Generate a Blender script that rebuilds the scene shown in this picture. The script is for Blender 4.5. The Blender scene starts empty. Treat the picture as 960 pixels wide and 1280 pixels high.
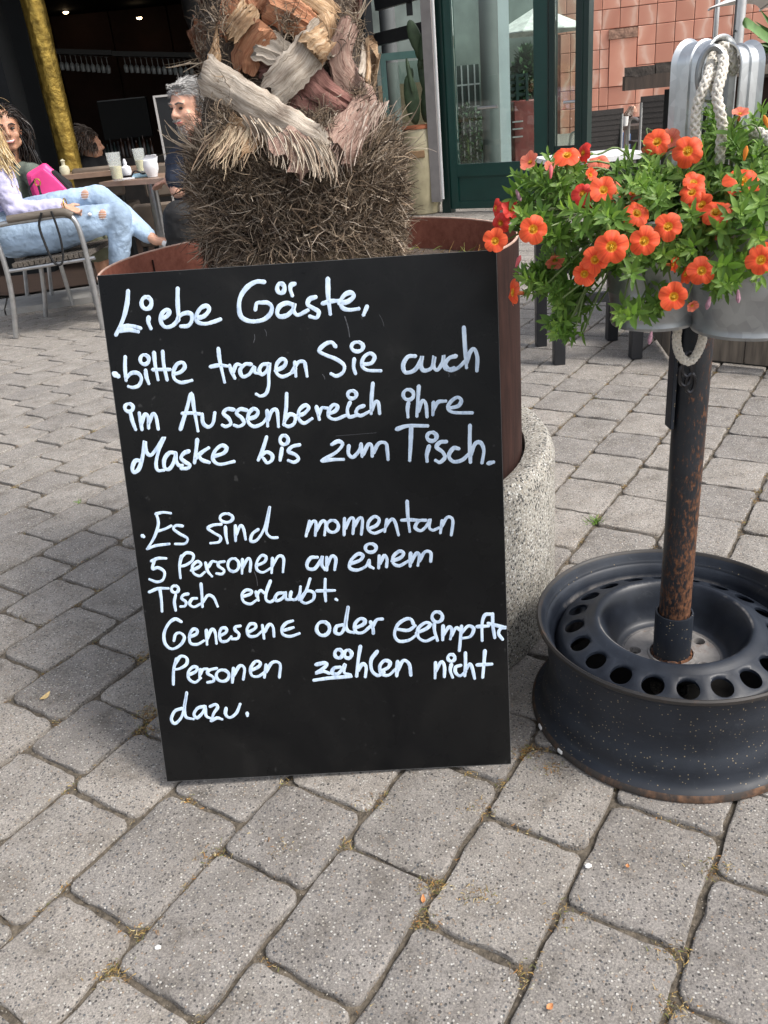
import bpy, bmesh, math, random
import numpy as np
from mathutils import Vector, Matrix, Euler, noise
rnd = random.Random(7)
C = bpy.context.scene.collection
# ------------------------------------------------------------------ camera
K = 1.105            # metres per modelling unit: all lengths below are written in these units
EYE = np.array([0, 0, .95]); TH = math.radians(25.998); RO = math.radians(5.56); FPX = 1047.7
FW = np.array([0, math.cos(TH), -math.sin(TH)])
_u = np.array([0, math.sin(TH), math.cos(TH)]); _r = np.array([1., 0, 0])
RV = math.cos(RO)*_r - math.sin(RO)*_u
UV = math.sin(RO)*_r + math.cos(RO)*_u
cd = bpy.data.cameras.new('camera'); cam = bpy.data.objects.new('camera', cd); C.objects.link(cam)
cd.sensor_fit = 'HORIZONTAL'; cd.sensor_width = 36; cd.lens = FPX/960*36; cd.clip_end = 500; cd.clip_start = .02
M = Matrix.Identity(4)
for i in range(3):
    M[i][0] = RV[i]; M[i][1] = UV[i]; M[i][2] = -FW[i]; M[i][3] = EYE[i]*K
cam.matrix_world = M
bpy.context.scene.camera = cam
# ------------------------------------------------------------------ sky, sun, exposure
SUN_EL, SUN_AZ = 52, 118      # azimuth from +Y towards +X
w = bpy.data.worlds.new('World'); bpy.context.scene.world = w; w.use_nodes = True
nt = w.node_tree; bg = nt.nodes['Background']
sk = nt.nodes.new('ShaderNodeTexSky'); sk.sky_type = 'NISHITA'; sk.sun_disc = False
sk.sun_elevation = math.radians(SUN_EL); sk.sun_rotation = math.radians(SUN_AZ)
sk.air_density = 1.0; sk.dust_density = 3.5; sk.ozone_density = 1.0
hs = nt.nodes.new('ShaderNodeHueSaturation'); hs.inputs['Saturation'].default_value = .42      # thin high cloud: a paler sky
nt.links.new(sk.outputs[0], hs.inputs['Color']); nt.links.new(hs.outputs[0], bg.inputs[0]); bg.inputs[1].default_value = .135
sl = bpy.data.lights.new('sun', 'SUN'); sl.energy = 1.5; sl.angle = math.radians(14); sl.color = (1, .95, .88)
so = bpy.data.objects.new('sun', sl); C.objects.link(so)
sd = Vector((math.sin(math.radians(SUN_AZ))*math.cos(math.radians(SUN_EL)), math.cos(math.radians(SUN_AZ))*math.cos(math.radians(SUN_EL)), math.sin(math.radians(SUN_EL))))
so.rotation_euler = sd.to_track_quat('Z', 'Y').to_euler()
vs = bpy.context.scene.view_settings
vs.view_transform = 'Standard'; vs.look = 'None'; vs.exposure = .98; vs.gamma = 1
# ------------------------------------------------------------------ points measured in the photograph -> places in the world
def _ray(px, py): return FW*FPX + RV*(px-480) - UV*(py-640)
def atz(px, py, z=0.):
    d = _ray(px, py); return EYE + d*((z-EYE[2])/d[2])
def aty(px, py, y):
    d = _ray(px, py); return EYE + d*(y/d[1])
def atp(px, py, P, n):
    d = _ray(px, py); P = np.asarray(P, float); return EYE + d*(((P-EYE)@n)/(d@n))
def proj(P):
    v = np.asarray(P, float)-EYE; k = v@FW
    return 480+FPX*(v@RV)/k, 640-FPX*(v@UV)/k, k
# ------------------------------------------------------------------ materials
def newmat(name):
    m = bpy.data.materials.new(name); m.use_nodes = True
    return m, m.node_tree, m.node_tree.nodes['Principled BSDF']
def N(nt, t, **kw):
    n = nt.nodes.new('ShaderNode'+t)
    for k, v in kw.items():
        if k.startswith('i_'):
            n.inputs[k[2:].replace('_', ' ')].default_value = v
        else: setattr(n, k, v)
    return n
def ramp(nt, stops, interp='LINEAR'):
    r = nt.nodes.new('ShaderNodeValToRGB'); r.color_ramp.interpolation = interp
    e = r.color_ramp.elements
    while len(e) < len(stops): e.new(.5)
    for i, (p, c) in enumerate(stops):
        e[i].position = p; e[i].color = (*c, 1) if len(c) == 3 else c
    return r
def mixc(nt, a, b, fac, mode='MIX'):
    n = nt.nodes.new('ShaderNodeMix'); n.data_type = 'RGBA'; n.blend_type = mode
    for sock, v in ((n.inputs[0], fac), (n.inputs[6], a), (n.inputs[7], b)):
        if hasattr(v, 'is_output'): nt.links.new(v, sock)
        elif isinstance(v, (tuple, list)): sock.default_value = (*v, 1) if len(v) == 3 else v
        else: sock.default_value = v
    return n.outputs[2]
def coords(nt, scale=(1, 1, 1), kind='Object'):
    tc = nt.nodes.new('ShaderNodeTexCoord'); mp = nt.nodes.new('ShaderNodeMapping')
    mp.inputs['Scale'].default_value = scale
    nt.links.new(tc.outputs[kind], mp.inputs[0]); return mp.outputs[0]
def mat(name, col, rough=.6, metal=0., var=.25, scale=12., bump=.15, bscale=80., bdist=.002, aniso=(1, 1, 1), spec=.5, rvar=0., sheen=0., coat=0.):
    """plain material with uneven tone, roughness and fine relief"""
    m, nt, p = newmat(name)
    co = coords(nt, aniso)
    n1 = N(nt, 'TexNoise', i_Scale=scale, i_Detail=6.); nt.links.new(co, n1.inputs['Vector'])
    dark = tuple(c*(1-var) for c in col); light = tuple(min(1, c*(1+var)) for c in col)
    r = ramp(nt, [(.3, dark), (.7, light)]); nt.links.new(n1.outputs[0], r.inputs[0]); nt.links.new(r.outputs[0], p.inputs['Base Color'])
    if rvar:
        mr = N(nt, 'MapRange'); mr.inputs[3].default_value = max(.02, rough-rvar); mr.inputs[4].default_value = min(1, rough+rvar)
        mr.inputs[1].default_value = .3; mr.inputs[2].default_value = .7
        nt.links.new(n1.outputs[0], mr.inputs[0]); nt.links.new(mr.outputs[0], p.inputs['Roughness'])
    else: p.inputs['Roughness'].default_value = rough
    p.inputs['Metallic'].default_value = metal
    p.inputs['Specular IOR Level'].default_value = spec
    if sheen: p.inputs['Sheen Weight'].default_value = sheen
    if coat: p.inputs['Coat Weight'].default_value = coat; p.inputs['Coat Roughness'].default_value = .15
    if bump:
        n2 = N(nt, 'TexNoise', i_Scale=bscale, i_Detail=4.); nt.links.new(co, n2.inputs['Vector'])
        b = N(nt, 'Bump'); b.inputs['Strength'].default_value = bump; b.inputs['Distance'].default_value = bdist
        nt.links.new(n2.outputs[0], b.inputs['Height']); nt.links.new(b.outputs[0], p.inputs['Normal'])
    return m
def aggregate(name, base, base2, cells, stops, rough=.9, cellscale2=None, rand=.18, strength=.5, mask=.42):
    """washed concrete: sandy ground with pebbles and grit of several colours standing in it"""
    m, nt, p = newmat(name)
    co = coords(nt)
    n1 = N(nt, 'TexNoise', i_Scale=9., i_Detail=8., i_Roughness=.7); nt.links.new(co, n1.inputs['Vector'])
    r1 = ramp(nt, [(.3, base), (.7, base2)]); nt.links.new(n1.outputs[0], r1.inputs[0])
    ng = N(nt, 'TexNoise', i_Scale=cells*1.5, i_Detail=6., i_Roughness=.8); nt.links.new(co, ng.inputs['Vector'])
    rg = ramp(nt, [(.34, (.45, .44, .43)), (.5, (1, 1, 1)), (.66, (1.6, 1.58, 1.52))]); nt.links.new(ng.outputs[0], rg.inputs[0])
    c0 = mixc(nt, r1.outputs[0], rg.outputs[0], 1., 'MULTIPLY')
    oi = N(nt, 'ObjectInfo'); ro = ramp(nt, [(0, (1-rand, 1-rand, 1-rand*.9)), (.5, (1, 1, 1)), (1, (1+rand, 1+rand*.9, 1+rand*.8))]); nt.links.new(oi.outputs['Random'], ro.inputs[0])
    c0 = mixc(nt, c0, ro.outputs[0], 1., 'MULTIPLY')
    nb = N(nt, 'TexNoise', i_Scale=13., i_Detail=9., i_Roughness=.72); nt.links.new(co, nb.inputs['Vector']); rb_ = ramp(nt, [(.33, (.60, .58, .55)), (.46, (.92, .91, .90)), (.55, (1, 1, 1)), (.72, (1.14, 1.14, 1.13))]); nt.links.new(nb.outputs[0], rb_.inputs[0])
    c0 = mixc(nt, c0, rb_.outputs[0], 1., 'MULTIPLY')
    hs = []
    for sc, th in ((cells, mask), (cellscale2 or cells*.42, mask*.62)):
        v = N(nt, 'TexVoronoi', i_Scale=sc, i_Randomness=1.); nt.links.new(co, v.inputs['Vector'])
        rc = ramp(nt, stops, 'CONSTANT'); sp = N(nt, 'SeparateColor'); nt.links.new(v.outputs['Color'], sp.inputs[0]); nt.links.new(sp.outputs[0], rc.inputs[0])
        lt = N(nt, 'MapRange'); lt.inputs[1].default_value = th; lt.inputs[2].default_value = th-.08; nt.links.new(v.outputs['Distance'], lt.inputs[0])
        # only some cells hold a pebble that shows
        g = N(nt, 'Math', operation='MULTIPLY'); al = N(nt, 'Math', operation='GREATER_THAN'); al.inputs[1].default_value = .38 if sc == cells else .76
        nt.links.new(sp.outputs[1], al.inputs[0]); nt.links.new(lt.outputs[0], g.inputs[0]); nt.links.new(al.outputs[0], g.inputs[1])
        c0 = mixc(nt, c0, rc.outputs[0], g.outputs[0]); hs.append(g.outputs[0])
    nt.links.new(c0, p.inputs['Base Color']); p.inputs['Roughness'].default_value = rough
    ad = N(nt, 'Math', operation='ADD'); nt.links.new(hs[0], ad.inputs[0]); nt.links.new(hs[1], ad.inputs[1])
    ad2 = N(nt, 'Math', operation='ADD'); nt.links.new(ad.outputs[0], ad2.inputs[0]); nt.links.new(ng.outputs[0], ad2.inputs[1])
    b = N(nt, 'Bump'); b.inputs['Strength'].default_value = strength; b.inputs['Distance'].default_value = .0015
    nt.links.new(ad2.outputs[0], b.inputs['Height']); nt.links.new(b.outputs[0], p.inputs['Normal'])
    return m
def glass(name, tint=(.8, .9, .88), refl=1.0):
    m, nt, p = newmat(name); nt.nodes.remove(p)
    tr = N(nt, 'BsdfTransparent'); tr.inputs[0].default_value = (*tint, 1)
    gl = N(nt, 'BsdfGlossy'); gl.inputs['Roughness'].default_value = .02; gl.inputs[0].default_value = (refl, refl, refl, 1)
    fr = N(nt, 'Fresnel', i_IOR=1.55); mx = N(nt, 'MixShader')
    nt.links.new(fr.outputs[0], mx.inputs[0]); nt.links.new(tr.outputs[0], mx.inputs[1]); nt.links.new(gl.outputs[0], mx.inputs[2])
    nt.links.new(mx.outputs[0], nt.nodes['Material Output'].inputs[0]); return m
def emit(name, col, s):
    m, nt, p = newmat(name); p.inputs['Base Color'].default_value = (*col, 1)
    p.inputs['Emission Color'].default_value = (*col, 1); p.inputs['Emission Strength'].default_value = s; return m
def vcolmat(name, rough=.8, bump=0., sub=0., spec=.3):
    m, nt, p = newmat(name); a = N(nt, 'Attribute', attribute_name='tone'); nt.links.new(a.outputs[0], p.inputs['Base Color'])
    p.inputs['Roughness'].default_value = rough; p.inputs['Specular IOR Level'].default_value = spec
    return m
# ------------------------------------------------------------------ mesh collecting
def V3(p): return np.array([float(p[0]), float(p[1]), float(p[2])])
def nrm(v): v = np.asarray(v, float); l = np.linalg.norm(v); return v/l if l > 1e-12 else np.array([0, 0, 1.])
def frame(d, ref=(0, 0, 1)):
    d = nrm(d); ref = np.asarray(ref, float)
    if abs(d@nrm(ref)) > .97: ref = np.array([1., 0, 0])
    a = nrm(np.cross(ref, d)); return a, np.cross(d, a)
class MB:
    def __init__(s): s.v = []; s.f = []; s.c = []; s.mi = []
    def add(s, vs, fs, col=None):
        o = len(s.v); s.v += [V3(p) for p in vs]; s.f += [tuple(i+o for i in f) for f in fs]
        s.c += [col or (1, 1, 1)]*len(vs); return s
    def box(s, c, size, rz=0, rx=0, ry=0, bev=0, col=None):
        bm = bmesh.new(); bmesh.ops.create_cube(bm, size=1)
        bmesh.ops.scale(bm, vec=size, verts=bm.verts)
        if bev: bmesh.ops.bevel(bm, geom=bm.edges[:], offset=bev, segments=1, affect='EDGES', profile=.5)
        R = Euler((rx, ry, rz)).to_matrix()
        vs = [R @ v.co + Vector(c) for v in bm.verts]; bm.verts.index_update()
        fs = [[v.index for v in f.verts] for f in bm.faces]; bm.free()
        return s.add(vs, fs, col)
    def beam(s, a, b, w, h, up=(0, 0, 1), bev=0, col=None):
        """square bar from a to b"""
        a = V3(a); b = V3(b); d = b-a; L = np.linalg.norm(d); x, y = frame(d, up); z = nrm(d)
        bm = bmesh.new(); bmesh.ops.create_cube(bm, size=1); bmesh.ops.scale(bm, vec=(w, h, L), verts=bm.verts)
        if bev: bmesh.ops.bevel(bm, geom=bm.edges[:], offset=bev, segments=1, affect='EDGES')
        bm.verts.index_update(); m = (a+b)/2
        vs = [m + x*v.co.x + y*v.co.y + z*v.co.z for v in bm.verts]; fs = [[v.index for v in f.verts] for f in bm.faces]; bm.free()
        return s.add(vs, fs, col)
    def tube(s, pts, r, n=10, closed=False, caps=True, ref=(0, 0, 1), col=None, flat=1.):
        pts = [V3(p) for p in pts]; m = len(pts); rr = r if hasattr(r, '__len__') else [r]*m
        vs = []; fs = []; pa = None
        for i, p in enumerate(pts):
            if closed: d = pts[(i+1) % m]-pts[i-1]
            else: d = pts[min(i+1, m-1)]-pts[max(i-1, 0)]
            if pa is None: a, b = frame(d, ref)
            else:
                dn = nrm(d); a = nrm(pa-dn*(pa@dn)); b = np.cross(dn, a)
            pa = a
            for k in range(n):
                t = 2*math.pi*k/n; vs.append(p + (a*math.cos(t)*flat + b*math.sin(t))*rr[i])
        for i in range(m if closed else m-1):
            j = (i+1) % m
            for k in range(n): fs.append((i*n+k, i*n+(k+1) % n, j*n+(k+1) % n, j*n+k))
        if caps and not closed:
            fs.append(tuple(range(n))[::-1]); fs.append(tuple((m-1)*n+k for k in range(n)))
        return s.add(vs, fs, col)
    def lathe(s, prof, c=(0, 0, 0), n=64, a0=0, a1=2*math.pi, axis=None, col=None, wob=None):
        """profile of (r, z) turned about the vertical through c"""
        full = abs(a1-a0-2*math.pi) < 1e-6; cols = n if full else n+1; c = V3(c); vs = []; fs = []
        for (r, z) in prof:
            for k in range(cols):
                t = a0+(a1-a0)*k/n; q = r*(1 if not wob else 1+wob(t, z))
                vs.append(c+np.array([q*math.cos(t), q*math.sin(t), z]))
        for i in range(len(prof)-1):
            for k in range(n):
                k2 = (k+1) % cols; fs.append((i*cols+k, i*cols+k2, (i+1)*cols+k2, (i+1)*cols+k))
        return s.add(vs, fs, col)
    def ball(s, c, r, n=12, m=8, rot=None, col=None):
        r = r if hasattr(r, '__len__') else (r, r, r); vs = []; fs = []
        for i in range(m+1):
            ph = math.pi*i/m
            for k in range(n):
                t = 2*math.pi*k/n; p = np.array([r[0]*math.sin(ph)*math.cos(t), r[1]*math.sin(ph)*math.sin(t), r[2]*math.cos(ph)])
                if rot is not None: p = rot@p
                vs.append(V3(c)+p)
        for i in range(m):
            for k in range(n): fs.append((i*n+k, (i+1)*n+k, (i+1)*n+(k+1) % n, i*n+(k+1) % n))
        return s.add(vs, fs, col)
    def cap(s, a, ra, b, rb, n=12):
        a = V3(a); b = V3(b); x, y = frame(b-a)
        s.tube([a, b], [ra, rb], n); s.ball(a, ra, n, 8); s.ball(b, rb, n, 8); return s
    def poly(s, pts, d, col=None):
        """outline pts (3d, in order) given thickness along vector d"""
        n = len(pts); d = V3(d); pts = [V3(p) for p in pts]
        vs = pts+[p+d for p in pts]; fs = [tuple(range(n))[::-1], tuple(range(n, 2*n))]+[(i, (i+1) % n, n+(i+1) % n, n+i) for i in range(n)]
        return s.add(vs, fs, col)
    def mesh(s, name, m, smooth=True, origin=(0, 0, 0), autos=40):
        me = bpy.data.meshes.new(name); o = V3(origin)
        me.from_pydata([tuple((p-o)*K) for p in s.v], [], s.f); 
        if any(c != (1, 1, 1) for c in s.c):
            at = me.attributes.new('tone', 'FLOAT_COLOR', 'POINT')
            at.data.foreach_set('color', [x for c in s.c for x in (*c, 1)])
        if m: me.materials.append(m)
        bm = bmesh.new(); bm.from_mesh(me); bmesh.ops.recalc_face_normals(bm, faces=bm.faces); bm.to_mesh(me); bm.free()
        if smooth:
            me.polygons.foreach_set('use_smooth', [True]*len(me.polygons))
            if autos: me.set_sharp_from_angle(angle=math.radians(autos))
        me.update(); return me
    def build(s, name, m, parent=None, smooth=True, origin=None, autos=40, **tags):
        if parent is not None and origin is None: org = wpos(parent)
        else: org = V3(origin if origin is not None else (0, 0, 0))
        o = bpy.data.objects.new(name, s.mesh(name, m, smooth, org, autos)); C.objects.link(o)
        if parent is not None:
            o.parent = parent; base = wpos(parent); o.location = tuple((org-base)*K)
        else: o.location = tuple(org*K)
        WP[o.name] = org
        for k, v in tags.items(): o[k] = v
        return o
WP = {}
def wpos(o): return WP[o.name]
def thing(name, label, cat, loc=(0, 0, 0), group=None):
    o = bpy.data.objects.new(name, None); C.objects.link(o); o.location = tuple(V3(loc)*K); WP[o.name] = V3(loc)
    o.empty_display_size = .05; o['label'] = label; o['category'] = cat
    if group: o['group'] = group
    return o
def tag(o, label, cat, group=None):
    o['label'] = label; o['category'] = cat
    if group: o['group'] = group
    return o
def struct(o): o['kind'] = 'structure'; return o
def copy_tree(o, parent=None):
    c = o.copy(); C.objects.link(c); c.parent = parent; WP[c.name] = WP.get(o.name, V3((0, 0, 0)))
    for ch in o.children: copy_tree(ch, c)
    return c
def spline(P, k=4, closed=False):
    P = [np.asarray(p, float) for p in P]; n = len(P); out = []
    if n < 3 and not closed:
        return [P[0]+(P[-1]-P[0])*i/k for i in range(k+1)]
    for i in range(n if closed else n-1):
        p0 = P[(i-1) % n] if closed or i > 0 else 2*P[0]-P[1]; p1 = P[i]; p2 = P[(i+1) % n]
        p3 = P[(i+2) % n] if closed or i+2 < n else 2*P[-1]-P[-2]
        for j in range(k):
            t = j/k; out.append(.5*((2*p1)+(-p0+p2)*t+(2*p0-5*p1+4*p2-p3)*t*t+(-p0+3*p1-3*p2+p3)*t**3))
    if not closed: out.append(P[-1])
    return out
def remeshed(mb, name, m, parent, voxel=.008, smooth=3, wrinkle=0., **tags):
    """melt overlapping closed shapes into one continuous surface"""
    o = mb.build(name, m, parent, **tags); o.data.clear_geometry if 0 else None
    r = o.modifiers.new('r', 'REMESH'); r.mode = 'VOXEL'; r.voxel_size = voxel*K
    s = o.modifiers.new('s', 'SMOOTH'); s.factor = .5; s.iterations = smooth
    dg = bpy.context.evaluated_depsgraph_get(); me = bpy.data.meshes.new_from_object(o.evaluated_get(dg))
    o.modifiers.clear(); old = o.data; o.data = me; bpy.data.meshes.remove(old)
    if not me.materials: me.materials.append(m)
    if wrinkle:      # soft folds in cloth
        ns = [v.normal.copy() for v in me.vertices]
        for v, n_ in zip(me.vertices, ns):
            c = v.co; q = noise.noise(Vector((c.x*16, c.y*16, c.z*26)))+.6*(1-abs(noise.noise(Vector((c.x*34+5, c.y*34, c.z*40))))*2.4)
            v.co = c+n_*(q*wrinkle*K)
    me.polygons.foreach_set('use_smooth', [True]*len(me.polygons)); return o

# ================================================================== the ground
AL = math.radians(55.897); TD = np.array([math.cos(AL), math.sin(AL), 0]); ND = np.array([-math.sin(AL), math.cos(AL), 0])
JOINTS = {-1: [0.656, 0.854], 0: [0.72, 0.919, 1.832, 2.015], 1: [0.612, 0.808, 1.884, 2.066, 2.246, 2.432, 2.605, 2.784], 2: [0.47, 0.668, 0.876, 1.744, 1.93, 2.118, 2.299, 2.477, 2.652, 2.833], 3: [0.369, 0.576, 0.731, 1.612, 1.796, 1.982, 2.167, 2.343, 2.528, 2.702], 4: [0.266, 0.421, 0.63, 2.07, 2.255, 2.438, 2.619, 2.914], 5: [0.348, 0.557, 0.71, 2.335, 2.465, 2.657, 2.803, 2.991], 6: [0.587, 0.741, 2.571, 2.698, 2.836, 3.03, 3.208], 7: [0.66, 0.867, 2.937], 8: [0.75, 0.95], 9: [0.861, 1.018, 1.205], 10: [0.933, 1.079, 1.226], 11: [1.142, 1.343], 12: [1.259, 1.448, 1.602], 13: [1.34, 1.48, 1.682], 14: [1.347, 1.538, 1.722], 15: [1.448, 1.642, 1.786], 16: [1.581, 1.723, 1.898], 17: [1.819, 1.952], 18: [1.883, 2.057, 2.219], 19: [1.934, 2.122], 20: [2.068]}
E0 = lambda k: .95*(.119+.1637*k if k <= 6 else .119+.1637*6+.1585*(k-6))
STONES = [(0, (.07, .066, .062)), (.14, (.40, .37, .32)), (.26, (.27, .25, .225)), (.40, (.15, .14, .135)), (.52, (.46, .44, .40)), (.60, (.30, .235, .18)), (.70, (.11, .115, .12)), (.78, (.38, .35, .31)), (.86, (.23, .21, .19)), (.93, (.52, .50, .465))]
m_paver = aggregate('paver_concrete', (.206, .190, .172), (.290, .270, .248), 220, STONES, rand=.15, strength=1., cellscale2=105)
m_dirt = mat('joint_dirt', (.11, .092, .07), .95, var=.55, scale=90, bump=.9, bscale=260, bdist=.004)
m_far = aggregate('far_paving', (.206, .190, .172), (.286, .266, .244), 220, STONES, rand=0)
g = MB(); R_ = 90
g.add([(-R_, -R_, -.0085), (R_, -R_, -.0085), (R_, R_, -.0085), (-R_, R_, -.0085)], [(0, 1, 2, 3)])
o = g.build('ground', m_dirt); struct(o)
# beyond the laid stones the ground is one sheet again
g = MB(); n = 48; ri, ro_ = 13.5, 88
vs = [(r*math.cos(2*math.pi*i/n), r*math.sin(2*math.pi*i/n), -.003) for r in (ri, ro_) for i in range(n)]
g.add(vs, [(i, (i+1) % n, n+(i+1) % n, n+i) for i in range(n)]); struct(g.build('far_ground', m_far))
pavement = thing('pavement', '', '', (0, 0, 0)); del pavement['label']; del pavement['category']; pavement['kind'] = 'structure'
def paver_shape(mb, s0, s1, n0, n1, fine=True):
    r = random.Random(hash((round(s0, 3), round(n0, 3))) & 0xffffff)
    g_ = .0034; s0 += g_+r.uniform(-.001, .002); s1 -= g_+r.uniform(-.001, .002); n0 += g_; n1 -= g_
    zt = r.uniform(-.0018, .0018); tx, ty = r.uniform(-.012, .012), r.uniform(-.012, .012)
    out = []
    cs = [(s1, n1, 0), (s0, n1, 1), (s0, n0, 2), (s1, n0, 3)]
    for cx, cy, q in cs:
        rad = r.uniform(.012, .023) if fine else .012
        sx = -1 if cx == s1 else 1; sy = -1 if cy == n1 else 1
        for j in range(4 if fine else 2):
            t = math.pi/2*(q + (j/3 if fine else j)); out.append((cx+sx*rad+rad*math.cos(t), cy+sy*rad+rad*math.sin(t)))
        if fine:   # wavering long edges
            nx = cs[(q+1) % 4]
            for f_ in (.16, .32, .48, .64, .8):
                ax = cx+(nx[0]-cx)*f_; ay = cy+(nx[1]-cy)*f_; j_ = r.uniform(-.0030, .0018)
                if q in (0, 2): ay += j_*(1 if q == 0 else -1)
                else: ax += j_*(-1 if q == 1 else 1)
                out.append((ax, ay))
    cx = (s0+s1)/2; cy = (n0+n1)/2; m_ = len(out); vs = []; 
    rings = ((0, -.014), (.0004, -.0026), (.0018, -.0006), (.0046, 0.)) if fine else ((0, -.012), (.003, 0.),)
    for ins, z in rings:
        for (x, y) in out:
            dx, dy = x-cx, y-cy; kx = 1-ins/abs(s1-cx); ky = 1-ins/abs(n1-cy)
            X, Y_ = cx+dx*kx, cy+dy*ky
            jz = r.uniform(-.0007, .0005) if fine and ins else 0; X += r.uniform(-.0014, .0012) if fine else 0; Y_ += r.uniform(-.0014, .0012) if fine else 0
            vs.append(TD*X+ND*Y_+np.array([0, 0, z+zt+tx*dx*.6+ty*dy*.6+jz]))
    fs = []
    for k in range(len(rings)-1):
        for i in range(m_): fs.append((k*m_+i, k*m_+(i+1) % m_, (k+1)*m_+(i+1) % m_, (k+1)*m_+i))
    fs.append(tuple((len(rings)-1)*m_+i for i in range(m_)))
    mb.add(vs, fs)
cells = []; jpts = []
for k in range(-9, 92):
    base = list(JOINTS.get(k, [])); r = random.Random(k*13+5); L = [.157, .172, .192, .2]
    if not base: base = [r.uniform(0, .15)]
    s = sorted(base); full = [s[0]]
    for x in s[1:]:
        gap = x-full[-1]; nn = max(1, round(gap/.182))
        for i in range(1, nn): full.append(full[-1]+gap/nn+r.uniform(-.012, .012))
        full.append(x)
    while full[-1] < 15.5: full.append(full[-1]+r.choice(L))
    while full[0] > -2.5: full.insert(0, full[0]-r.choice(L))
    for a, b in zip(full, full[1:]):
        n0, n1 = E0(k), E0(k+1); c = TD*(a+b)/2+ND*(n0+n1)/2
        d = math.hypot(c[0], c[1])
        px, py, kk = proj(c)
        if d > 14 or kk < .15 and d > 1.6: continue
        if kk > .15 and not (-420-600/max(kk, .5) < px < 1380+600/max(kk, .5)): continue
        vis = kk > .3 and -60 < px < 1020 and py < 1400
        cells.append((d if vis else d+100, a, b, n0, n1))
        if vis and d < 3.2: jpts.append((a, n0, n1, b))
cells.sort(); rest = MB()
for i, (d, a, b, n0, n1) in enumerate(cells):
    if i < 298:
        mb = MB(); paver_shape(mb, a, b, n0, n1, True); mb.build('paver', m_paver, pavement, autos=50)
    else: paver_shape(rest, a, b, n0, n1, (d % 100) < 2.2)
rest.build('paver', m_paver, pavement, autos=50, kind='stuff')
# dry moss, seed husks and twigs caught in the joints
m_litter = vcolmat('joint_litter', .9)
lit = MB(); rl = random.Random(3)
def strand(mb, p, d, L, wd, r, col, curl=1., n=3):
    p = V3(p); d = nrm(d); side = nrm(np.cross(d, (r.uniform(-1, 1), r.uniform(-1, 1), .3))); vs = []; fs = []; ax = nrm(np.array([r.gauss(0, 1), r.gauss(0, 1), r.gauss(0, 1)]))
    for i in range(n+1):
        ww = wd*(1-.75*i/n); vs += [p-side*ww, p+side*ww]
        p = p+d*L/n; d = nrm(d+np.cross(ax, d)*curl*r.uniform(.2, .6))
    for i in range(n): fs.append((2*i, 2*i+1, 2*i+3, 2*i+2))
    mb.add(vs, fs, col)
LC = [(.30, .20, .07), (.38, .26, .09), (.20, .13, .06), (.12, .085, .05), (.32, .16, .05), (.16, .17, .05), (.45, .36, .18)]
for (a, n0, n1, b) in jpts:
    for _ in range(3):
        dens = rl.random()**1.8
        junction = rl.random() < .5
        nb = int(46*dens)
        if junction: c = (a, n0 if rl.random() < .5 else n1)
        else: c = (a+rl.uniform(0, b-a), n0) if rl.random() < .6 else (a, rl.uniform(n0, n1))
        for _ in range(nb):
            if junction or rl.random() < .5: x, y = c[0]+rl.gauss(0, .007), c[1]+rl.gauss(0, .006)
            else: x, y = (c[0]+rl.gauss(0, .03), c[1]+rl.gauss(0, .0035)) if c[1] == n0 else (c[0]+rl.gauss(0, .0035), c[1]+rl.gauss(0, .02))
            P = TD*x+ND*y+np.array([0, 0, rl.uniform(-.008, .0)]); th = rl.uniform(0, 6.28)
            strand(lit, P, (math.cos(th), math.sin(th), rl.uniform(-.1, .5)), rl.uniform(.003, .010), rl.uniform(.0004, .0009), rl, rl.choice(LC), 1.3)
for (cx, cy, cnt) in [(185, 890, 260), (195, 912, 160), (600, 1010, 120), (597, 1118, 220), (536, 1110, 260), (530, 1150, 160), (322, 1040, 40), (348, 1062, 120), (268, 1068, 110), (140, 1222, 160), (172, 1165, 120), (180, 820, 140), (655, 1215, 90), (845, 1190, 120), (845, 1260, 120), (700, 1148, 120), (893, 1085, 120), (660, 940, 300), (690, 960, 150), (475, 1000, 90)]:
    c = atz(cx, cy, 0)
    for _ in range(cnt):
        P = c+np.array([rl.gauss(0, .014), rl.gauss(0, .009), rl.uniform(-.007, .003)]); th = rl.uniform(0, 6.28)
        strand(lit, P, (math.cos(th), math.sin(th), rl.uniform(-.1, .5)), rl.uniform(.003, .010), rl.uniform(.0004, .0009), rl, rl.choice(LC), 1.3)
gr = MB(); rg_ = random.Random(77)
for (a, n0, n1, b) in jpts:
    c0 = TD*a+ND*n0; dist = math.hypot(c0[0], c0[1])
    if dist > 1.9: continue
    for _ in range(int(46/max(.5, dist))):
        if rg_.random() < .55: x, y = rg_.uniform(a, b), n0+rg_.gauss(0, .0038)
        else: x, y = a+rg_.gauss(0, .0038), rg_.uniform(n0, n1)
        s_ = rg_.uniform(.0006, .0017); P = TD*x+ND*y+np.array([0, 0, rg_.uniform(-.006, -.001)]); q = [P+np.array([rg_.uniform(-1, 1), rg_.uniform(-1, 1), rg_.uniform(-.5, 1)])*s_ for _k in range(4)]
        gr.add(q, [(0, 1, 2), (0, 3, 1), (1, 3, 2), (0, 2, 3)], rg_.choice([(.30, .26, .21), (.18, .15, .12), (.09, .075, .06), (.42, .39, .34), (.24, .20, .15)]))
o = gr.build('joint_sand', m_litter, smooth=False); o['kind'] = 'stuff'; o['label'] = 'sand grains and grit in the joints between the pavers'; o['category'] = 'grit'
o = lit.build('joint_litter', m_litter, smooth=False); o['kind'] = 'stuff'; o['label'] = 'dry moss, seed husks and crumbs lying in the paving joints'; o['category'] = 'plant litter'
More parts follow.
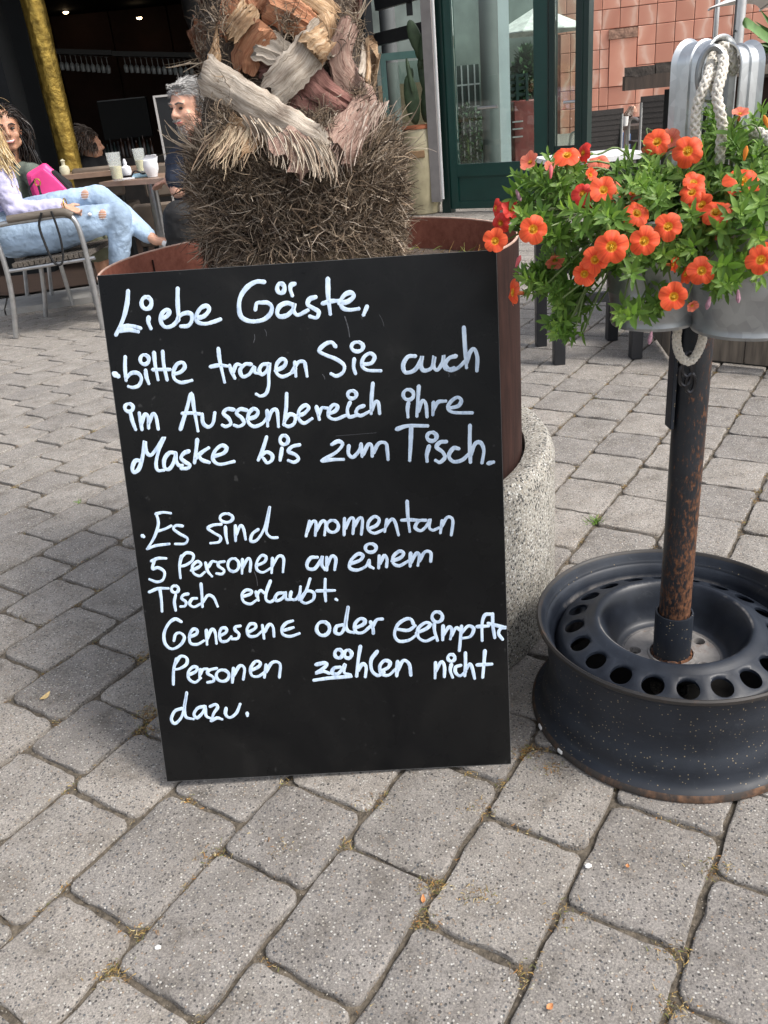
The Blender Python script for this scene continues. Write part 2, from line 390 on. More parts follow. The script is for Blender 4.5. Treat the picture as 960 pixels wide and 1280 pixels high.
# fallen leaves, weeds and pebbles
def leaf_mesh(L, wd, curl=.3):
    mb = MB(); n = 6; vs = []; fs = []
    for i in range(n+1):
        t = i/n; ww = wd*math.sin(math.pi*min(.97, t*.96+.03))**.8; z = curl*L*(t-.5)**2*2
        vs += [(t*L-L/2, -ww, z+.0018), (t*L-L/2, 0, z+.0004), (t*L-L/2, ww, z+.0022)]
    for i in range(n): fs += [(3*i, 3*i+3, 3*i+4, 3*i+1), (3*i+1, 3*i+4, 3*i+5, 3*i+2)]
    return mb.add(vs, fs)
m_fleaf = mat('dry_leaf', (.58, .43, .2), .7, var=.25, scale=90); m_oleaf = mat('orange_leaf', (.52, .23, .09), .7, var=.3, scale=150)
def fallen(px, py, L, wd, rz, m, label):
    P = atz(px, py, 0)+np.array([0, 0, .002]); o = leaf_mesh(L, wd).build('fallen_leaf', m); o.location = tuple(P*K); o.rotation_euler = (.1, .05, rz)
    tag(o, label, 'leaf')
fallen(57, 873, .026, .0052, 1.15, m_fleaf, 'narrow pale yellow leaf lying on a paver left of the board')
fallen(687, 1261, .010, .0034, .6, m_oleaf, 'small orange leaf scrap at the bottom edge, right of centre')
fallen(529, 1127, .014, .003, 1.5, m_oleaf, 'curled orange leaf caught in the joint below the board')
fallen(784, 1085, .0065, .0026, 1.1, m_oleaf, 'orange scrap on the paver in front of the wheel rim')
m_peb = mat('white_pebble', (.72, .71, .69), .6, var=.1)
for px, py, s, lab in [(735, 1084, .005, 'white pebble lying on the joint in front of the wheel rim'), (198, 1186, .0042, 'white pebble on the paver below the left corner of the board')]:
    P = atz(px, py, 0); mb = MB(); mb.ball((0, 0, 0), (s, s*.8, s*.55), 10, 6)
    for i, v in enumerate(mb.v): mb.v[i] = v*(1+.12*math.sin(i*2.3))
    o = mb.build('pebble', m_peb); o.location = tuple((P+np.array([0, 0, .003]))*K); tag(o, lab, 'pebble')
m_weed = mat('weed_green', (.13, .24, .035), .6, var=.3, scale=60)
for px, py, nb, L, lab in [(745, 652, 34, .03, 'bright green weed tuft in the joint behind the wheel rim'), (98, 627, 12, .016, 'tiny green weed in a joint left of the board')]:
    P = atz(px, py, 0); mb = MB()
    for _ in range(nb):
        th = rl.uniform(0, 6.28); strand(mb, (rl.gauss(0, .006), rl.gauss(0, .004), -.004), (math.cos(th), math.sin(th), rl.uniform(.3, 1.4)), L*rl.uniform(.5, 1), .0016, rl, (1, 1, 1), .7)
    o = mb.build('weed', m_weed, smooth=False); o.location = tuple(P*K); tag(o, lab, 'weed')

# ================================================================== the board
BL = np.array([-.3844, 1.0233, .014]); BE = nrm([.999, -.0356, -.0256]); BN = nrm([-.0294, -.9766, .2131]); BU = nrm(np.cross(BN, BE)); BW, BH = .5457, .7752
if BU[2] < 0: BU = -BU
def bp(u, v, h=0): return BL+BE*u+BU*v+BN*h
def bent(u): return bp(u, 0)
m, nt, p = newmat('board_black')
co = coords(nt); n1 = N(nt, 'TexNoise', i_Scale=5., i_Detail=8., i_Roughness=.65, i_Distortion=.8); nt.links.new(co, n1.inputs['Vector'])
r1 = ramp(nt, [(.38, (.0048, .005, .0055)), (.6, (.009, .009, .009)), (.75, (.020, .0195, .019))]); nt.links.new(n1.outputs[0], r1.inputs[0])
n2 = N(nt, 'TexNoise', i_Scale=70., i_Detail=2.); nt.links.new(co, n2.inputs['Vector']); r2 = ramp(nt, [(.72, (0, 0, 0)), (.78, (.06, .06, .06))]); nt.links.new(n2.outputs[0], r2.inputs[0])
nt.links.new(mixc(nt, r1.outputs[0], r2.outputs[0], .35, 'ADD'), p.inputs['Base Color'])
mr = N(nt, 'MapRange'); mr.inputs[3].default_value = .20; mr.inputs[4].default_value = .36; mr.inputs[1].default_value = .3; mr.inputs[2].default_value = .7
n3 = N(nt, 'TexNoise', i_Scale=14., i_Detail=8.); nt.links.new(co, n3.inputs['Vector']); nt.links.new(n3.outputs[0], mr.inputs[0]); nt.links.new(mr.outputs[0], p.inputs['Roughness'])
p.inputs['Specular IOR Level'].default_value = .14
m_board = m
m_edge = mat('board_edge', (.075, .075, .075), .5, var=.2, scale=60)
board = thing('notice_board', 'black board with white handwritten German notice leaning on the planter', 'notice board', bp(BW/2, 0))
def slab(u0, u1, v0, v1, h0, h1):
    q = MB(); vs = [bp(u, v, h) for h in (h0, h1) for (u, v) in ((u0, v0), (u1, v0), (u1, v1), (u0, v1))]
    q.add(vs, [(0, 1, 2, 3)[::-1], (4, 5, 6, 7), (0, 1, 5, 4), (1, 2, 6, 5), (2, 3, 7, 6), (3, 0, 4, 7)]); return q
slab(.0006, BW-.0006, .0006, BH-.0006, -.0035, 0).build('panel', m_board, board, smooth=False)
q = slab(0, BW, BH-.0006, BH, -.0042, .0003)
for a in (slab(0, .0006, 0, BH-.0006, -.0042, .0003), slab(BW-.0006, BW, 0, BH-.0006, -.0042, .0003), slab(.0006, BW-.0006, 0, .0006, -.0042, .0003)): q.add(a.v, a.f)
q.build('edge_strip', m_edge, board, smooth=False)
for u, v in ((BW/2+.01, BH-.012), (.30*BW, .012)):
    MB().tube([bp(u, v, 0), bp(u, v, .0012)], .0022, 10).build('rivet', m_board, board)
m, nt, p = newmat('marker_white')
co = coords(nt, (1.6, 1, .35)); n1 = N(nt, 'TexNoise', i_Scale=85., i_Detail=7., i_Roughness=.7); nt.links.new(co, n1.inputs['Vector'])
r1 = ramp(nt, [(.28, (.26, .36, .50)), (.40, (.46, .57, .72)), (.54, (.56, .68, .82)), (.75, (.68, .77, .88))]); nt.links.new(n1.outputs[0], r1.inputs[0]); nt.links.new(r1.outputs[0], p.inputs['Base Color']); p.inputs['Roughness'].default_value = .45
m_ink = m
WORDS = [[72,[[395,7515,362,7364,297,7193,216,7046,152,6952],[214,7031,324,7057,413,7045,494,7017],[215,6996,332,7006,455,6972],[632,7149,621,7085,642,7011],[662,7421,693,7382,693,7328,663,7282,616,7267,575,7290,558,7339,575,7393,616,7425,662,7421],[838,7131,896,7162,927,7218,881,7236,818,7184,796,7080,847,7010,945,7021,1039,7095],[1080,7507,1057,7321,1047,7132],[1026,7084,1060,7146,1155,7181,1228,7159,1223,7072,1165,7008,1073,7005],[1305,7102,1404,7125,1479,7202,1450,7259,1362,7229,1294,7132,1305,7049,1408,7019,1531,7041,1615,7065]]],[74,[[2270,7526,2167,7535,2042,7477,1934,7354,1895,7211,1917,7079,2040,7013,2207,7023,2313,7092,2348,7183,2303,7244,2214,7255,2145,7248,2119,7174],[2517,7486,2541,7456,2542,7413,2521,7377,2487,7366,2456,7383,2443,7422,2454,7464,2483,7489,2517,7486],[2682,7474,2637,7460,2623,7403,2640,7330],[2638,7200,2556,7228,2457,7191,2413,7106,2450,7052,2557,7068,2645,7150,2663,7216,2643,7121,2691,7057,2790,7092,2831,7110],[2955,7282,2873,7258,2846,7187,2922,7133,2987,7080,2951,7006,2868,7026],[3146,7509,3134,7279,3144,7053],[3056,7192,3168,7214,3267,7213],[3285,7178,3406,7199,3485,7264,3444,7312,3362,7288,3302,7211,3319,7117,3412,7083,3533,7090],[3654,7108,3605,7012]]],[92,[[55,6412,94,6385]]],[64,[[236,6635,213,6487,205,6321],[213,6351,298,6412,388,6401,424,6323,375,6235,292,6210,233,6225],[497,6433,497,6343,517,6257],[531,6645,559,6614,559,6570,533,6533,491,6521,455,6539,440,6580,454,6623,490,6649,531,6645],[646,6670,641,6505,655,6303],[769,6677,762,6498,782,6292],[605,6439,730,6434,836,6427],[895,6360,990,6385,1053,6450,1030,6512,951,6495,888,6400,887,6294,966,6238,1059,6245,1122,6256]]],[64,[[1550,6668,1553,6495,1586,6212],[1418,6431,1541,6444,1661,6422],[1683,6427,1699,6350,1735,6258],[1711,6320,1778,6436,1850,6422],[1982,6429,1900,6434,1822,6358,1852,6266,1947,6296,2024,6391,2026,6315,2082,6297],[2231,6417,2142,6413,2089,6336,2129,6279,2202,6335,2241,6428,2217,6274,2203,6123,2155,6010,2075,5979,2023,6006],[2322,6321,2433,6366,2476,6438,2422,6477,2346,6410,2326,6297,2400,6232,2509,6262,2597,6326],[2599,6415,2596,6235],[2548,6283,2641,6413,2727,6417,2744,6332,2753,6226]]],[66,[[3182,6603,3134,6660,3042,6642,2951,6558,3037,6493,3183,6425,3283,6335,3261,6240,3166,6194,3098,6226],[3431,6409,3415,6305,3433,6220],[3519,6637,3559,6606,3564,6561,3533,6525,3479,6514,3428,6533,3404,6574,3418,6617,3463,6642,3519,6637],[3547,6333,3663,6341,3717,6422,3657,6479,3563,6425,3534,6319,3602,6249,3784,6229]]],[70,[[4279,6402,4182,6399,4110,6293,4134,6186,4263,6208,4361,6337,4379,6396,4357,6263,4399,6194,4507,6230,4551,6385,4532,6252,4581,6189,4661,6289,4681,6392,4675,6258,4717,6190,4809,6205],[4846,6367,4754,6343,4696,6257,4762,6178,4869,6201,4970,6285],[4975,6744,4981,6493,4991,6209],[4993,6269,5044,6400,5106,6450,5147,6334,5135,6155]]],[65,[[206,5847,217,5738,245,5622],[221,5981,248,5954,249,5917,224,5886,184,5876,149,5892,134,5926,147,5963,181,5984,221,5981],[329,5840,337,5616],[334,5685,404,5820,447,5786,436,5632],[444,5693,520,5822,561,5779,570,5608]]],[65,[[888,5582,1016,5875,1101,6078,1115,5853,1133,5549],[945,5802,1069,5801,1184,5781],[1220,5770,1221,5646,1287,5589,1360,5638,1401,5780],[1673,5813,1582,5825,1523,5767,1590,5695,1612,5613,1540,5580,1496,5598],[1857,5793,1766,5814,1708,5756,1775,5690,1801,5611,1725,5569,1665,5588],[1860,5669,1970,5693,2017,5761,1960,5808,1883,5745,1862,5629,1935,5556,2053,5586,2121,5653],[2147,5766,2134,5559],[2151,5636,2215,5762,2286,5757,2287,5541],[2445,5987,2417,5774,2370,5561],[2380,5607,2456,5695,2534,5668,2516,5567,2435,5526,2369,5554],[2571,5672,2666,5697,2740,5770,2691,5813,2602,5747,2583,5634,2654,5559,2767,5614],[2851,5778,2865,5685,2875,5607],[2873,5669,2924,5758,2994,5754],[3028,5675,3114,5707,3149,5769,3090,5794,3023,5722,3015,5630,3105,5587,3247,5631],[3328,5811,3284,5715,3301,5612,3394,5622],[3392,5971,3421,5944,3425,5907,3401,5876,3361,5867,3323,5883,3305,5917,3316,5953,3350,5974,3392,5971],[3517,5753,3439,5727,3403,5659,3468,5618,3588,5666],[3669,6058,3637,5853,3618,5645],[3626,5685,3683,5795,3728,5786,3737,5638]]],[64,[[4153,5754,4136,5669,4136,5565],[4190,5939,4225,5904,4230,5854,4202,5813,4154,5800,4108,5821,4086,5866,4099,5914,4140,5943,4190,5939],[4312,5979,4285,5752,4263,5569],[4284,5629,4347,5773,4397,5730,4406,5551],[4508,5739,4491,5574],[4500,5632,4569,5741,4674,5750],[4730,5648,4854,5671,4900,5745,4847,5794,4753,5739,4706,5650,4783,5584,5043,5562]]],[69,[[256,5162,184,5166,128,5074,139,4997,219,5047,294,5217,355,5440,353,5302,413,5232,530,5344,641,5479,540,5297,476,5111,488,5008,566,5003],[769,5245,685,5250,605,5163,590,5046,643,5011,714,5080,767,5207],[777,5238,772,5118,806,5059,843,5057],[965,5258,892,5231,847,5164,899,5104,960,5056,926,5013,838,5012],[1108,5413,1075,5264,1033,5093],[1056,5155,1159,5234,1252,5285],[1105,5174,1146,5118,1236,5080],[1323,5161,1469,5202,1514,5275,1443,5311,1340,5232,1303,5118,1388,5040,1595,5068]]],[65,[[2102,5390,2033,5222,1956,5075],[1992,5114,2076,5178,2156,5135,2149,5057,2077,5020,2035,5080],[2307,5215,2268,5056],[2376,5397,2404,5366,2406,5321,2382,5284,2342,5272,2306,5291,2291,5331,2302,5374,2336,5400,2376,5397],[2560,5253,2456,5234,2397,5168,2492,5115,2533,5049,2467,5006,2391,5033]]],[65,[[3031,5233,3121,5272,3180,5224,3085,5117,2897,5027],[2870,5004,3014,5011,3170,5005],[3268,5194,3254,5085,3312,5028,3402,5107,3443,5208],[3442,5199,3447,5041],[3461,5056,3542,5193,3594,5181,3593,5033],[3611,5073,3698,5206,3800,5199,3814,5082,3817,4972]]],[71,[[3972,5395,4129,5432,4400,5415],[4174,5414,4152,5172,4127,4943],[4413,5118,4376,5001,4375,4913],[4487,5313,4521,5283,4526,5240,4500,5205,4455,5194,4413,5212,4392,5251,4404,5292,4441,5316,4487,5313],[4657,5172,4573,5168,4521,5102,4604,5025,4632,4944,4560,4879,4505,4905],[4829,5062,4761,5072,4689,4966,4753,4877,4878,4892,4965,4965],[5009,5378,4996,5121,4996,4862],[5006,4963,5073,5116,5151,5127,5194,5014,5163,4843],[5256,4821,5318,4833]]],[71,[[141,4043,149,4037]]],[53,[[380,4363,486,4381,592,4362],[387,4369,396,4211,313,4018,190,3850],[377,4105,484,4130,577,4170],[189,3844,320,3885,514,3898],[745,4159,652,4171,610,4122,695,4041,796,3967,751,3890,612,3892]]],[56,[[1313,4150,1195,4145,1116,4101,1196,4026,1284,3959,1255,3885,1135,3873],[1374,4107,1368,3970,1378,3868],[1443,4301,1488,4268,1493,4223,1456,4186,1394,4175,1336,4195,1309,4237,1326,4280,1379,4306,1443,4301],[1522,4113,1502,3894],[1516,3976,1596,4114,1637,4060,1651,3907],[1848,4039,1759,3977,1725,3872,1818,3882,1944,4057,2049,4359],[2048,4353,1996,4145,1967,3995,2027,3909,2115,3900]]],[60,[[2612,4115,2546,3904],[2567,3963,2652,4106,2705,4086,2681,3906],[2705,3971,2792,4104,2847,4077,2818,3905],[2983,4106,3023,4062,3028,3999,2993,3947,2936,3931,2883,3957,2859,4013,2876,4074,2924,4111,2983,4106],[3128,4126,3104,3887],[3127,3978,3210,4121,3263,4102,3236,3899],[3262,4003,3343,4120,3389,4094,3359,3882],[3469,3951,3590,4000,3633,4086,3566,4133,3476,4056,3465,3942,3550,3880,3690,3928],[3744,4073,3705,3904],[3725,3975,3810,4075,3862,4033,3901,3840],[4056,4331,4055,4087,4069,3882],[3965,4053,4085,4052,4211,4038],[4312,4032,4211,4028,4152,3933,4235,3879,4328,3956,4376,4041,4358,3921,4409,3875,4490,3903],[4549,4008,4519,3836],[4539,3927,4630,4059,4707,4008,4676,3793]]],[56,[[224,3653,324,3688,437,3681],[267,3660,220,3529,306,3546,393,3472,357,3355,263,3323,163,3367]]],[56,[[678,3703,630,3551,620,3371],[655,3658,749,3746,850,3718,830,3626,727,3561,650,3544],[800,3473,916,3519,952,3569,896,3604,819,3534,825,3430,909,3379,987,3430],[1021,3574,1037,3449,1088,3368],[1056,3510,1119,3590,1177,3581],[1296,3580,1221,3569,1206,3517,1282,3444,1246,3390,1172,3400],[1470,3612,1508,3564,1509,3494,1474,3436,1418,3417,1367,3445,1346,3508,1365,3576,1414,3617,1470,3612],[1572,3594,1545,3387],[1559,3471,1657,3608,1690,3550,1667,3411],[1770,3489,1894,3538,1925,3613,1862,3639,1784,3544,1773,3427,1858,3378,1974,3434],[2018,3586,1986,3371],[2007,3469,2109,3612,2183,3576,2156,3373]]],[64,[[2678,3563,2588,3562,2523,3475,2536,3397,2632,3391,2722,3504,2760,3575,2740,3452,2776,3373],[2822,3548,2808,3364],[2823,3437,2897,3567,2955,3523,2927,3364]]],[64,[[3168,3437,3309,3479,3359,3550,3284,3577,3171,3477,3153,3370,3257,3330,3389,3380,3443,3467],[3443,3461,3444,3387,3493,3350],[3514,3719,3553,3687,3559,3641,3528,3604,3475,3593,3426,3612,3402,3654,3416,3698,3460,3723,3514,3719],[3598,3525,3580,3352],[3600,3411,3672,3531,3710,3472,3697,3362],[3789,3440,3910,3483,3962,3547,3900,3584,3805,3506,3799,3406,3887,3360,4012,3420],[4064,3541,4047,3351],[4062,3397,4147,3536,4190,3500,4163,3357],[4185,3416,4276,3552,4361,3533,4355,3406]]],[57,[[132,3173,265,3219,415,3213],[292,3195,293,3037,280,2862],[515,3097,484,2994,487,2866],[543,3243,568,3217,569,3181,547,3151,510,3141,478,3156,464,3189,475,3225,507,3246,543,3243],[703,3108,636,3096,599,3044,658,2983,636,2921,575,2915],[821,3031,754,3025,709,2948,769,2897,871,2939],[916,3253,909,3064,897,2899],[914,2968,1000,3068,1080,3028,1123,2892]]],[57,[[1531,3020,1637,3052,1660,3098,1583,3118,1511,3053,1523,2938,1621,2894,1711,2946],[1724,3078,1740,2998,1747,2950],[1727,3021,1792,3100,1842,3056],[1955,3238,1879,3069,1862,2950,1924,2908,2007,2960],[2135,3038,2050,3034,1992,2961,2024,2918,2119,2966,2166,3052,2162,2942,2227,2928],[2247,3047,2229,2947,2305,2924,2372,3008,2394,3117],[2547,3234,2479,3065,2385,2912],[2359,2921,2480,3044,2585,3014,2567,2908,2458,2856,2395,2884],[2773,3214,2755,3027,2754,2880],[2636,3041,2895,3033],[2911,2891,2920,2884]]],[60,[[546,2676,461,2723,351,2649,265,2493,266,2330,356,2243,492,2301,567,2417,515,2494,440,2476,404,2381],[647,2422,756,2464,772,2528,713,2541,651,2454,648,2324,745,2295,852,2344],[914,2513,898,2293],[917,2383,994,2521,1041,2479,1043,2301],[1103,2411,1207,2463,1214,2527,1147,2531,1104,2443,1116,2329,1207,2323,1275,2385],[1429,2553,1358,2541,1352,2487,1401,2426,1372,2356,1292,2351],[1540,2443,1652,2501,1664,2562,1589,2576,1529,2489,1549,2385,1655,2378,1737,2438],[1768,2540,1773,2339],[1791,2435,1869,2550,1926,2508,1927,2362],[2227,2587,2134,2560,2060,2477,2066,2380,2169,2341,2309,2378],[2087,2443,2227,2480]]],[69,[[2723,2539,2770,2486,2774,2410,2734,2347,2668,2326,2608,2357,2581,2426,2600,2500,2656,2544,2723,2539],[2978,2479,2885,2457,2861,2363,2942,2341,3016,2466,3080,2750],[3079,2740,3025,2494,3050,2380,3133,2347],[3161,2416,3295,2471,3316,2539,3246,2561,3165,2478,3173,2352,3277,2339,3381,2420],[3405,2499,3432,2400,3433,2323],[3423,2418,3496,2528,3578,2537]]],[65,[[4046,2433,4017,2504,3936,2516,3807,2430,3752,2276,3812,2167,3967,2175,4086,2256],[3803,2360,3959,2333,4067,2397],[4088,2284,4238,2345,4300,2411,4227,2440,4114,2352,4110,2212,4212,2143,4335,2189],[4356,2408,4360,2292,4393,2150],[4442,2598,4480,2559,4486,2502,4456,2455,4405,2440,4356,2463,4332,2515,4345,2570,4389,2603,4442,2598],[4491,2372,4475,2156],[4495,2232,4575,2349,4619,2305,4594,2163],[4609,2207,4686,2332,4743,2287],[4768,2348,4744,2147,4720,1965],[4768,2251,4870,2349,4950,2299,4896,2180,4771,2156],[5208,2520,5126,2508,5079,2372,5071,2110],[5006,2331,5170,2332],[5241,2519,5241,2327,5262,2144],[5177,2373,5300,2331,5436,2291],[5430,2292,5357,2279,5322,2200,5376,2109]]],[61,[[403,2076,339,1898,307,1667],[372,1996,470,2115,561,2083,549,1985,446,1919,352,1904],[556,1803,673,1852,702,1917,642,1930,561,1852,557,1736,643,1674,733,1736],[750,1881,724,1760],[742,1808,790,1879,852,1885],[997,1886,890,1866,853,1809,929,1748,931,1681,843,1663],[1124,1849,1170,1803,1173,1738,1133,1684,1067,1666,1007,1694,981,1753,1001,1817,1057,1854,1124,1849],[1257,1871,1218,1647],[1244,1746,1356,1905,1426,1861,1392,1687],[1532,1822,1652,1881,1674,1945,1605,1963,1520,1855,1530,1735,1627,1717,1725,1777],[1761,1897,1718,1701],[1750,1782,1863,1934,1977,1901,1948,1688]]],[70,[[2531,1859,2659,1880,2689,1843,2600,1766,2512,1717,2631,1739,2711,1705],[2480,1603,2722,1625,3039,1632],[2885,1795,2794,1783,2761,1702,2853,1690,2941,1792,2970,1833,2944,1702,3031,1661],[2911,2081,2939,2047,2942,1999,2918,1959,2878,1946,2841,1965,2825,2009,2837,2056,2870,2084,2911,2081],[3050,2062,3077,2030,3080,1985,3057,1946,3020,1934,2985,1953,2970,1994,2980,2039,3012,2066,3050,2062],[3222,2113,3173,1885,3133,1637],[3162,1725,3236,1828,3288,1772,3265,1622],[3470,2017,3372,1884,3371,1713,3455,1625,3550,1667],[3509,1694,3622,1745,3657,1828,3576,1862,3498,1777,3516,1651,3621,1619,3732,1710],[3773,1832,3746,1608],[3764,1690,3859,1845,3946,1786,3962,1606]]],[66,[[4349,1781,4331,1538],[4346,1645,4436,1793,4482,1719,4474,1551],[4589,1738,4568,1643,4597,1533],[4615,1900,4641,1873,4645,1834,4624,1802,4590,1791,4557,1807,4541,1843,4550,1880,4579,1903,4615,1900],[4727,1716,4653,1691,4649,1602,4713,1544,4798,1604],[4810,1913,4803,1718,4786,1547],[4810,1646,4870,1732,4906,1658,4934,1495],[5107,1931,5083,1702,5060,1506],[4984,1707,5199,1709]]],[62,[[397,1251,277,1214,204,1082,251,1001,367,1107,446,1323,493,1506],[492,1496,429,1256,436,1103,540,1062],[751,1264,640,1244,566,1146,605,1076,698,1155,755,1244,749,1108,812,1057],[835,1259,919,1288,944,1233,878,1145,829,1035],[826,1015,916,1058,985,1033],[1073,1212,1056,1111,1118,1052,1226,1125,1297,1266],[1393,1111,1392,1074]]]]
def ink(mb, pts, wd, seed):
    r = random.Random(seed); P = [np.array(p) for p in pts]
    P = spline(P, 5); n = len(P); nn = []
    tot = 0
    for i in range(n):
        d = P[min(i+1, n-1)]-P[max(i-1, 0)]; l = np.linalg.norm(d) or 1; nn.append(np.array([-d[1], d[0]])/l)
    hw = wd/2; ph = r.uniform(0, 6)
    sec = [(-1, -.00025), (-.8, .00012), (-.3, .00018), (.3, .00018), (.8, .00012), (1, -.00025)]
    vs = []; fs = []
    # round ends
    d0 = nrm(np.append(P[1]-P[0], 0))[:2]; d1 = nrm(np.append(P[-1]-P[-2], 0))[:2]
    rings = []
    for t in (1., .8, .45): rings.append((P[0]-d0*hw*t, nn[0], math.sqrt(max(.02, 1-t*t))))
    for i in range(n): rings.append((P[i], nn[i], (1+.10*math.sin(ph+i*.45)+r.uniform(-.05, .05))*(1.06-.22*(i/max(1, n-1))**2)))
    for t in (.45, .8, 1.): rings.append((P[-1]+d1*hw*t, nn[-1], math.sqrt(max(.02, 1-t*t))))
    for (c, nv, s_) in rings:
        for (x, h) in sec:
            q_ = c+nv*hw*s_*x; vs.append(bp(min(q_[0], BW-.0012), q_[1], h))
    for i in range(len(rings)-1):
        for k in range(5): fs.append((i*6+k, i*6+k+1, (i+1)*6+k+1, (i+1)*6+k))
    mb.add(vs, fs)
for wi, (wd, strokes) in enumerate(WORDS):
    mb = MB()
    for si, s in enumerate(strokes):
        s = [(s[i]/1e4, s[i+1]/1e4) for i in range(0, len(s), 2)]
        ink(mb, s, wd/1e4*.92, wi*50+si)
    mb.build('handwritten_word', m_ink, board, autos=60)
# dribbles and scratches where the marker was wiped
mb = MB()
for (x, y, x2, y2, wd) in [(431, 396, 437, 421, 1.6), (474, 393, 480, 408, .5), (318, 418, 317, 428, 1.2), (420, 545, 470, 541, .5), (318, 715, 322, 732, .9), (403, 468, 406, 474, .8), (560, 466, 561, 471, 1), (331, 412, 333, 420, .8)]:
    a = atp(x, y, BL, BN)-BL; b = atp(x2, y2, BL, BN)-BL
    ink(mb, [(a@BE, a@BU), ((a@BE+b@BE)/2+.001, (a@BU+b@BU)/2), (b@BE, b@BU)], wd*.0011, 5)
mb.build('marker_smear', mat('smear_grey', (.05, .053, .06), .6, var=.5, scale=300), board)

# ================================================================== planter
PC = np.array([-.086, 1.545, 0]); RC, ZC, RS, ZS = .402, .357, .366, .728
m_conc = aggregate('washed_concrete', (.28, .265, .235), (.42, .40, .355), 250, [(0, (.03, .03, .03)), (.15, (.46, .44, .40)), (.42, (.17, .17, .16)), (.52, (.60, .58, .53)), (.7, (.05, .05, .05)), (.82, (.38, .34, .27)), (.93, (.72, .71, .68))], rand=0, strength=1., cellscale2=200, mask=.62)
def rust(name, base, hi, streak=True, rough=.75):
    m, nt, p = newmat(name); co = coords(nt, (1, 1, .12 if streak else 1))
    n1 = N(nt, 'TexNoise', i_Scale=70., i_Detail=7., i_Roughness=.7); nt.links.new(co, n1.inputs['Vector'])
    co2 = coords(nt); n2 = N(nt, 'TexNoise', i_Scale=9., i_Detail=6.); nt.links.new(co2, n2.inputs['Vector'])
    r = ramp(nt, [(.3, base), (.62, hi)]); nt.links.new(n1.outputs[0], r.inputs[0])
    r2 = ramp(nt, [(.3, (.75,)*3), (.7, (1.2,)*3)]); nt.links.new(n2.outputs[0], r2.inputs[0])
    nt.links.new(mixc(nt, r.outputs[0], r2.outputs[0], 1., 'MULTIPLY'), p.inputs['Base Color']); p.inputs['Roughness'].default_value = rough
    b = N(nt, 'Bump'); b.inputs['Strength'].default_value = .35; b.inputs['Distance'].default_value = .002; nt.links.new(n1.outputs[0], b.inputs['Height']); nt.links.new(b.outputs[0], p.inputs['Normal']); p.inputs['Specular IOR Level'].default_value = .15
    return m
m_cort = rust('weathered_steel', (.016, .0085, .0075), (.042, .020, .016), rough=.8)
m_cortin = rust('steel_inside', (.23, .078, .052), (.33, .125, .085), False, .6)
m_lip = mat('steel_lip', (.55, .36, .28), .6, var=.2, scale=40)
planter = thing('planter', 'round rust-brown steel planter ring standing in a speckled concrete tub', 'planter', PC)
w_ = lambda t, z: .004*math.sin(3*t+1)*.2
def shift_tub(q):     # the tub is not quite concentric with the ring
    for v in q.v:
        r = math.hypot(v[0]-PC[0], v[1]-PC[1])
        if r > RS+.009: v[0] += .026
    return q
q_ = MB().lathe([(RC-.006, -.005), (RC, .01), (RC, ZC-.03), (RC-.006, ZC-.012), (RC-.014, ZC), (RS+.012, ZC+.001), (RS+.006, ZC-.012), (RS+.006, ZC-.05), (.2, ZC-.05)], PC, 96); shift_tub(q_).build('concrete_tub', m_conc, planter)
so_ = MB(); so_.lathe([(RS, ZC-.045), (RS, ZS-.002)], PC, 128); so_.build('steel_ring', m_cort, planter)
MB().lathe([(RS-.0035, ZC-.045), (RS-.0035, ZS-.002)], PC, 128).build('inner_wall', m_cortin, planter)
MB().lathe([(RS, ZS-.002), (RS+.0003, ZS), (RS-.0035, ZS), (RS-.0035, ZS-.002)], PC, 128).build('rim_edge', m_lip, planter)
# the weld seam inside on the left
a = math.radians(152); MB().box(PC+np.array([math.cos(a)*(RS-.0045), math.sin(a)*(RS-.0045), (ZC+ZS)/2-.002]), (.004, .0022, ZS-ZC-.03), rz=a).build('weld_seam', m_cort, planter)
m_soil = mat('potting_soil', (.07, .05, .035), .95, var=.5, scale=50, bump=1, bscale=150, bdist=.01)
MB().lathe([(RS-.004, .665), (.30, .674), (.2, .69), (0, .70)], PC, 48).build('soil', m_soil, planter)
# plants and husks on the soil at the right of the trunk
mb = MB(); rs = random.Random(8)
for _ in range(420):
    th = rs.uniform(-1.2, .5) if rs.random() < .6 else rs.uniform(0, 6.28); rr = rs.uniform(.2, .35)
    strand(mb, PC+np.array([rr*math.cos(th), rr*math.sin(th), .672]), (rs.gauss(0, 1), rs.gauss(0, 1), rs.uniform(0, 1.2)), rs.uniform(.01, .035), .0012, rs, rs.choice(LC+[(.2, .28, .06), (.3, .36, .1)]), .8)
o = mb.build('soil_litter', m_litter, planter, smooth=False); o['kind'] = 'stuff'

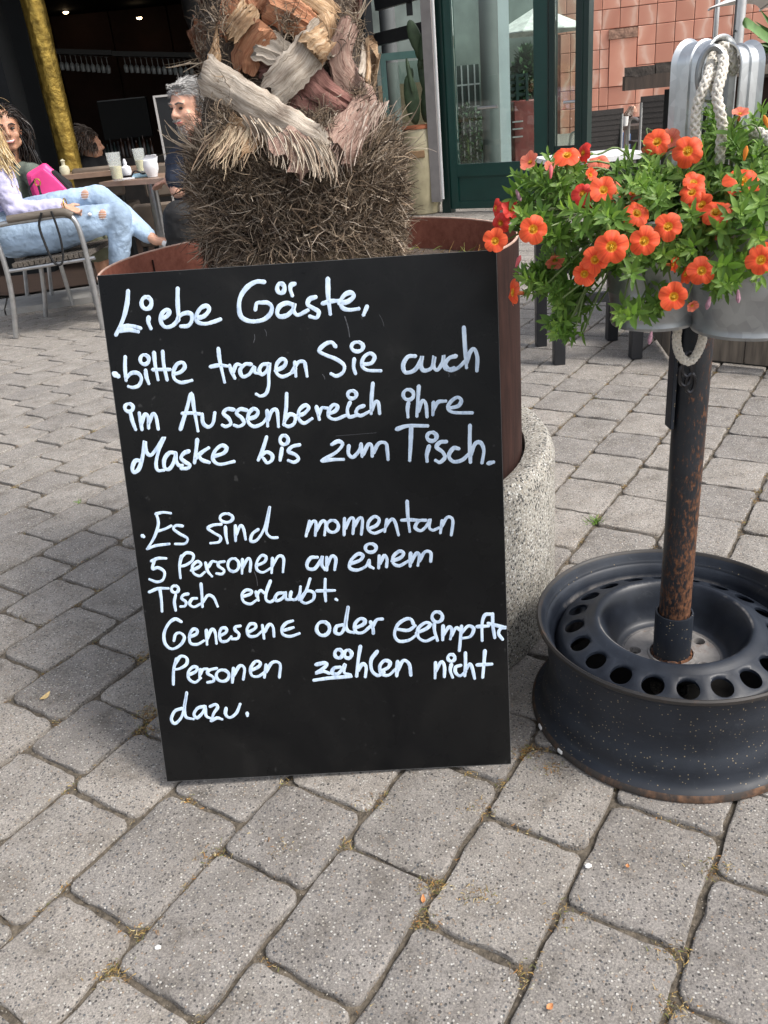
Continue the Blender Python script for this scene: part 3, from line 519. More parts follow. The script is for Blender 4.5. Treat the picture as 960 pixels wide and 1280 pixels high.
# ================================================================== palm trunk
TC = np.array([-.092, 1.545, 0])
palm = thing('palm_tree', 'thick palm trunk with cut leaf stubs and brown fibre in the round planter', 'palm', TC+np.array([0, 0, .69]))
def palm_mat(name, stops, streak=(1, 1, .07), sc=46.):
    m, nt, p = newmat(name); tc = N(nt, 'UVMap'); mp = N(nt, 'Mapping'); mp.inputs['Scale'].default_value = (1.2, 16, 1); nt.links.new(tc.outputs[0], mp.inputs[0])
    n1 = N(nt, 'TexNoise', i_Scale=3.4, i_Detail=10., i_Roughness=.78, i_Distortion=.5); nt.links.new(mp.outputs[0], n1.inputs['Vector'])
    r = ramp(nt, stops); nt.links.new(n1.outputs[0], r.inputs[0])
    co = coords(nt); n2 = N(nt, 'TexNoise', i_Scale=22., i_Detail=5.); nt.links.new(co, n2.inputs['Vector'])
    r2 = ramp(nt, [(.30, (.38, .33, .30)), (.46, (.82, .79, .76)), (.62, (1.1, 1.07, 1.03))]); nt.links.new(n2.outputs[0], r2.inputs[0])
    nt.links.new(mixc(nt, r.outputs[0], r2.outputs[0], 1., 'MULTIPLY'), p.inputs['Base Color']); p.inputs['Roughness'].default_value = .72
    p.inputs['Specular IOR Level'].default_value = .25
    b = N(nt, 'Bump'); b.inputs['Strength'].default_value = .9; b.inputs['Distance'].default_value = .003; nt.links.new(n1.outputs[0], b.inputs['Height']); nt.links.new(b.outputs[0], p.inputs['Normal'])
    return m
PG = palm_mat('stub_grey', [(.28, (.07, .055, .042)), (.40, (.36, .30, .24)), (.54, (.58, .52, .45)), (.72, (.74, .70, .63))])
PT = palm_mat('stub_tan', [(.3, (.10, .055, .03)), (.43, (.42, .26, .14)), (.56, (.60, .44, .29)), (.74, (.72, .64, .53))])
PO = palm_mat('stub_orange', [(.28, (.09, .035, .02)), (.42, (.34, .14, .075)), (.57, (.50, .26, .15)), (.76, (.66, .48, .36))])
PR = palm_mat('stub_red', [(.28, (.10, .045, .04)), (.45, (.26, .125, .11)), (.65, (.36, .20, .17)), (.85, (.45, .33, .28))])
PP = palm_mat('stub_pink', [(.28, (.08, .05, .04)), (.42, (.28, .17, .14)), (.56, (.43, .31, .26)), (.76, (.60, .53, .47))])
TR = lambda z: float(np.interp(z, [.66, .72, .80, .88, .92, .96, 1.02, 1.10, 1.2, 1.32, 1.4], [.14, .15, .155, .155, .148, .138, .125, .115, .10, .085, .05]))
m_core = mat('trunk_core', (.055, .038, .026), .95, var=.5, scale=40, bump=1, bscale=120, bdist=.008)
MB().lathe([(TR(z)*.97, z) for z in np.linspace(.66, 1.4, 24)]+[(0, 1.4)], TC, 40, wob=lambda t, z: .04*math.sin(5*t+z*30)+.03*math.sin(11*t-z*50)).build('trunk', m_core, palm)
def on_trunk(px, py, off=0.):
    """where the line of sight through a photograph point meets the trunk, off = how far proud of it"""
    d = _ray(px, py); d = d/np.linalg.norm(d); t = 1.0
    best = None
    for i in range(700):
        P = EYE+d*(t+i*.0012); rr = math.hypot(P[0]-TC[0], P[1]-TC[1])-(TR(P[2])+off)
        if best is None or rr < best[0]: best = (rr, P)
        if rr <= 0: break
    return best[1]
def stub(path, w0, w1, off, m, th=.010, fray=.0, seed=0, arch=.25, pts3=None, tip=.0, n=14):
    """a cut leaf base: a thick curved strap lying along the trunk"""
    r = random.Random(seed)
    P = pts3 if pts3 else [on_trunk(px, py, o_ if len(o3) else off) for (px, py, *o3) in path for o_ in [o3[0] if o3 else off]]
    P = spline(P, 7); n = len(P); mb = MB(); vs = []; uv = []; W = 13; lip = [r.uniform(-1, 1) for _ in range(W)]
    L = 0; prev = P[0]
    for i, p in enumerate(P):
        L += np.linalg.norm(p-prev); prev = p
        d = nrm(P[min(i+1, n-1)]-P[max(i-1, 0)]); out = nrm(np.array([p[0]-TC[0], p[1]-TC[1], .0])); side = nrm(np.cross(d, out)); out = np.cross(side, d)
        t = i/(n-1); ww = (w0+(w1-w0)*t)/2*1.12*(1+.05*math.sin(i*.9+seed))
        if tip and t > 1-tip: ww *= max(.12, (1-t)/tip)
        ww_e = ww*(1+r.uniform(-.06, .06))
        for k in range(W):
            x = -1+2*k/(W-1); h = -arch*ww*(x*x)+th*.13*lip[k]+r.uniform(-.0008, .0008)
            endj = 0
            if i == 0: endj = lip[k]*.005+r.uniform(-.004, .004)
            if i == n-1: endj = lip[(k*5) % W]*.009+r.uniform(-.004, .006)
            vs.append(p+side*x*ww_e+out*h+d*endj); uv.append((L*6, (x+1)/2*ww*12+seed))
        for k in range(W-1, -1, -1):
            x = -1+2*k/(W-1); vs.append(p+side*x*ww_e*.96+out*(-arch*ww*x*x-th*(1-.55*x*x))); uv.append((L*6, (x+1)/2*ww*12+3+seed))
    fs = []; q = 2*W
    for i in range(n-1):
        for k in range(q): fs.append((i*q+k, i*q+(k+1) % q, (i+1)*q+(k+1) % q, (i+1)*q+k))
    fs.append(tuple(range(q))); fs.append(tuple((n-1)*q+k for k in range(q))[::-1])
    mb.add(vs, fs); o = mb.build('leaf_stub', m, palm, autos=50)
    me = o.data; ul = me.uv_layers.new(name='UVMap'); 
    for lp in me.loops: ul.data[lp.index].uv = uv[lp.vertex_index]
    return P
def Z1(pts): return [(220+p[0]/3.2, p[1]/3.2, *p[2:]) for p in pts]
S_ = 1.43/1047.7/3.2   # zoomed pixel -> length on the trunk
stub(Z1([(100, 300, .062), (200, 352, .05), (330, 425, .045), (450, 490, .045), (560, 545, .045), (612, 580, .04)]), 118*S_, 62*S_, .05, PG, .010, seed=1, arch=.32)
stub(Z1([(378, 372, .022), (470, 280, .036), (545, 200, .042), (598, 150, .045)]), 104*S_, 112*S_, .03, PG, .012, seed=2, arch=.28)
stub(Z1([(545, 205, .050), (575, 175, .054), (608, 140, .05)]), 104*S_, 70*S_, .05, PT, .008, seed=22, arch=.28)
stub(Z1([(318, 170, .024), (400, 200, .022), (470, 245, .018)]), 100*S_, 70*S_, .02, PG, .014, seed=3, arch=.1)
stub(Z1([(262, 285, .012), (280, 200, .02), (345, 110, .03)]), 92*S_, 96*S_, .02, PO, .012, seed=4)
stub(Z1([(320, 265, .004), (500, 290, .010), (600, 360, .018), (700, 425, .012)]), 96*S_, 96*S_, .01, PR, .012, seed=5, arch=.3)
stub(Z1([(430, 370, -.002), (500, 400, .003), (610, 450, 0.)]), 80*S_, 80*S_, 0, PR, .012, seed=6)
stub(Z1([(712, 100, .048), (675, 200, .040), (690, 280, .03), (745, 350, .02)]), 70*S_, 120*S_, .03, PP, .013, seed=7, arch=.4)
stub(Z1([(365, 10, .03), (450, 50, .034), (520, 90, .034), (560, 115, .03)]), 110*S_, 84*S_, .03, PO, .012, seed=8, arch=.4)
stub(Z1([(212, 138, .036), (250, 85, .036), (300, 30, .03)]), 62*S_, 70*S_, .03, PT, .011, seed=9)
stub(Z1([(195, 150, .02), (200, 70, .024), (225, -30, .02)]), 60*S_, 66*S_, .02, PO, .011, seed=10)
stub(Z1([(600, 60, .03), (622, 110, .03), (628, 195, .022)]), 74*S_, 52*S_, .03, PT, .011, seed=11, arch=.45)
stub(Z1([(520, -30, .03), (590, 15, .03), (650, 60, .024)]), 70*S_, 60*S_, .03, PT, .011, seed=12)
stub(Z1([(800, 380, .03), (775, 440, .034), (720, 520, .04), (650, 600, .044)]), 92*S_, 150*S_, .03, PP, .008, seed=13, arch=.35)
stub(Z1([(258, 480, .022), (220, 540, .03), (165, 600, .036)]), 84*S_, 74*S_, .03, PT, .008, seed=14)
stub(Z1([(135, 285, .05), (150, 215, .05), (160, 130, .045)]), 50*S_, 34*S_, .05, PT, .008, seed=15, tip=.5)
stub(Z1([(300, 50, .02), (270, -20, .02), (250, -70, .02)]), 72*S_, 70*S_, .02, PO, .01, seed=16)
stub(Z1([(330, 40, .018), (370, -20, .02), (400, -80, .02)]), 70*S_, 70*S_, .02, PO, .01, seed=17)
stub(Z1([(745, 300, .04), (758, 240, .042), (748, 180, .04)]), 26*S_, 36*S_, .04, PG, .006, seed=18, tip=.4)
stub(Z1([(772, 330, .04), (776, 250, .045), (770, 150, .045)]), 24*S_, 14*S_, .04, PT, .006, seed=19, tip=.5)
stub(Z1([(560, 560, .04), (500, 590, .045), (440, 640, .05)]), 120*S_, 150*S_, .04, PP, .006, seed=20, arch=.2)
stub(Z1([(330, 500, .03), (300, 560, .04), (262, 620, .05)]), 70*S_, 40*S_, .04, PT, .006, seed=23, arch=.2, tip=.3)
# the stubs round the back and above the picture, laid in the same crossing spirals
rp = random.Random(21); ki = 0
for row in range(9):
    z0 = .90+row*.055
    for j in range(7):
        ph = math.radians(j*51+row*26)
        for_cam = math.cos(ph-math.radians(-90+3)) > -.55
        if for_cam and z0 < 1.10: continue
        sgn = 1 if row % 2 else -1; pts = []
        for i in range(4):
            t = i/3; z = z0+.13*t; a = ph+sgn*.55*t; rr = TR(z)+.012+.03*t
            pts.append(TC+np.array([rr*math.cos(a), rr*math.sin(a), z]))
        stub(None, .058, .046, 0, rp.choice([PG, PT, PO, PR, PP]), .011, seed=40+ki, pts3=pts); ki += 1
# frayed strands curling from the big grey stub, and all the trunk fibre
m_fib = vcolmat('palm_fibre', .85)
def fstrand(mb, p, d, L, wd, r, col, curl=.5, n=4, bend=None):
    p = V3(p); d = nrm(d); side = nrm(np.cross(d, (r.gauss(0, 1), r.gauss(0, 1), r.gauss(0, 1)))); vs = []; ax = nrm([r.gauss(0, 1), r.gauss(0, 1), r.gauss(0, 1)])
    for i in range(n+1):
        ww = wd*(1-.7*i/n); nn_ = np.cross(d, side); vs += [p-side*ww, p+nn_*ww*.8, p+side*ww]
        p = p+d*L/n; d = nrm(d+np.cross(ax, d)*curl*r.uniform(.3, 1)/n*2+(0 if bend is None else V3(bend)/n)); side = nrm(side-d*(side@d))
    fs = []
    for i in range(n): fs += [(3*i, 3*i+1, 3*i+4, 3*i+3), (3*i+1, 3*i+2, 3*i+5, 3*i+4)]
    mb.add(vs, fs, col)
FC = [(.16, .12, .085), (.22, .17, .12), (.31, .25, .185), (.40, .33, .26), (.085, .06, .043), (.26, .19, .13), (.05, .036, .028), (.34, .26, .18), (.50, .43, .35)]
FW_ = [5, 5, 4, 3, 5, 4, 4, 2, 1.1]
rf = random.Random(5); fib = MB()
for _ in range(17500):
    z = rf.triangular(.685, .935, .85) if rf.random() < .85 else rf.uniform(.69, .78); a = rf.uniform(0, 6.2832)
    if rf.random() < .6: a = rf.uniform(math.radians(-200), math.radians(20))
    aa = math.degrees(a) % 360
    if z < .748 and 246 < aa < 282 and rf.random() < .8: continue
    sw = .5*math.sin(a*3+z*40)+.4*math.sin(a*7-z*23)
    R0 = float(np.interp(z, [.66, .72, .80, .86, .90, .93, .96], [.142, .150, .154, .152, .138, .122, .112]))-.008+rf.uniform(0, .028)
    er = np.array([math.cos(a), math.sin(a), 0]); et = np.array([-math.sin(a), math.cos(a), 0])
    up = rf.gauss(.55, .6) if z > .78 else rf.gauss(-.1, .8)
    d = er*rf.uniform(.25, .85)+et*(sw+rf.gauss(0, .75))*1.0+np.array([0, 0, up])
    L = rf.uniform(.022, .06)*(1 if z > .76 else .8)
    fstrand(fib, TC+er*R0+np.array([0, 0, z]), d, L, (rf.uniform(.0003, .0009) if rf.random() < .55 else rf.uniform(.0008, .0021)*(1.5 if rf.random() < .12 else 1)), rf, rf.choices(FC, FW_)[0], 1.1, 3)
# matted hair between the stubs higher up
for _ in range(7500):
    z = rf.uniform(.90, 1.33); a = rf.uniform(0, 6.2832); er = np.array([math.cos(a), math.sin(a), 0]); et = np.array([-math.sin(a), math.cos(a), 0])
    d = er*rf.uniform(.0, .4)+et*rf.gauss(0, 1)+np.array([0, 0, rf.gauss(.1, .7)])
    fstrand(fib, TC+er*(TR(z)-.004+rf.uniform(.0, .016))+np.array([0, 0, z]), d, rf.uniform(.012, .034), rf.uniform(.00025, .0008), rf, rf.choices(FC, FW_)[0], 1.6, 3)
for px0, py0, cnt in [(205, 25, 40), (680, 60, 30), (175, 80, 50), (165, 180, 40), (740, 380, 60), (690, 150, 40), (200, 340, 80), (450, 95, 90), (600, 480, 120), (190, 470, 110)]:
    for _ in range(cnt):
        x, y = Z1([(px0+rf.gauss(0, 22), py0+rf.gauss(0, 26))])[0]; P = on_trunk(x, y, rf.uniform(.02, .05)); er = nrm(np.array([P[0]-TC[0], P[1]-TC[1], .1]))
        fstrand(fib, P, er*.45+np.array([rf.gauss(0, .7), rf.gauss(0, .7), rf.gauss(.1, .7)]), rf.uniform(.012, .036), rf.uniform(.0005, .0011), rf, rf.choices(FC, FW_)[0], 1.6, 4)
# combed bundles fanning from the lower ends of the stubs
for i in range(230):
    t = rf.random(); x = 250+t*350; y = 440+t*120+rf.uniform(5, 40)
    P = on_trunk(220+x/3.2, y/3.2, .048-rf.uniform(0, .02)); col = rf.choice([(.45, .38, .3), (.36, .29, .22), (.54, .47, .38), (.3, .22, .16)])
    fstrand(fib, P, np.array([.5, -.25, -.75]), rf.uniform(.03, .07), rf.uniform(.0009, .002), rf, col, .25, 6, bend=(-.75, -.25, .15))
for i in range(330):
    t = rf.random(); P = on_trunk(220+(800-t*120+rf.gauss(0, 26))/3.2, (400+t*150)/3.2, .042-rf.uniform(0, .02)); col = rf.choice([(.42, .34, .28), (.33, .24, .2), (.5, .42, .36), (.2, .14, .11)])
    fstrand(fib, P, np.array([-.55+rf.gauss(0, .15), -.35, -.8]), rf.uniform(.03, .07), rf.uniform(.0008, .0018), rf, col, .35, 5)
for i in range(140):
    P = on_trunk(220+(230+rf.gauss(0, 50))/3.2, (500+rf.uniform(0, 70))/3.2, .036); col = rf.choice([(.42, .32, .22), (.33, .24, .17), (.5, .4, .28)])
    fstrand(fib, P, np.array([-.5+rf.gauss(0, .2), -.35, -.7]), rf.uniform(.02, .06), rf.uniform(.0009, .002), rf, col, .5, 5)
# long loose hairs at the left and right of the head
for (x, y, dx, dz) in [(90, 590, -.9, .6), (60, 590, -.8, .9), (40, 600, -1, .5), (110, 560, -.5, 1), (80, 240, -1, -.2), (900, 520, .5, 1), (860, 500, .6, .9), (740, 70, .5, 1), (915, 600, .9, .2)]:
    for _ in range(5):
        P = on_trunk(220+(x+rf.gauss(0, 12))/3.2, (y+rf.gauss(0, 10))/3.2, .03); fstrand(fib, P, (dx+rf.gauss(0, .2), -.1+rf.gauss(0, .2), dz+rf.gauss(0, .2)), rf.uniform(.03, .06), .0011, rf, rf.choice(FC[2:4]), .8, 6)
o = fib.build('fibre', m_fib, palm, smooth=False); o['kind'] = 'stuff'
# burlap wrapped round the foot
m, nt, p = newmat('burlap'); tc = N(nt, 'UVMap'); 
wv = N(nt, 'TexWave', i_Scale=1.0, i_Distortion=1.5); wv.inputs['Detail'].default_value = 2; mp = N(nt, 'Mapping'); mp.inputs['Scale'].default_value = (58, 1, 1); nt.links.new(tc.outputs[0], mp.inputs[0]); nt.links.new(mp.outputs[0], wv.inputs[0])
wv2 = N(nt, 'TexWave', i_Scale=1.0, i_Distortion=1.5, bands_direction='Y'); mp2 = N(nt, 'Mapping'); mp2.inputs['Scale'].default_value = (1, 9, 1); nt.links.new(tc.outputs[0], mp2.inputs[0]); nt.links.new(mp2.outputs[0], wv2.inputs[0])
mu = N(nt, 'Math', operation='MULTIPLY'); nt.links.new(wv.outputs[1], mu.inputs[0]); nt.links.new(wv2.outputs[1], mu.inputs[1])
r1 = ramp(nt, [(.02, (.07, .05, .03)), (.35, (.34, .26, .16))]); nt.links.new(mu.outputs[0], r1.inputs[0]); nt.links.new(r1.outputs[0], p.inputs['Base Color']); p.inputs['Roughness'].default_value = .9
b = N(nt, 'Bump'); b.inputs['Distance'].default_value = .002; nt.links.new(mu.outputs[0], b.inputs['Height']); nt.links.new(b.outputs[0], p.inputs['Normal'])
mb = MB().lathe([(.168, .684), (.171, .70), (.171, .72), (.166, .745)], TC, 72, wob=lambda t, z: .012*math.sin(7*t)); o = mb.build('burlap_wrap', m, palm)
ul = o.data.uv_layers.new(name='UVMap')
for lp in o.data.loops:
    v = o.data.vertices[lp.vertex_index].co; ul.data[lp.index].uv = (math.atan2(v.y, v.x), v.z*20)

# ================================================================== wheel-rim flower stand
WC = np.array([.444, 1.108, 0])
def metal_paint(name, base, base2, rustc, rust_lo, rust_hi, rough=.38, streak=.25, scale=22., flecks=False, zgrad=None, ring=None):
    m, nt, p = newmat(name); co = coords(nt, (1, 1, streak)); n1 = N(nt, 'TexNoise', i_Scale=scale, i_Detail=9., i_Roughness=.75); nt.links.new(co, n1.inputs['Vector'])
    co2 = coords(nt); n2 = N(nt, 'TexNoise', i_Scale=7., i_Detail=7., i_Roughness=.65); nt.links.new(co2, n2.inputs['Vector'])
    r = ramp(nt, [(.35, base), (.68, base2)]); nt.links.new(n2.outputs[0], r.inputs[0])
    fac = n1.outputs[0]
    if zgrad:   # rust gathers in some stretches more than in others
        sx = N(nt, 'SeparateXYZ'); nt.links.new(co2, sx.inputs[0]); mr = N(nt, 'MapRange'); mr.inputs[1].default_value = zgrad[0]; mr.inputs[2].default_value = zgrad[1]; mr.inputs[3].default_value = zgrad[2]; mr.inputs[4].default_value = zgrad[3]
        nt.links.new(sx.outputs[2], mr.inputs[0]); ad = N(nt, 'Math', operation='ADD'); nt.links.new(fac, ad.inputs[0]); nt.links.new(mr.outputs[0], ad.inputs[1]); 
        mx_ = N(nt, 'MapRange'); mx_.inputs[1].default_value = -.03; mx_.inputs[2].default_value = .03; mx_.inputs[3].default_value = 0; mx_.inputs[4].default_value = .13; nt.links.new(sx.outputs[0], mx_.inputs[0]); a2 = N(nt, 'Math', operation='ADD'); nt.links.new(ad.outputs[0], a2.inputs[0]); nt.links.new(mx_.outputs[0], a2.inputs[1]); fac = a2.outputs[0]
    rr = ramp(nt, [(rust_lo, (0, 0, 0)), (rust_hi, (1, 1, 1))]); nt.links.new(fac, rr.inputs[0])
    n4 = N(nt, 'TexNoise', i_Scale=110., i_Detail=4.); nt.links.new(co2, n4.inputs['Vector']); rc = ramp(nt, [(.35, tuple(c*.35 for c in rustc)), (.65, rustc)]); nt.links.new(n4.outputs[0], rc.inputs[0])
    col = mixc(nt, r.outputs[0], rc.outputs[0], rr.outputs[0])
    if flecks:
        v = N(nt, 'TexVoronoi', i_Scale=240.); nt.links.new(co2, v.inputs['Vector']); sp = N(nt, 'SeparateColor'); nt.links.new(v.outputs['Color'], sp.inputs[0])
        lt = N(nt, 'MapRange'); lt.inputs[1].default_value = .30; lt.inputs[2].default_value = .18; nt.links.new(v.outputs['Distance'], lt.inputs[0])
        gt = N(nt, 'Math', operation='GREATER_THAN'); gt.inputs[1].default_value = .83; nt.links.new(sp.outputs[0], gt.inputs[0]); mu = N(nt, 'Math', operation='MULTIPLY'); nt.links.new(lt.outputs[0], mu.inputs[0]); nt.links.new(gt.outputs[0], mu.inputs[1])
        col = mixc(nt, col, (.24, .19, .12), mu.outputs[0])
    # chalky scuffs and dust
    n5 = N(nt, 'TexNoise', i_Scale=34., i_Detail=12., i_Roughness=.85, i_Distortion=1.2); nt.links.new(co2, n5.inputs['Vector']); r5 = ramp(nt, [(.58, (0, 0, 0)), (.72, (.35, .35, .35))]); nt.links.new(n5.outputs[0], r5.inputs[0]); col = mixc(nt, col, (.15, .155, .16), r5.outputs[0])
    if ring:      # paint worn to bare metal along a raised edge
        s2 = N(nt, 'SeparateXYZ'); nt.links.new(co2, s2.inputs[0]); c2_ = N(nt, 'CombineXYZ'); nt.links.new(s2.outputs[0], c2_.inputs[0]); nt.links.new(s2.outputs[1], c2_.inputs[1]); ln = N(nt, 'VectorMath', operation='LENGTH'); nt.links.new(c2_.outputs[0], ln.inputs[0])
        for rad, wid, lo in ring:
            sb_ = N(nt, 'Math', operation='SUBTRACT'); sb_.inputs[1].default_value = rad*K; nt.links.new(ln.outputs['Value'], sb_.inputs[0]); ab_ = N(nt, 'Math', operation='ABSOLUTE'); nt.links.new(sb_.outputs[0], ab_.inputs[0]); m1 = N(nt, 'MapRange'); m1.inputs[1].default_value = wid*K; m1.inputs[2].default_value = wid*.2*K; nt.links.new(ab_.outputs[0], m1.inputs[0])
            rn = ramp(nt, [(lo, (0, 0, 0)), (lo+.14, (1, 1, 1))]); nt.links.new(n2.outputs[0], rn.inputs[0]); mm_ = N(nt, 'Math', operation='MULTIPLY'); nt.links.new(m1.outputs[0], mm_.inputs[0]); nt.links.new(rn.outputs[0], mm_.inputs[1]); mk = N(nt, 'Math', operation='MULTIPLY'); mk.inputs[1].default_value = .75; nt.links.new(mm_.outputs[0], mk.inputs[0]); col = mixc(nt, col, (.27, .25, .23), mk.outputs[0])
    nt.links.new(col, p.inputs['Base Color']); p.inputs['Specular IOR Level'].default_value = .38
    mr = N(nt, 'MapRange'); mr.inputs[1].default_value = .3; mr.inputs[2].default_value = .7; mr.inputs[3].default_value = rough; mr.inputs[4].default_value = rough+.22; nt.links.new(n2.outputs[0], mr.inputs[0])
    ro2 = N(nt, 'Math', operation='MAXIMUM'); nt.links.new(mr.outputs[0], ro2.inputs[0]); mm = N(nt, 'Math', operation='MULTIPLY'); mm.inputs[1].default_value = .85; nt.links.new(rr.outputs[0], mm.inputs[0]); nt.links.new(mm.outputs[0], ro2.inputs[1]); nt.links.new(ro2.outputs[0], p.inputs['Roughness'])
    b = N(nt, 'Bump'); b.inputs['Strength'].default_value = .3; b.inputs['Distance'].default_value = .001; nt.links.new(n1.outputs[0], b.inputs['Height']); nt.links.new(b.outputs[0], p.inputs['Normal'])
    return m
RU = (.26, .10, .035)
m_rimout = metal_paint('rim_outside', (.010, .013, .019), (.021, .026, .036), (.10, .06, .04), .80, .9, .42, flecks=True)
m_disc = metal_paint('rim_disc', (.006, .008, .013), (.022, .028, .040), (.16, .07, .03), .74, .86, .3, ring=[(.1165, .0022, .46), (.1895, .0030, .5), (.076, .0035, .42)])
m_bead = metal_paint('rim_lip', (.014, .014, .014), (.035, .03, .027), (.12, .065, .038), .56, .72, .36)
m_lug = metal_paint('rim_hub', (.07, .07, .075), (.34, .32, .30), (.19, .10, .055), .56, .7, .42, streak=1.)
m_pole = metal_paint('pole_rusty', (.007, .008, .010), (.018, .020, .025), (.16, .068, .032), .54, .63, .3, streak=.35, scale=190., zgrad=(.12, .62, .075, -.085))
stand = thing('flower_stand', 'rusty black post welded to a car wheel rim, carrying the flower pots', 'plant stand', WC)
# outer barrel: top flange, drop, well, bottom flange; inner side with its own skin
outp = [(.2150, .172), (.2158, .176), (.2135, .1795), (.2105, .1785)]
barrel_out = [(.2135, .170), (.2045, .166), (.2005, .160), (.1985, .148), (.1985, .118), (.1975, .104), (.1945, .092), (.1945, .070), (.1985, .058), (.2035, .050), (.2055, .036), (.2075, .022), (.213, .015), (.2205, .012), (.2235, .006), (.2215, .002)]
MB().lathe(barrel_out, WC, 128).build('barrel', m_rimout, stand)
MB().lathe([(.2135, .170), (.2160, .1725), (.2160, .1775), (.2135, .1800), (.2105, .1788), (.2085, .1755)], WC, 128).build('flange', m_bead, stand)
MB().lathe([(.2195, .0), (.2245, .002), (.2245, .0075), (.2205, .0125)], WC, 128).build('lower_flange', metal_paint('rim_foot', (.02, .018, .017), (.05, .04, .033), (.17, .09, .05), .44, .60, .5), stand)
MB().lathe([(.2085, .1755), (.2050, .1700), (.2015, .1600), (.1990, .1570), (.1960, .1540), (.1930, .1420), (.1905, .1340), (.1870, .1300), (.1860, .1200), (.1880, .1), (.19, .05), (.2, .02), (.215, .003)], WC, 128).build('inner_barrel', m_disc, stand)
def zr(r):   # section of the wheel disc
    return float(np.interp(r, [.0, .030, .074, .082, .088, .094, .102, .108, .1135, .119, .126, .134, .154, .170, .178, .186], [.1030, .1030, .1035, .1050, .1090, .1200, .1430, .1570, .1668, .1705, .1685, .1640, .1560, .1480, .1430, .1240]))
nh = 20; disc = MB(); r0, r1 = .1355, .1745; hr_t, hr_r = .0165, .0155; rc_ = .155
hole_rims = MB()
for s_ in range(nh):
    ac = 2*math.pi*s_/nh+math.radians(-102); da = math.pi/nh; nb = 6; outer = []
    for j in range(nb): outer.append((ac-da+2*da*j/nb, r1))
    for j in range(nb): outer.append((ac+da, r1+(r0-r1)*j/nb))
    for j in range(nb): outer.append((ac+da-2*da*j/nb, r0))
    for j in range(nb): outer.append((ac-da, r0+(r1-r0)*j/nb))
    m_ = len(outer); vs = []; ell = []
    for (a, r) in outer:
        th = math.atan2((r-rc_)/hr_r, (a-ac)*rc_/hr_t); ell.append((ac+hr_t*math.cos(th)/rc_, rc_+hr_r*math.sin(th)))
    for lev in range(4):
        for (o_, e_) in zip(outer, ell):
            if lev < 3: f_ = lev/2*1.; a = o_[0]+(e_[0]-o_[0])*f_; r = o_[1]+(e_[1]-o_[1])*f_; z = zr(r)-(.0012 if lev == 2 else 0)
            else: a, r = e_; z = zr(r)-.006
            vs.append(WC+np.array([r*math.cos(a), r*math.sin(a), z]))
    fs = [(l*m_+i, l*m_+(i+1) % m_, (l+1)*m_+(i+1) % m_, (l+1)*m_+i) for l in range(3) for i in range(m_)]
    disc.add(vs, fs)
disc.lathe([(r, zr(r)) for r in (.1745, .178, .182, .1862)], WC, 120)
disc.lathe([(r, zr(r)) for r in (.0745, .080, .085, .088, .091, .094, .098, .102, .105, .108, .1105, .1135, .116, .119, .1225, .126, .130, .1355)], WC, 120)
disc.build('wheel_disc', m_disc, stand, autos=60)
# hub plate with bolt holes
hub = MB(); nl = 5; r0h, r1h, rcl, hr = .038, .0745, .057, .0088
for s_ in range(nl):
    ac = 2*math.pi*s_/nl+math.radians(-50); da = math.pi/nl; nb = 8; outer = []
    for j in range(nb): outer.append((ac-da+2*da*j/nb, r1h))
    for j in range(nb): outer.append((ac+da, r1h+(r0h-r1h)*j/nb))
    for j in range(nb): outer.append((ac+da-2*da*j/nb, r0h))
    for j in range(nb): outer.append((ac-da, r0h+(r1h-r0h)*j/nb))
    m_ = len(outer); vs = []
    for lev, (sc_, dz) in enumerate(((None, 0), (1.9, 0.), (1.5, .0032), (1.12, .0035), (1., .001), (.95, -.012))):
        for (a, r) in outer:
            th = math.atan2((r-rcl), (a-ac)*rcl)
            if sc_: a2 = ac+hr*sc_*math.cos(th)/rcl; r2 = rcl+hr*sc_*math.sin(th)
            else: a2, r2 = a, r
            vs.append(WC+np.array([r2*math.cos(a2), r2*math.sin(a2), .1035+dz]))
    hub.add(vs, [(l*m_+i, l*m_+(i+1) % m_, (l+1)*m_+(i+1) % m_, (l+1)*m_+i) for l in range(5) for i in range(m_)])
hub.lathe([(.038, .1035), (.0365, .107), (.034, .1072), (.033, .101), (.028, .100)], WC, 64)
for s_ in range(nl):
    ac = 2*math.pi*s_/nl+math.radians(-50); c_ = WC+np.array([rcl*math.cos(ac), rcl*math.sin(ac), .0955]); MB().tube([c_, c_+np.array([0, 0, .001])], .0082, 16).build('bolt_hole_shade', mat('hole_black', (.004, .004, .004), .9, var=0, bump=0) if 'hole_black' not in bpy.data.materials else bpy.data.materials['hole_black'], stand)  # black discs at the bottom of the holes paint in their shade
hub.build('hub_plate', m_lug, stand, autos=50)
for a in (12, 84, 156, 228, 300):
    a = math.radians(a); MB().tube([WC+np.array([.062*math.cos(a), .062*math.sin(a), .1028]), WC+np.array([.062*math.cos(a), .062*math.sin(a), .1040])], .0028, 12).build('pin_hole', mat('hole_black', (.004, .004, .004), .9, var=0, bump=0) if 'hole_black' not in bpy.data.materials else bpy.data.materials['hole_black'], stand)
MB().lathe([(.186, .035), (.03, .035)], WC, 40).build('inner_plate', mat('inner_black', (.008, .007, .006), .9, var=.4, scale=30), stand)  # dark plate added so the wheel holes read as shaded
MB().lathe([(.0292, .100), (.0292, .1835), (.0285, .1855), (.0262, .1855), (.0258, .180), (.0258, .165)], WC, 48).build('sleeve', m_rimout, stand)
MB().lathe([(.0305, .103), (.033, .1045), (.0305, .108), (.0290, .110)], WC, 48, wob=lambda t, z: .05*math.sin(17*t)+.04*math.sin(9*t+1)).build('weld_bead', m_pole, stand)
MB().lathe([(.0236, .10), (.0236, .90), (.021, .906), (0, .906)], WC, 48).build('post', m_pole, stand)
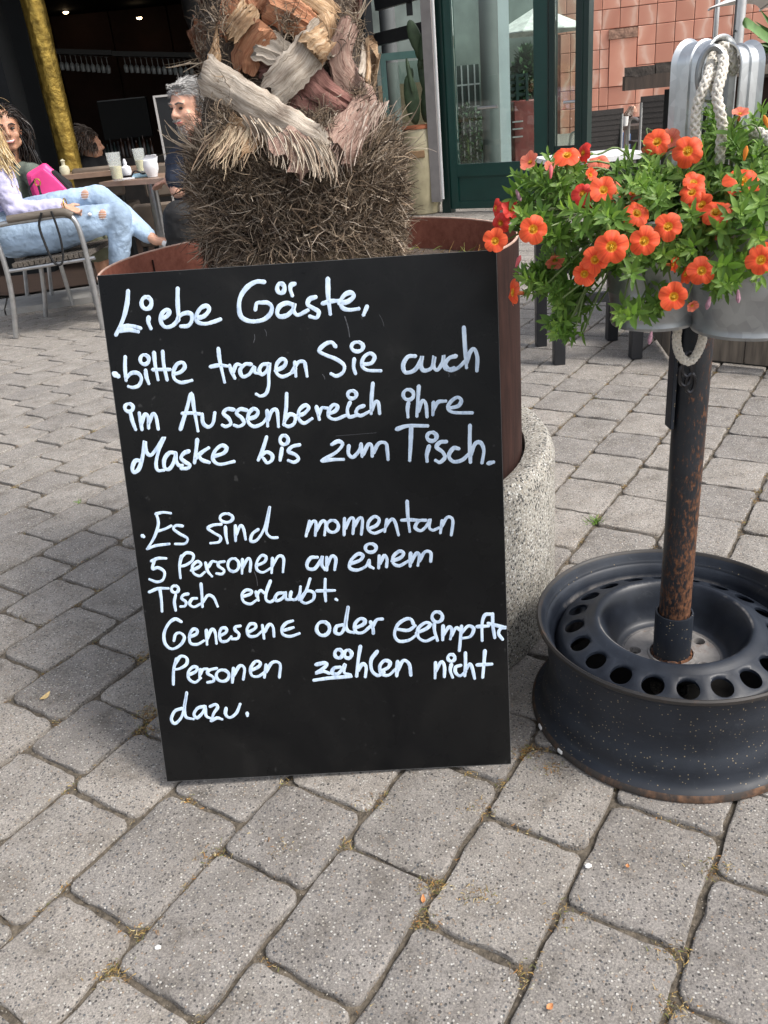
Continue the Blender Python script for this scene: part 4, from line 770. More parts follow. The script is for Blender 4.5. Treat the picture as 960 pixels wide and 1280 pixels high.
MB().lathe([(.0258, .1722), (.0250, .1765), (.0236, .178)], WC, 48, wob=lambda t, z: .01*math.sin(9*t)).build('rust_collar', mat('rust_orange', (.24, .075, .025), .9, var=.4, scale=90), stand)
# the flat bar standing at the left of the post
pb = WC+np.array([-.0285, -.001, 0]); MB().box(pb+np.array([0, 0, .60]), (.006, .022, .20), bev=.001).build('side_bar', m_rimout, stand)
# wheel weights clipped to the lower flange
for (px, py) in ((673, 909), (694, 942)):
    P = atz(px, py, .008); a = math.atan2(P[1]-WC[1], P[0]-WC[0]); MB().box(WC+np.array([.2255*math.cos(a), .2255*math.sin(a), .008]), (.003, .010, .006), rz=a, bev=.0006).build('balance_weight', m_peb, stand)

# ================================================================== galvanised pots, hook bands, rope
def galv(name, base=.36, rough=.3):
    m, nt, p = newmat(name); co = coords(nt); v = N(nt, 'TexVoronoi', i_Scale=75.); nt.links.new(co, v.inputs['Vector'])
    sp = N(nt, 'SeparateColor'); nt.links.new(v.outputs['Color'], sp.inputs[0]); n = N(nt, 'TexNoise', i_Scale=14., i_Detail=6.); nt.links.new(co, n.inputs['Vector'])
    ad = N(nt, 'Math', operation='MULTIPLY_ADD'); ad.inputs[1].default_value = .25; nt.links.new(sp.outputs[0], ad.inputs[0]); nt.links.new(n.outputs[0], ad.inputs[2])
    r = ramp(nt, [(.3, (base*.72, base*.75, base*.78)), (.9, (base*1.35, base*1.4, base*1.42))]); nt.links.new(ad.outputs[0], r.inputs[0]); nt.links.new(r.outputs[0], p.inputs['Base Color'])
    p.inputs['Metallic'].default_value = .85; mr = N(nt, 'MapRange'); mr.inputs[3].default_value = rough; mr.inputs[4].default_value = rough+.22; nt.links.new(ad.outputs[0], mr.inputs[0]); nt.links.new(mr.outputs[0], p.inputs['Roughness'])
    return m
m_galv = galv('galvanised'); m_galv2 = galv('galvanised_band', .5, .22)
def pot(c, rb, rt, h, label):
    t = thing('flower_pot', label, 'flower pot', c, 'galvanised pots hung on the post')
    prof = [(0, .004), (rb-.012, .003), (rb-.004, .0), (rb+.001, .001), (rb+.003, .005), (rb+.002, .009)]
    zz = np.linspace(.012, h, 26)
    for z in zz:
        f_ = z/h; r = rb+(rt-rb)*f_
        for zc in (.36, .80): r += .0028*math.exp(-((f_-zc)*h/.0022)**2)
        prof.append((r, z))
    prof += [(rt+.003, h+.001), (rt+.004, h+.004), (rt+.001, h+.006), (rt-.003, h+.003)]
    MB().lathe(prof, c, 72).build('pot_wall', m_galv, t)
    MB().lathe([(rt-.003, h+.003), (rt-.006, h-.012), (rb, .006)], c, 48).build('pot_lining', m_galv, t)
    MB().lathe([(rt-.006, h-.016), (0, h-.010)], c, 32).build('soil', m_soil, t)
    return t
c1 = aty(817, 399, 1.035); c1[2] -= .004; c2 = aty(938, 399, .985); c2[2] = c1[2]-.004
pot(c1, .050, .068, .125, 'left galvanised pot, half hidden by orange flowers, left of the rusty post')
pot(c2, .066, .086, .145, 'right galvanised pot at the picture edge, larger in view, in front of the post')
def hook_band(front, ax, wd, span, zlow, zapex, label):
    """inverted U of galvanised strip; ax = horizontal direction of its width"""
    ax = nrm(ax); lat = nrm(np.cross(ax, (0, 0, 1))); r = span/2; zc = zapex-r
    path = [(-r, z, (-1, 0)) for z in np.linspace(zlow, zc, 8)]
    for i in range(1, 16): a = math.pi-math.pi*i/15; path.append((r*math.cos(a), zc+r*math.sin(a), (math.cos(a), math.sin(a))))
    path += [(r, z, (1, 0)) for z in np.linspace(zc, zlow, 8)[1:]]
    sec = [(0, .0035), (.0008, .0045), (.003, .0025), (.006, .0)] + [(wd*.46, .0), (wd*.485, .0022), (wd*.515, .0022), (wd*.54, .0)] + [(wd-.006, 0), (wd-.003, .0025), (wd-.0008, .0045), (wd, .0035)]
    sec += [(s_, h-.0016) for (s_, h) in sec[::-1]]
    mb = MB(); vs = []; q = len(sec); f0 = V3(front)
    for (x, z, (nx, nz)) in path:
        for (s_, h) in sec: vs.append(np.array([f0[0], f0[1], 0])+ax*s_+lat*(x+nx*h)+np.array([0, 0, z+nz*h]))
    fs = [(i*q+k, i*q+(k+1) % q, (i+1)*q+(k+1) % q, (i+1)*q+k) for i in range(len(path)-1) for k in range(q)]
    fs += [tuple(range(q)), tuple((len(path)-1)*q+k for k in range(q))[::-1]]
    o = mb.add(vs, fs).build('hook_band', m_galv2, origin=(f0[0], f0[1], zapex), autos=30); tag(o, label, 'hook', 'galvanised bands over the post top'); return o
zA = aty(903, 48, 1.06)
hook_band(aty(904, 60, 1.055), (-.47, .88, 0), .050, .046, .78, zA[2], 'left galvanised band bent over the post top, facing left, rope inside')
hook_band(aty(908, 62, 1.060), (.93, .37, 0), .036, .040, .78, zA[2]-.008, 'right galvanised band bent over the post top, behind the rope knot')
m_rope = mat('rope_cotton', (.66, .62, .55), .85, var=.14, scale=90, bump=.6, bscale=500, bdist=.0008)
def rope(path, R, name='rope'):
    P = spline(path, 10); mb = MB(); n = len(P); fr = []; pa = None
    L = [0]
    for i in range(1, n): L.append(L[-1]+np.linalg.norm(P[i]-P[i-1]))
    for i in range(n):
        d = nrm(P[min(i+1, n-1)]-P[max(i-1, 0)])
        if pa is None: a, b_ = frame(d)
        else: a = nrm(pa-d*(pa@d)); b_ = np.cross(d, a)
        pa = a; fr.append((a, b_))
    step = .0011; m_ = int(L[-1]/step); Li = np.linspace(0, L[-1], m_)
    Px = np.stack([np.interp(Li, L, [p[k] for p in P]) for k in range(3)], 1)
    A = np.stack([np.interp(Li, L, [f[0][k] for f in fr]) for k in range(3)], 1); B_ = np.stack([np.interp(Li, L, [f[1][k] for f in fr]) for k in range(3)], 1)
    lay = R*6.2
    for sgn in (1, -1):
        for s_ in range(4):
            pts = []
            for i in range(m_):
                th = sgn*2*math.pi*Li[i]/lay+s_*math.pi/2+(0 if sgn > 0 else math.pi/4); rr = R*(.72+.12*sgn*math.sin(4*2*math.pi*Li[i]/lay))
                pts.append(Px[i]+A[i]*rr*math.cos(th)+B_[i]*rr*math.sin(th))
            mb.tube(pts[::2], R*.34, 6, caps=True)
    mb.tube([Px[i] for i in range(0, m_, 3)], R*.66, 8)
    return mb
ropes = [[(853, 392, 1.045), (847, 412, 1.05), (846, 430, 1.055), (851, 446, 1.06), (861, 452, 1.06), (870, 444, 1.06), (877, 428, 1.055), (880, 410, 1.05), (878, 392, 1.045)],
         [(872, 205, 1.02), (870, 180, 1.02), (869, 155, 1.02), (872, 130, 1.02), (880, 108, 1.02), (886, 92, 1.03), (889, 76, 1.05), (897, 62, 1.06), (906, 58, 1.06), (913, 66, 1.06), (917, 80, 1.06), (917, 92, 1.065)],
         [(899, 205, 1.0), (901, 180, 1.0), (903, 160, 1.0), (900, 140, 1.0), (896, 120, 1.005), (899, 104, 1.01), (903, 88, 1.02), (904, 74, 1.03), (900, 64, 1.04)],
         [(896, 112, 1.025), (892, 100, 1.03), (891, 90, 1.03)],
         [(940, 172, 1.0), (946, 166, .99), (956, 170, .98), (966, 180, .97), (980, 196, .97)]]
rt = thing('rope', 'thick braided white rope looped over the post top and hanging below the pots', 'rope', aty(900, 60, 1.06))
for i, pth in enumerate(ropes): rope([aty(*p) for p in pth], .0055 if i != 3 else .0066).build('rope_loop', m_rope, rt, autos=60)
m_dsteel = mat('dark_steel', (.05, .05, .055), .3, .9, var=.3, scale=60)
mb = MB(); c = aty(889, 92, 1.035)
mb.tube([c+np.array([.013*math.cos(t), -.004*math.cos(t), .026*math.sin(t)]) for t in np.linspace(0, 2*math.pi, 25)[:-1]], .0036, 8, closed=True)
tag(mb.build('steel_ring', galv('ring_galv', .3, .25), origin=c), 'oval grey steel eye holding the rope under the bands', 'ring')
ch = thing('shackle', 'small dark steel shackle and links at the rope end on the post', 'shackle', aty(858, 465, 1.08))
for (px, py, h_, wd, tl) in ((859, 455, .016, .008, 0), (856, 467, .016, .009, .4), (862, 478, .013, .007, -.5)):
    c = aty(px, py, 1.068); MB().tube([c+np.array([wd*math.cos(t)*math.cos(tl), -wd*.5*math.cos(t)*math.sin(tl)*0-.002, h_*math.sin(t)]) for t in np.linspace(0, 2*math.pi, 19)[:-1]], .0026, 8, closed=True).build('link', m_dsteel, ch)

# ================================================================== the flowering plants
def leafmat(name, a, b):
    m, nt, p = newmat(name); oi = N(nt, 'ObjectInfo'); at_ = N(nt, 'Attribute', attribute_name='tone'); r = ramp(nt, [(0, a), (1, b)]); nt.links.new(oi.outputs['Random'], r.inputs[0])
    c = mixc(nt, r.outputs[0], at_.outputs[0], 1., 'MULTIPLY'); nt.links.new(c, p.inputs['Base Color']); p.inputs['Roughness'].default_value = .5; p.inputs['Specular IOR Level'].default_value = .4
    tl = N(nt, 'BsdfTranslucent'); c2 = mixc(nt, c, (1.3, 1.5, .6), 1., 'MULTIPLY'); nt.links.new(c2, tl.inputs[0]); mx = N(nt, 'MixShader'); mx.inputs[0].default_value = .3
    nt.links.new(p.outputs[0], mx.inputs[1]); nt.links.new(tl.outputs[0], mx.inputs[2]); nt.links.new(mx.outputs[0], nt.nodes['Material Output'].inputs[0]); return m
m_leaf = leafmat('petunia_leaf', (.095, .185, .042), (.20, .32, .085))
def petalmat(name, inner, mid, outer, vein):
    m, nt, p = newmat(name); tc = N(nt, 'TexCoord'); sx = N(nt, 'SeparateXYZ'); nt.links.new(tc.outputs['Object'], sx.inputs[0])
    cx = N(nt, 'CombineXYZ'); nt.links.new(sx.outputs[0], cx.inputs[0]); nt.links.new(sx.outputs[1], cx.inputs[1]); ln = N(nt, 'VectorMath', operation='LENGTH'); nt.links.new(cx.outputs[0], ln.inputs[0])
    r = ramp(nt, [(.06, (.25, .07, .01)), (.13, inner), (.26, inner), (.36, mid), (.9, outer)]); mr = N(nt, 'MapRange'); mr.inputs[2].default_value = .0205*K; nt.links.new(ln.outputs['Value'], mr.inputs[0]); nt.links.new(mr.outputs[0], r.inputs[0])
    at2 = N(nt, 'Math', operation='ARCTAN2'); nt.links.new(sx.outputs[1], at2.inputs[0]); nt.links.new(sx.outputs[0], at2.inputs[1]); m5 = N(nt, 'Math', operation='MULTIPLY'); m5.inputs[1].default_value = 2.5; nt.links.new(at2.outputs[0], m5.inputs[0])
    cs = N(nt, 'Math', operation='COSINE'); nt.links.new(m5.outputs[0], cs.inputs[0]); ab = N(nt, 'Math', operation='ABSOLUTE'); nt.links.new(cs.outputs[0], ab.inputs[0]); vr = ramp(nt, [(.975, (0, 0, 0)), (1., (.5, .5, .5))]); nt.links.new(ab.outputs[0], vr.inputs[0])
    m15 = N(nt, 'Math', operation='MULTIPLY'); m15.inputs[1].default_value = 22; nt.links.new(at2.outputs[0], m15.inputs[0]); s2 = N(nt, 'Math', operation='SINE'); nt.links.new(m15.outputs[0], s2.inputs[0]); r2 = ramp(nt, [(0, (.95, .93, .92)), (1, (1.03, 1.03, 1.03))]); nt.links.new(s2.outputs[0], r2.inputs[0])
    c = mixc(nt, r.outputs[0], vein, vr.outputs[0]); c = mixc(nt, c, r2.outputs[0], 1., 'MULTIPLY'); nt.links.new(c, p.inputs['Base Color']); p.inputs['Roughness'].default_value = .6
    tl = N(nt, 'BsdfTranslucent'); nt.links.new(c, tl.inputs[0]); mx = N(nt, 'MixShader'); mx.inputs[0].default_value = .3; nt.links.new(p.outputs[0], mx.inputs[1]); nt.links.new(tl.outputs[0], mx.inputs[2]); nt.links.new(mx.outputs[0], nt.nodes['Material Output'].inputs[0])
    return m
m_or = petalmat('petal_orange', (.80, .36, .02), (.80, .07, .012), (.87, .125, .035), (.62, .035, .012))
m_rd = petalmat('petal_red', (.6, .16, .015), (.55, .022, .015), (.80, .05, .035), (.42, .012, .01))
m_ck = petalmat('petal_coral', (.7, .22, .08), (.72, .15, .09), (.82, .24, .15), (.6, .08, .05))
m_throat = mat('flower_throat', (.70, .42, .03), .6, var=.3, scale=300)
m_calyx = mat('calyx', (.14, .22, .045), .6, var=.2)
def bloom_mesh(seed, openness=1.):
    r = random.Random(seed); mb = MB(); R = .0205; n = 50; rings = (.0, .10, .16, .26, .45, .66, .85, 1.0); vs = []; fs = []
    pj = [r.uniform(.93, 1.06) for _ in range(5)]; tw = [r.uniform(-.003, .003) for _ in range(5)]; ph = r.uniform(0, 6)
    for q in rings:
        for k in range(n):
            t = 2*math.pi*k/n; lob = abs(math.cos(2.5*t)); pet = int(((t+math.pi/5) % (2*math.pi))/(2*math.pi/5)) % 5
            rr = R*q*(1 if q < .5 else 1-(1-(.82+.18*(1-(1-lob)**2.2))*pj[pet])*((q-.5)/.5)**1.2)
            z = -.0105*math.exp(-q*5.5) + .0032*(q**2)*(1-openness*1.1)*4 + (.0016*q*q*math.sin(5*t+ph)) + tw[pet]*q**2*lob + .00035*q*math.cos(10*t)
            z -= .0035*q**3*openness
            vs.append((rr*math.cos(t), rr*math.sin(t), z))
    m_ = len(rings)
    for i in range(m_-1):
        for k in range(n): fs.append((i*n+k, i*n+(k+1) % n, (i+1)*n+(k+1) % n, (i+1)*n+k))
    mb.add(vs, fs); return mb
blooms = [(bloom_mesh(s, op).mesh('bloom', None, True, autos=70)) for s, op in ((1, 1), (2, .8), (3, 1.1), (4, .55))]
bm_mats = {}
def bloom_data(i, m):
    k = (i, m.name)
    if k not in bm_mats:
        me = blooms[i].copy(); me.materials.clear(); me.materials.append(m); bm_mats[k] = me
    return bm_mats[k]
tubem = MB().lathe([(.0040, -.008), (.0034, -.014), (.0026, -.022), (.0022, -.028)], (0, 0, 0), 10).mesh('trumpet', m_ck)
thr = MB(); thr.lathe([(.0035, -.0015), (.0016, -.0065), (0, -.0068)], (0, 0, 0), 10); thr.ball((0, 0, -.002), (.0012, .0012, .0016), 6, 4)
for t in range(5): thr.ball((.0019*math.cos(t*1.257), .0019*math.sin(t*1.257), -.0012), .0009, 5, 4)
throat = thr.mesh('stamens', m_throat)
cal = MB()
for k in range(5):
    a = k*2*math.pi/5; d = np.array([math.cos(a), math.sin(a), 0]); s_ = np.array([-math.sin(a), math.cos(a), 0]); b0 = np.array([0, 0, -.027])
    cal.add([b0-s_*.0012+d*.001, b0+s_*.0012+d*.001, b0+d*.005+s_*.0016+np.array([0, 0, .007]), b0+d*.005-s_*.0016+np.array([0, 0, .007]), b0+d*.0085+np.array([0, 0, .013])], [(0, 1, 2, 3), (3, 2, 4)])
cal.lathe([(.0028, -.020), (.0032, -.026), (.0012, -.031), (.0008, -.045)], (0, 0, 0), 8); calyx = cal.mesh('calyx', m_calyx)
plantL = thing('petunia_plant', 'orange flowering petunia spilling left out of the left pot', 'flowering plant', c1+np.array([0, 0, .12]), 'orange petunias in the pots')
plantR = thing('petunia_plant', 'orange petunia in the right pot, around the bands and rope', 'flowering plant', c2+np.array([0, 0, .12]), 'orange petunias in the pots')
def inst(name, me, parent, P, rot, s=1.):
    o = bpy.data.objects.new(name, me); C.objects.link(o); o.parent = parent; o.location = tuple((V3(P)-wpos(parent))*K); o.rotation_euler = rot; o.scale = (s, s, s); WP[o.name] = V3(P); return o
rb = random.Random(11)
m_stem = mat('petunia_stem', (.13, .19, .06), .6, var=.2)
stems = {plantL.name: MB(), plantR.name: MB()}
def to_pot(plant): return (c1 if plant is plantL else c2)+np.array([0, 0, .12])
def add_stem(plant, P, droop=.02):
    c = to_pot(plant)+np.array([rb.gauss(0, .025), rb.gauss(0, .02), 0]); mid = (c+P)/2+np.array([rb.gauss(0, .012), rb.gauss(0, .012), max(.0, droop+.25*abs(P[2]-c[2]))]); stems[plant.name].tube(spline([c, mid, P], 5), .0011, 5)
def place_bloom(px, py, wpx, Yv, dx=0., dz=.15, m=m_or, kind=0, open_=True, side=0.):
    P = aty(px, py, Yv); k = (P-EYE)@FW; R = wpx/2*k/FPX; plant = plantL if px < 862 else plantR
    v = nrm(EYE-P); lat = nrm(np.cross((0, 0, 1), v)); nrm_ = nrm(v+lat*dx+np.array([0, 0, dz]))
    q = Vector(nrm_).to_track_quat('Z', 'Y'); q = q @ Euler((0, 0, rb.uniform(0, 6.28))).to_quaternion()
    o = inst('bloom', bloom_data(kind, m), plant, P, q.to_euler(), R/.0205*1.08)
    for nm, me in (('stamens', throat), ('trumpet', tubem), ('calyx', calyx)):
        c = bpy.data.objects.new(nm, me); C.objects.link(c); c.parent = o; WP[c.name] = P
    add_stem(plant, P-nrm_*.045*R/.0205); return o
# seen from the front: photograph place, width, distance, tilt sideways, tilt up
# (zoomed coordinates of the flower region)
def q5(x, y): return 600+x/2.667, 120+y/2.667
BL_ = [(290, 192, 88, .99, 0, 1.2, m_or, 0), (340, 190, 62, 1.01, -1.2, .2, m_rd, 2), (165, 218, 66, 1.0, -.9, .9, m_ck, 3), (590, 150, 84, 1.02, -.1, .5, m_or, 0), (637, 146, 70, 1.04, .5, .3, m_ck, 1), (585, 182, 82, 1.05, .2, -.9, m_ck, 1), (693, 182, 96, .97, .05, .25, m_or, 2),
      (875, 276, 112, .93, .1, 1.0, m_or, 0), (341, 326, 68, .97, -.1, .15, m_rd, 0), (412, 311, 84, .96, .1, .5, m_or, 1), (456, 318, 66, 1.0, .8, .1, m_ck, 2), (526, 387, 88, .93, .5, .7, m_or, 2), (713, 285, 70, .96, .3, .9, m_or, 1), (706, 318, 78, .95, -.1, .6, m_or, 2), (738, 360, 80, .94, -.5, .6, m_or, 1),
      (786, 383, 96, .92, 0., .8, m_or, 0), (627, 434, 88, .91, .0, .3, m_or, 0), (177, 444, 90, .94, 0, .1, m_or, 0), (50, 483, 76, .98, -.1, .15, m_or, 1), (66, 425, 62, 1.0, -.6, -.1, m_rd, 2), (105, 376, 66, 1.0, .7, .5, m_rd, 1), (48, 374, 60, 1.03, -2.4, .3, m_rd, 2),
      (438, 502, 106, .87, 0, .05, m_or, 2), (383, 545, 86, .885, -.1, .2, m_or, 0), (348, 594, 76, .895, 0, -.1, m_or, 1), (548, 483, 92, .88, .1, .1, m_or, 0), (740, 582, 88, .89, .15, .15, m_rd if 0 else m_or, 0), (682, 592, 62, .91, -1.6, .5, m_or, 2), (646, 669, 88, .88, 0, 0, m_or, 1),
      (936, 546, 92, .86, -.1, .1, m_or, 0), (958, 512, 70, .89, .4, .6, m_or, 2), (104, 655, 82, .99, -2.6, .3, m_or, 0), (868, 56, 54, .98, .3, 1.6, m_ck, 3), (646, 562, 52, .92, 1.9, -.1, m_or, 3), (796, 457, 52, .93, 1.6, -.3, m_ck, 3), (250, 551, 66, 1.0, .2, -.9, m_ck, 3), (370, 262, 44, .98, .9, .6, m_or, 3),
      (512, 322, 60, .97, .6, .8, m_rd, 1), (397, 213, 70, 1.03, .1, 1.5, m_ck, 2), (700, 150, 60, 1.03, .2, 1.4, m_rd, 2), (925, 325, 36, .93, .8, .5, m_or, 3), (708, 700, 42, .9, .5, -.5, m_ck, 3), (235, 240, 48, 1.02, .6, 1.1, m_ck, 3), (350, 380, 50, 1.02, 0, -.6, m_rd, 2), (430, 345, 44, 1.02, .4, -.3, m_rd, 2)]
for (x, y, wp, Yv, dx, dz, mm, kd) in BL_:
    px, py = q5(x, y); place_bloom(px, py, wp/2.667, Yv, dx, dz, mm, kd)
# shoots of narrow leaves
def shoot_mesh(seed, L=.06, nleaf=15):
    r = random.Random(seed); mb = MB(); st = []; d = np.array([0, 0, 1.]); p = np.array([0., 0, 0]); bx = r.uniform(-.5, .5); by = r.uniform(-.5, .5)
    n = 10
    for i in range(n+1):
        st.append(p.copy()); p = p+nrm(np.array([bx*i/n, by*i/n, 1]))*L/n
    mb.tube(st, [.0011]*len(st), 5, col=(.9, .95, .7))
    for i in range(nleaf):
        t = (i+.8)/nleaf; q = np.array([np.interp(t*n, range(n+1), [s_[k] for s_ in st]) for k in range(3)]); a = i*2.4+r.uniform(-.4, .4)
        er = np.array([math.cos(a), math.sin(a), 0]); up = .25+1.25*t**2+r.uniform(-.2, .3); d = nrm(er+np.array([0, 0, up])); ll = (.026 if t < .75 else .026*(1.35-t*.85))*r.uniform(.8, 1.15); wd = ll*.155
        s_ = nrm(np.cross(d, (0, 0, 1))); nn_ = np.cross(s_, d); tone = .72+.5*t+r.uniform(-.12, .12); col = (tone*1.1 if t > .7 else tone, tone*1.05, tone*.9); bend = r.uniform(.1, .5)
        vs = []; prof = [(0, .25), (.2, .72), (.45, 1.), (.72, .8), (1, .04)]
        for (u, w_) in prof:
            c_ = q+d*ll*u-nn_*ll*bend*u*u*.5; f_ = wd*w_; vs += [c_-s_*f_+nn_*f_*.35, c_-nn_*0, c_+s_*f_+nn_*f_*.35]
        fs = []
        for k in range(4): fs += [(3*k, 3*k+1, 3*k+4, 3*k+3), (3*k+1, 3*k+2, 3*k+5, 3*k+4)]
        mb.add(vs, fs, col)
    return mb.mesh('shoot', m_leaf, True, autos=60)
shoots = [shoot_mesh(s, L, nl) for s, L, nl in ((1, .060, 16), (2, .052, 14), (3, .066, 17), (4, .045, 13), (5, .058, 18), (6, .05, 15), (7, .036, 12), (8, .04, 13))]
# clusters: centre and radius in the flower region, count, nearest and farthest distance
CL = [(180, 260, 36, 6, .98, 1.08), (215, 275, 45, 7, .97, 1.08), (285, 275, 50, 8, .97, 1.1), (250, 225, 30, 4, 1, 1.08), (170, 400, 34, 6, .96, 1.05), (225, 380, 34, 6, .96, 1.06), (275, 420, 40, 5, .97, 1.1), (240, 470, 34, 5, .97, 1.05), (300, 470, 45, 7, .95, 1.1), (350, 420, 50, 9, .93, 1.1),
      (420, 430, 60, 12, .92, 1.1), (440, 400, 40, 7, .9, 1.0), (480, 300, 50, 9, .95, 1.1), (530, 285, 40, 7, .93, 1.08), (560, 340, 55, 11, .92, 1.1), (620, 340, 50, 9, .92, 1.08), (650, 290, 50, 8, .95, 1.1), (600, 235, 45, 7, .97, 1.1), (490, 240, 34, 4, 1, 1.1), (555, 200, 26, 3, 1.0, 1.06), (690, 400, 55, 11, .9, 1.08), (500, 380, 50, 9, .95, 1.1),
      (700, 240, 50, 8, .97, 1.12), (760, 200, 50, 9, .98, 1.12), (770, 150, 36, 6, .98, 1.1), (775, 60, 24, 3, 1.0, 1.04), (780, 100, 30, 4, 1.0, 1.05), (840, 130, 45, 8, .97, 1.1), (880, 190, 50, 9, .95, 1.1), (910, 120, 26, 4, .98, 1.05), (920, 90, 20, 3, .98, 1.05), (935, 230, 34, 6, .93, 1.05), (940, 190, 24, 4, .95, 1.05),
      (800, 270, 45, 8, .95, 1.1), (760, 330, 40, 7, .93, 1.1), (840, 330, 55, 12, .9, 1.08), (900, 350, 50, 11, .88, 1.05), (940, 390, 40, 7, .88, 1.02), (880, 430, 55, 9, .88, 1.0), (820, 430, 50, 9, .9, 1.05), (760, 450, 40, 7, .92, 1.05), (840, 500, 30, 3, .9, .98), (700, 470, 50, 10, .9, 1.05), (640, 500, 45, 8, .9, 1.05), (590, 520, 45, 8, .9, 1.05),
      (510, 545, 40, 7, .9, 1.02), (455, 575, 30, 4, .92, 1.02), (560, 555, 36, 4, .92, 1.03), (630, 540, 34, 4, .92, 1.03), (480, 470, 45, 8, .93, 1.1), (700, 540, 36, 5, .93, 1.03), (500, 722, 22, 2, .9, .96), (560, 705, 30, 3, .9, .96), (600, 700, 20, 2, .91, .97), (600, 655, 20, 1, .92, .98),
      (330, 545, 40, 5, .96, 1.08), (270, 545, 34, 3, .98, 1.08), (210, 540, 34, 4, 1.0, 1.08), (180, 600, 36, 7, .98, 1.05), (230, 620, 36, 6, .97, 1.06), (275, 640, 32, 5, .97, 1.06), (270, 695, 28, 5, .98, 1.05), (305, 700, 20, 3, .98, 1.05), (250, 760, 26, 5, .98, 1.04), (270, 800, 18, 3, .98, 1.03), (150, 625, 20, 3, .98, 1.02), (320, 625, 28, 2, .98, 1.07),
      (830, 585, 34, 5, .88, .95), (850, 620, 28, 4, .88, .95), (790, 610, 24, 3, .88, .95), (800, 650, 16, 2, .88, .93), (935, 600, 18, 2, .86, .92), (880, 530, 34, 4, .88, .96), (140, 330, 22, 3, 1.0, 1.06), (130, 400, 26, 3, .98, 1.05), (380, 330, 40, 5, 1.0, 1.12), (410, 250, 34, 4, 1.0, 1.1), (330, 250, 30, 3, 1.0, 1.1)]
CL += [(1005, 300, 50, 9, .88, 1.1), (1030, 390, 50, 8, .88, 1.05), (990, 220, 40, 6, .92, 1.08), (1060, 300, 40, 5, .9, 1.08)]
rsx = random.Random(99); cnt = {plantL.name: 0, plantR.name: 0}
for (x, y, r_, n_, ya, yb) in CL:
    for _ in range(int(round(n_*.84))):
        a = rsx.uniform(0, 6.28); q = r_*math.sqrt(rsx.random()); px, py = q5(x+q*math.cos(a), y+q*math.sin(a)*.9); Yv = rsx.uniform(ya, yb); tipP = aty(px, py, Yv); plant = plantL if px < 850 else plantR
        if cnt[plant.name] >= 296: continue
        cnt[plant.name] += 1
        cc = to_pot(plant)+np.array([0, .0, -.02]); out = nrm(tipP-cc); d = nrm(out*.75+nrm(EYE-tipP)*.45+np.array([rsx.gauss(0, .3), rsx.gauss(0, .25), .35+rsx.gauss(0, .25)]))
        i = rsx.randrange(8) if n_ > 4 else rsx.choice([3, 5, 6, 7]); L = .035; s_ = rsx.uniform(.58, .86); P = tipP-d*L*.8
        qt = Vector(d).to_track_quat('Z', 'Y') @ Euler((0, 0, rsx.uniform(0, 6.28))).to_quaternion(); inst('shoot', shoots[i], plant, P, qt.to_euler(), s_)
        if rsx.random() < .5: add_stem(plant, P, .0)
for pl in (plantL, plantR):
    o = stems[pl.name].build('stem', m_stem, pl); o['kind'] = 'stuff'
# buds and withered flowers
m_bud = mat('bud_pink', (.62, .12, .14), .6, var=.3); m_wither = mat('withered', (.30, .16, .20), .8, var=.4, scale=200)
for (x, y, Yv, mm) in [(120, 570, 1.0, m_bud), (235, 275, .98, m_bud), (545, 258, 1.0, m_calyx), (430, 470, .9, m_calyx), (960, 105, .98, petalmat('bud_yellow', (.8, .4, .05), (.8, .35, .05), (.8, .3, .04), (.6, .2, .02))), (880, 215, .92, bpy.data.materials['bud_yellow']), (768, 668, .88, m_wither), (860, 645, .88, m_wither), (572, 785, .9, m_wither), (120, 312, 1.0, m_wither), (710, 465, .93, m_wither)]:
    px, py = q5(x, y); P = aty(px, py, Yv); mb = MB(); dn = nrm([rb.gauss(0, .4), rb.gauss(0, .3), -1 if mm is m_wither else 1])
    mb.tube([P, P+dn*.005, P+dn*.010, P+dn*.014], [.0010, .0022, .0027, .0009], 8); mb.build('bud', mm, plantL if px < 850 else plantR)
    add_stem(plantL if px < 850 else plantR, P)

# ================================================================== glazed green door front
DA = math.radians(-33.3); D0 = np.array([.947, 7.93, 0]); DD = np.array([math.cos(DA), math.sin(DA), 0]); DN = np.array([DD[1], -DD[0], 0])
if DN[1] > 0: DN = -DN
def du(px, py): P = atp(px, py, D0, DN); return float((P-D0)@DD), float(P[2])
def dp(u, z, out=0.): return D0+DD*u+np.array([0, 0, z])+DN*out
m_green = mat('green_paint', (.006, .045, .036), .35, var=.12, scale=6, bump=.03); m_dgreen = mat('dark_green_paint', (.004, .022, .018), .4, var=.1, scale=6, bump=.03)
m_glass = glass('door_glass', (.80, .88, .845), 1.); m_black = mat('black_frame', (.006, .007, .008), .4, var=.2, bump=0)
m_alu = mat('aluminium', (.62, .62, .62), .32, .9, var=.08, scale=30, bump=0); m_grey = mat('grey_paint', (.20, .21, .22), .6, var=.15)
def bar(mb, u0, u1, z0, z1, o0, o1):
    vs = [dp(u, z, o) for o in (o0, o1) for (u, z) in ((u0, z0), (u1, z0), (u1, z1), (u0, z1))]
    mb.add(vs, [(0, 1, 2, 3)[::-1], (4, 5, 6, 7), (0, 1, 5, 4), (1, 2, 6, 5), (2, 3, 7, 6), (3, 0, 4, 7)]); return mb
uJ = du(553, 200)[0]; uS = du(564, 200)[0]; uG = du(573, 200)[0]; uH = du(669.5, 200)[0]; uI = du(687, 200)[0]; uK = du(694, 195)[0]; uL = du(720, 180)[0]; uM = du(736, 180)[0]
zG = du(600, 204)[1]; zR = zG-.10; zG2 = du(706, 182)[1]; ZT = 2.25
door = thing('glass_door', 'dark green framed glass door behind the palm with a solid lower panel', 'door', dp((uJ+uI)/2, 0))
bar(MB(), uJ, uS-.004, 0, ZT, -.05, .05).build('door_post', m_dgreen, door, smooth=False)
